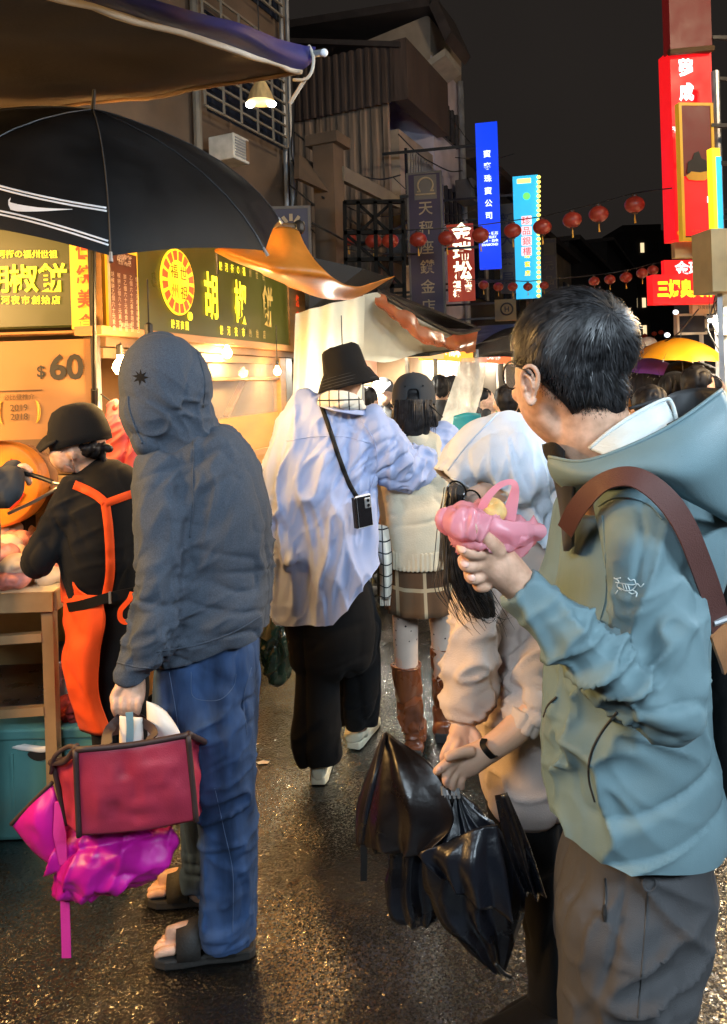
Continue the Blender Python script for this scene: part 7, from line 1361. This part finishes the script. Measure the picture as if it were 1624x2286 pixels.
M().box(((xr - 2.9) / 2, (yf + yb) / 2, .42), ((xr + 2.8) / 2, .22, .012)).build('lower_shelf', 'steel', wt)
for k in range(2): M().bar((xr - .05, yf + .02, .75 - k * .26), (-2.4, yf + .02, .70 - k * .26), .03).build('cross_bar', 'tan_steel', wt)
M().box(((xr - 2.9) / 2, yb - .05, .45), ((xr + 2.7) / 2, .012, .40)).build('back_sheet', 'foil', wt)
rnd = random.Random(9); n = 0
side = ['nearest the table corner', 'second along the front edge', 'third along the front edge', 'at the picture edge in front', 'in the middle of the heap', 'behind the middle of the heap', 'at the back near the board', 'at the back by the picture edge', 'on top of the heap', 'half hidden by the elbow', 'by the forearm', 'under the tongs', 'left of the middle, on a second layer', 'second layer beside the elbow', 'top of the back row', 'top of the back row at the picture edge', 'back row next to the oven', 'picture edge, middle row']
for k, (px, py, Y, r_) in enumerate([(30, 1292, 2.66, .055), (2, 1270, 2.70, .06), (-25, 1288, 2.68, .055), (60, 1262, 2.76, .05), (20, 1236, 2.82, .055), (-12, 1232, 2.86, .055), (36, 1206, 2.92, .05), (4, 1198, 2.96, .055), (14, 1216, 2.84, .05), (126, 1290, 2.78, .05), (110, 1300, 2.72, .045), (70, 1228, 2.95, .045), (-2, 1240, 2.72, .06), (40, 1262, 2.68, .055), (20, 1180, 3.05, .055), (-20, 1178, 3.05, .055), (52, 1190, 3.1, .05), (-34, 1210, 2.9, .06)]):
    q = M(); c = at(px, py, Y); c.z = max(zt + r_ * .45, min(c.z, zt + .24)); r_ *= 1.2; q.ell(c, r_, r_ * .95, r_ * .62, n=18, m=10); q.ell(c + V(0, 0, r_ * .4), r_ * .3, r_ * .3, r_ * .25, n=10, m=6)
    o = link('raw_bun', remesh(q, .006, 2, [(None, 0, (.3, .4, .6), 26, .006)]), 'dough' if k % 3 else 'meat', base=c); props(o, f'raw floured bun on the work table, {side[k]}', 'bun', 'raw buns on the work table')
# round oven with orange paint
ov = thing('round_oven', 'round orange painted oven behind the tongs at the left edge', 'oven', V(at(20, 1100, 3.0).x - .1, 2.72, zt)); c = at(2, 1080, 2.95)
M().lathe(c, [(.06, -.10), (.16, -.10), (.17, -.06), (.17, .03), (.162, .045), (.01, .048)], 40, V(.12, -1, .08)).build('drum', 'oven_orange', ov, smooth=False, bevel=.004)
ax_ = V(.12, -1, .08).normalized(); e1 = V(1, .12, 0).normalized(); e2o = ax_.cross(e1)
for (a0, a1, r0, r1) in ((-70, -20, .05, .115), (10, 60, .06, .115), (100, 150, .05, .11), (190, 240, .06, .115)):
    P = [c + ax_ * .049 + (e1 * math.cos(R(a)) + e2o * math.sin(R(a))) * r_ for a, r_ in ((a0, r0), (a0 + 8, r1), ((a0 + a1) / 2, r1), (a1, r1), (a1, r0))]; M().prism(P, ax_ * .003).build('red_patch', 'oven_red', ov, fix=True)
M().lathe(c + ax_ * -.22, [(.10, -.05), (.16, 0), (.16, .1), (.05, .11)], 28, ax_).build('clay_body', 'clay', ov, smooth=True); M().box((c.x, c.y + .14, (zt + c.z) / 2 - .03), (.05, .05, (c.z - zt) / 2 + .02)).build('stand', 'black_metal', ov)
# hanging bundle of pink plastic bags beside the pole
pbg = thing('bag_bundle', 'bundle of pink plastic bags hanging at the stall corner by the grey hood', 'bag', ef(262, 1040, .06))
q = M(); q.limb([(252, 900, 2.80, 18, .02), (262, 930, 2.79, 26, .03), (272, 970, 2.78, 32, .035), (286, 1010, 2.78, 42, .04), (296, 1050, 2.78, 48, .04)], n=22); link('bags', remesh(q, .006, 2, [(None, 0, (.3, 0, 1), 18, .014), (None, 0, (.6, 0, .4), 34, .005)]), 'pink_sheet', pbg); M().tube([at(248, 896, 2.80), ef(226, 880, .04)], .003, 6).build('hook', 'wire', pbg); M().ell(at(258, 912, 2.77), .012, .012, .016, n=10, m=8).build('knot', 'oven_red', pbg)
# teal bin with lid, towel, flask and red bundle
tb = thing('plastic_bin', 'teal plastic bin with an oval hand hole beside the maroon bag', 'bin', gnd(120, 1862)); zb_ = .40; f0, f1 = gnd(-20, 1866), gnd(205, 1850); f0.z = f1.z = 0
def frus(c, hx, hy, z0, z1, tp): return [[V(c.x + sx * hx * k, c.y + sy * hy * k, z) for sx, sy in ((-1, -1), (1, -1), (1, 1), (-1, 1))] for z, k in ((z0, tp), (z1, 1))]
cb = V((f0.x + f1.x) / 2 + .02, 2.88, 0); hx = .20; q = M(); q.rings(frus(cb, hx, .2, .0, zb_ - .03, 1.08)); q.build('tub', 'teal_plastic', tb, bevel=.015, fix=True); M().box((cb.x, cb.y, zb_ - .02), (hx + .012, .212, .02)).build('rim', 'teal_plastic', tb, bevel=.008)
q = M(); pc = V(cb.x + .0, cb.y - .204, .30); q.prism([pc + V(.042 * math.cos(a), -.0, .016 * math.sin(a) - .010 * math.cos(a) ** 2 * -1) for a in [R(20 * j) for j in range(18)]], V(0, -.006, 0)); q.build('hand_hole', 'black_print', tb, fix=True)
for k in (-1, 1): M().box((cb.x + k * .10, cb.y - .206, .16), (.006, .006, .15)).build('rib', 'teal_plastic', tb, bevel=.003)
tw = thing('folded_towel', 'white folded towel lying on the teal bin', 'towel', V(cb.x - .05, 2.8, zb_)); A = [[at(22, 1640, 2.85), at(80, 1628, 2.85), at(155, 1632, 2.86)], [at(24, 1652, 2.75), at(70, 1655, 2.73), at(150, 1648, 2.76)], [at(30, 1664, 2.68), at(95, 1672, 2.66), at(118, 1668, 2.68)]]; M().grid(patch(A, 8, 6, .012, 4, .01)).build('cloth', 'paper', tw, smooth=True, solid=.02)
fl_ = thing('vacuum_flask', 'steel vacuum flask with a dark lid standing on the teal bin', 'flask', V(at(138, 1600, 2.82).x, 2.82, zb_)); pf = V(at(138, 1600, 2.82).x, 2.82, zb_ - .002); M().lathe(pf, [(.036, 0), (.038, .02), (.038, .17), (.034, .19), (.034, .2)], 20).build('body', 'steel', fl_, smooth=True); M().lathe(pf, [(.036, .2), (.038, .205), (.038, .245), (.03, .255)], 20).build('lid', 'black_metal', fl_, smooth=True)
rb = M(); rb.ell(V(at(160, 1612, 2.74).x, 2.74, zb_ + .04), .06, .05, .045, n=16, m=10); rb.ell(V(at(125, 1608, 2.74).x, 2.74, zb_ + .03), .04, .04, .035, n=14, m=8); props(link('red_cloth', remesh(rb, .005, 1, [(None, 0, (.3, .5, .2), 40, .014)]), 'red_fluff', base=V(at(148, 1612, 2.82).x, 2.82, zb_)), 'crumpled dark red cloth beside the flask', 'cloth')
# dark green rubbish bag by the stall leg
q = M(); q.limb([(618, 1385, 3.75, 26, .06), (620, 1430, 3.75, 30, .08), (616, 1480, 3.75, 32, .08), (622, 1500, 3.75, 26, .07)], n=20); props(link('rubbish_bag', remesh(q, .008, 2, [(None, 0, (.2, 0, 1), 18, .014), (None, 0, (1, 0, .4), 26, .006)]), 'dark_green_bag', base=at(620, 1515, 3.75)), 'dark green rubbish bag at the far corner of the stall', 'rubbish bag')
# scrap of paper on the wet road
p = gnd(588, 1705); q = M(); q.add([p + V(-.02, -.01, .004), p + V(.02, -.012, .006), p + V(.026, .01, .004), p + V(.0, .016, .008), p + V(-.03, .008, .004)], [(0, 1, 2, 3, 4)]); props(q.build('paper_scrap', 'paper', base=p), 'small pale scrap of paper on the wet road', 'litter')

# ------------------------------------------------------------------ passers-by
mat('coat_black', (.012, .012, .013), .7, var=.3); mat('coat_navy', (.016, .018, .028), .7, var=.3); mat('coat_ochre', (.50, .22, .03), .7); mat('coat_grey', (.08, .08, .085), .8); mat('cap_white', (.75, .72, .62), .7); mat('coat_olive', (.045, .035, .015), .8)
def bystander(px, yt, Y, lab, coat='coat_black', face=180, hat=None, mask=False, hair=True, group='passers-by'):
    """face: heading in degrees, 0 towards the camera, 180 away, 90 to picture right"""
    p = at(px, yt, Y); h = p.z; c = V(p.x, Y, 0); f = V(math.sin(R(face)), -math.cos(R(face)), 0); s_ = V(-f.y, f.x, 0); L = lambda z, fo=0, so=0: c + f * fo + s_ * so + Z * z
    k = h / 1.7; hz = h - .115 * k
    def lim(q, pts, n=16):
        q.limbw([(*a, w, d) for a, w, d in pts], 4, n)
    q = M(); q.ell(L(hz), .078 * k, .085 * k, .115 * k, Matrix.Rotation(math.atan2(f.y, f.x) - math.pi / 2, 3, 'Z'), 18, 12); q.ell(L(hz - .02, .092 * k), .012, .014, .02, n=8, m=6); q.ell(L(hz - .05, .07 * k), .045, .045, .05, n=12, m=8)
    for sd in (-1, 1): q.ell(L(hz - .01, 0, sd * .08 * k), .014, .014, .03, n=8, m=6)
    lim(q, [(L(hz - .07), .05, .05), (L(h - .30 * k), .06, .055)]); lim(q, [(L(h - .30 * k), .12, .08), (L(h * .58), .11, .08), (L(h * .47), .12, .09)])
    for sd in (-1, 1):
        lim(q, [(L(h * .48, 0, sd * .08), .07, .07), (L(h * .26, .02, sd * .09), .05, .05), (L(.08, 0, sd * .09), .035, .035), (L(.035, .05, sd * .09), .04, .03), (L(.03, .13, sd * .09), .035, .025)], 12); lim(q, [(L(h * .50, .06, sd * .25), .03, .03), (L(h * .44, .08, sd * .25), .035, .022)], 10)
    o = person([remesh(q, .011 if Y < 6 else .014, 2)], lab, base=c, group=group)
    q = M(); lim(q, [(L(h - .245 * k), .075, .07), (L(h - .30 * k), .17 * k, .10), (L(h - .42 * k), .20 * k, .125), (L(h * .60), .18 * k, .13), (L(h * .46), .185 * k, .135)], 22)
    for sd in (-1, 1): lim(q, [(L(h - .32 * k, 0, sd * .18 * k), .065, .065), (L(h * .64, -.01, sd * .235 * k), .058, .058), (L(h * .52, .05, sd * .25 * k), .045, .045)], 14)
    link('coat', remesh(q, .011, 2, [(None, 0, (.3, 0, 1), 14, .010)]), coat, o)
    q = M(); lim(q, [(L(h * .50), .15, .115), (L(h * .44), .155, .12)], 18)
    for sd in (-1, 1): lim(q, [(L(h * .46, 0, sd * .085), .085, .085), (L(h * .25, .01, sd * .09), .065, .065), (L(.07, 0, sd * .09), .058, .058)], 14)
    link('trousers', remesh(q, .013, 2), 'black_cotton', o)
    for sd in (-1, 1): q = M(); lim(q, [(L(.04, -.04, sd * .09), .045, .04), (L(.04, .08, sd * .09), .047, .038), (L(.03, .16, sd * .09), .04, .025)], 12); q.build('shoe', 'coat_black', o, smooth=True)
    if hair:
        q = M(); q.ell(L(hz + .036 * k, -.018 * k), .085 * k, .090 * k, .086 * k, n=20, m=12); q.ell(L(hz - .005 * k, -.045 * k), .068 * k, .05 * k, .07 * k, n=16, m=10); link('hair', remesh(q, .008, 2, [(None, 0, (.1, 0, 1), 40, .006)]), 'hair_black', o)
    if hat:
        q = M(); q.ell(L(hz + .045 * k, -.005), .096 * k, .098 * k, .085 * k, n=20, m=12); lim(q, [(L(hz + .05 * k, .08), .07, .008), (L(hz + .035 * k, .16), .055, .006)], 14); link('cap', remesh(q, .008, 2), hat, o)
    if mask: q = M(); q.ell(L(hz - .055, .075 * k), .056, .05, .05, n=14, m=10); link('face_mask', remesh(q, .006, 2), mask, o)
    return o
bystander(855, 846, 6.0, 'person in black with a dark cap coming towards the viewer past the bucket hat', face=10, hat='coat_grey')
bystander(822, 865, 5.4, 'person in black mostly hidden behind the lavender shoulder', face=150)
bystander(980, 838, 5.8, 'person in black with bushy dark hair behind the grey baseball cap', face=195)
bystander(1010, 840, 6.2, 'person in dark clothes next to the bushy haired one', face=160, coat='coat_navy')
bystander(1130, 862, 4.6, 'person with long black hair between the pale hood and the spectacles', face=180)
bystander(1446, 755, 8.6, 'person in a white cap under the edge of the orange umbrella', face=-25, hat='cap_white', coat='coat_navy')
bystander(1450, 862, 3.4, 'person in dark olive behind the teal jacket collar', face=170, coat='coat_olive')
bystander(1508, 834, 4.2, 'person in a black cap and ochre jacket by the hood', face=115, hat='black_felt', coat='coat_ochre', mask='black_cotton')
bystander(1560, 818, 4.0, 'person with cropped hair and a black face mask at the right', face=110, coat='coat_navy', mask='black_cotton')
for px, yt, Y, lab, coat, fc in ((892, 868, 7.4, 'person in grey walking beyond the man with the dark cap', 'coat_grey', 20), (948, 866, 8.6, 'person in navy far down the street behind the grey baseball cap', 'coat_navy', 170), (1085, 868, 6.6, 'person in black beyond the clear plastic curtain', 'coat_black', 60), (1592, 838, 5.0, 'person in grey at the right picture edge', 'coat_grey', 60), (1410, 838, 9.5, 'person in ochre far behind the black hair', 'coat_ochre', 0)): bystander(px, yt, Y, lab, coat, fc)
for name, lab, px, py, Y, Rr, h, ax, m, hp in (('open_umbrella', 'orange umbrella held over the crowd at the right', 1520, 754, 7.6, .43, .21, V(.05, -.12, 1), 'orange_brolly', (1528, 870)), ('open_umbrella', 'purple umbrella half hidden under the orange one', 1456, 800, 8.2, .36, .16, V(.10, -.10, 1), 'purple_brolly', (1455, 890)), ('open_umbrella', 'black umbrella under the orange umbrella', 1525, 806, 8.0, .36, .14, V(-.1, -.1, 1), 'black_fabric', (1525, 880))):
    if m not in MAT: mat('orange_brolly', (.75, .32, .01), .5, thin=.35, var=.06); mat('purple_brolly', (.26, .10, .62), .5, thin=.3)
    umbrella(name, lab, at(px, py, Y), ax, Rr, h, .2, 10 if 'orange' in lab else 8, m, at(hp[0], hp[1], Y), sub=4, group='umbrellas in the crowd', scallop=.02)

# ------------------------------------------------------------------ lit stalls further down the street
glow('warm_sign', (1.0, .62, .25), .8, (.8, .6, .4)); glow('white_lamp', (1.0, .95, .85), 9, (1, 1, 1)); glow('red_sign', (1.0, .16, .05), 1.0, (.7, .2, .1)); glow('orange_sign', (1.0, .42, .04), 1.1, (.8, .5, .1)); mat('pale_board', (.62, .50, .38), .6, var=.1); mat('pink_board', (.65, .42, .36), .6); mat('yellow_board', (.60, .45, .14), .6)
mat('clear_sheet', (.72, .66, .56), .25, var=.3, scale=9, alpha=.42, thin=.3, bump=.8, bscale=16); mat('goods_white', (.7, .68, .62), .6); mat('goods_red', (.5, .06, .05), .6); mat('goods_green', (.1, .3, .12), .6); mat('goods_blue', (.08, .2, .4), .6)
def tube_lamp(lab, a, b, power, col, parent=None, drop=None, m='white_lamp', grp='lamps over the stalls'):
    a = Vector(a); b = Vector(b); t = thing('tube_lamp', lab, 'lamp', (a + b) / 2, grp); M().tube([a, b], .016, 10).build('tube', m, t); M().bar(a + Z * .03, b + Z * .03, .05, .025).build('housing', 'lamp_metal', t)
    for p in (a, b): M().tube([p + Z * .04, p + Z * .35], .003, 5).build('wire', 'wire', t)
    d = bpy.data.lights.new('tube_light', 'AREA'); d.shape = 'RECTANGLE'; d.size = (b - a).length; d.size_y = .06; d.energy = power; d.color = col; o = bpy.data.objects.new('tube_light', d); COL.objects.link(o); o.parent = t; x = (b - a).normalized(); z_ = (Z - x * x.z).normalized(); y = z_.cross(x); o.matrix_local = Matrix((x, y, z_)).transposed().to_4x4(); o.location = V(0, 0, -.02)
    return t
def stall2(lab, p0, L, depth, hh, top, back, goods, sign=None, stext=None, hx=1):
    """plain market stall along the street: counter, back board, roof, posts, goods"""
    t = thing('market_stall', lab, 'stall', p0, 'stalls down the street'); n = N * hx; c = p0 + S * (L / 2) - n * (depth / 2)
    M().obox(c + Z * .45, S, n, Z, (L / 2, depth / 2, .40)).build('counter', back, t); M().obox(c + Z * .87, S, n, Z, (L / 2 + .03, depth / 2 + .03, .015)).build('counter_top', 'pale_board', t)
    M().obox(c - n * (depth / 2 + .3) + Z * 1.35, S, n, Z, (L / 2, .02, 1.3)).build('back_board', back, t)
    M().obox(c + Z * hh, S, n, Z, (L / 2 + .15, depth / 2 + (.4 if hx > 0 else .05), .02)).build('roof', top, t)
    for a in (-1, 1):
        for b in (-1, 1): M().obox(c + S * (a * (L / 2 + .1)) + n * (b * (depth / 2 + .25)) + Z * (hh / 2), S, n, Z, (.018, .018, hh / 2)).build('post', 'grey_metal', t)
    rr = random.Random(int(L * 100 + p0.x * 37))
    for i in range(goods):
        q = c + S * ((i + .5) / goods - .5) * L * .95 + n * rr.uniform(-.2, .2) * depth; hgt = rr.uniform(.06, .2); M().obox(q + Z * (.885 + hgt), S, n, Z, (L / goods * .36, .10, hgt)).build('goods_box', rr.choice(['goods_white', 'goods_red', 'goods_green', 'goods_blue', 'cream_panel']), t, bevel=.01)
    for i in range(goods):
        q = c - n * (depth / 2 + .27) + S * ((i + .5) / goods - .5) * L + Z * rr.uniform(1.2, 1.9); M().obox(q, S, n, Z, (L / goods * .38, .01, rr.uniform(.08, .2))).build('picture_card', rr.choice(['goods_white', 'pink_board', 'yellow_board', 'orange_sign', 'red_sign']), t)
    if sign:
        q = c + n * (depth / 2 + .36) + Z * (hh - .18); M().obox(q, S, n, Z, (L / 2, .02, .15)).build('sign_board', sign, t)
        if stext: text(stext, .22, 'letter_white', t, q + n * .021, S * hx, Z, bold=.02)
    return t, c
def fl(px, Y, off=0): p = at(px, 900, Y); return V(p.x, Y, 0)
for i, (px, Y, L, back, sign, txt, lab, lp) in enumerate(((815, 5.9, 1.9, 'yellow_board', 'warm_sign', '蚵仔麵線', 'warm lit stall just past the cream canopy', 26), (940, 7.8, 2.0, 'pink_board', 'orange_sign', '地瓜球', 'stall with an orange sign behind the bushy haired person', 30), (1050, 9.8, 2.2, 'pale_board', 'red_sign', '藥燉排骨', 'red lit stall under the black canopy', 36), (1130, 12.0, 3.0, 'pale_board', 'warm_sign', '臭豆腐', 'pale stall seen between the spectacles and the pale hood', 50))):
    p0 = fl(px, Y) - N * .35; t, c = stall2(lab, p0, L, .7, 2.15, 'black_fabric', back, 6, sign, txt); tube_lamp('lamp tube over the ' + lab, c - S * .6 + Z * 2.0 + N * .1, c + S * .6 + Z * 2.0 + N * .1, lp * 2.2, (1, .80, .54))
for i, (px, Y, L, back, sign, txt, lab, lp) in enumerate(((1665, 5.4, 2.4, 'pale_board', 'warm_sign', '燒烤', 'pale stall at the right edge behind the crowd', 40), (1600, 9.0, 3.0, 'yellow_board', 'orange_sign', '滷味', 'yellow stall farther down the right side', 50))):
    p0 = fl(px, Y) + N * .10; t, c = stall2(lab, p0, L, .7, 2.35, 'cream_tarp', back, 7, None, None, -1); tube_lamp('lamp tube over the ' + lab, c - S * .8 + Z * 2.2 - N * .1, c + S * .8 + Z * 2.2 - N * .1, lp * 3, (1, .84, .62))
cs = thing('plastic_curtain', 'hanging clear plastic curtain behind the girl with the cap', 'curtain', at(1010, 960, 5.2)); A = [[at(1032, 800, 5.3), at(1060, 798, 5.4), at(1090, 796, 5.5)], [at(1004, 880, 5.2), at(1035, 880, 5.35), at(1075, 880, 5.5)], [at(978, 960, 5.15), at(1010, 962, 5.3), at(1050, 965, 5.5)]]; M().grid(patch(A, 10, 8, .02, 9, .03)).build('sheet', 'clear_sheet', cs, smooth=True); pipe('rod', [at(975, 962, 5.14), at(1052, 966, 5.5)], .01, 'grey_metal', cs)
tc_ = thing('plastic_chair', 'turquoise plastic chair beyond the pale hood', 'chair', gnd(1045, 1420)); cc = at(1042, 945, 4.75)
M().grid(sheet([[cc + V(-.08, 0, .05), cc + V(0, -.02, .07), cc + V(.09, 0, .06)], [cc + V(-.095, 0, -.05), cc + V(0, -.02, -.05), cc + V(.10, 0, -.05)], [cc + V(-.08, -.01, -.13), cc + V(0, -.03, -.15), cc + V(.085, -.01, -.13)]], 6, 5)).build('backrest', 'teal_bright', tc_, smooth=True, solid=.012)
M().box((cc.x, cc.y - .2, 1.0), (.2, .2, .015)).build('seat', 'teal_bright', tc_, bevel=.01)
for a in (-1, 1):
    for b in (-1, 1): M().tube([(cc.x + a * .18, cc.y - .2 + b * .18, 1.0), (cc.x + a * .21, cc.y - .2 + b * .21, 0)], .018, 8).build('leg', 'teal_bright', tc_)
    M().tube([(cc.x + a * .09, cc.y, cc.z - .05), (cc.x + a * .15, cc.y - .03, 1.0)], .012, 8).build('stay', 'teal_bright', tc_)
# clutter of the right row: posts, hooks, box lamps
cl = thing('utility_post', 'grey utility post with boxes at the right picture edge', 'post', gnd(1605, 1180)); p = at(1617, 800, 6.4); M().tube([(p.x, p.y, 0), (p.x, p.y, 4.2)], .035, 10).build('pole', 'grey_metal', cl)
for z, w in ((2.0, .06), (2.25, .05)): M().box((p.x - .02, p.y - .06, z), (w, .05, .09)).build('junction_box', 'ac_white', cl, bevel=.008)
for k in range(3): M().tube([(p.x, p.y - .05, 2.4 - .1 * k), (p.x - .12 - .03 * k, p.y - .1, 2.2 - .1 * k), (p.x - .05, p.y - .05, 1.95 - .1 * k)], .006, 6, sub=5).build('loose_cable', 'wire', cl)
rh = thing('right_row_house', 'dark house front of the right row behind the hanging signs', 'building', V(7.6, 8, 0)); cR = V(0, 0, 0) + S * 14 + N * 3.3; M().obox(cR + N * 2 + Z * 4.5, S, N, Z, (16, 2, 4.5)).build('wall', 'far_wall', rh)
for k in range(8): M().obox(cR - N * .02 + S * (-14 + k * 3.8) + Z * 4.2, S, N, Z, (.8, .03, .8)).build('window', 'dark_window', rh)
bw_ = thing('bare_wire', 'thin cable with white clips above the orange umbrella', 'cable', at(1500, 770, 7)); M().tube([at(1440, 775, 8), at(1505, 752, 7.4), at(1560, 690, 7)], .006, 6, sub=5).build('wire', 'wire', bw_)
for px, py in ((1509, 697), (1490, 748)): M().ell(at(px, py, 7.3), .03, .02, .025, n=10, m=8).build('clip', 'sign_white', bw_)

tube_lamp('lamp tube under the cream canopy', at(850, 742, 5.35) - N * .5 - Z * .15, at(935, 752, 5.75) - N * .5 - Z * .15, 85, (1.0, .95, .80))
tube_lamp('white lamp tube over the crowd at the right picture edge', at(1585, 716, 6.0), at(1612, 712, 6.6), 65, (1.0, .84, .60))
bulb('light_bulb', 'added white bulb hanging before the cream drape, hidden by the bucket hat', at(766, 818, 4.35), .025, 'bulb_white', 26, (1.0, .95, .80))  # added out of sight to brighten the cream tarpaulin
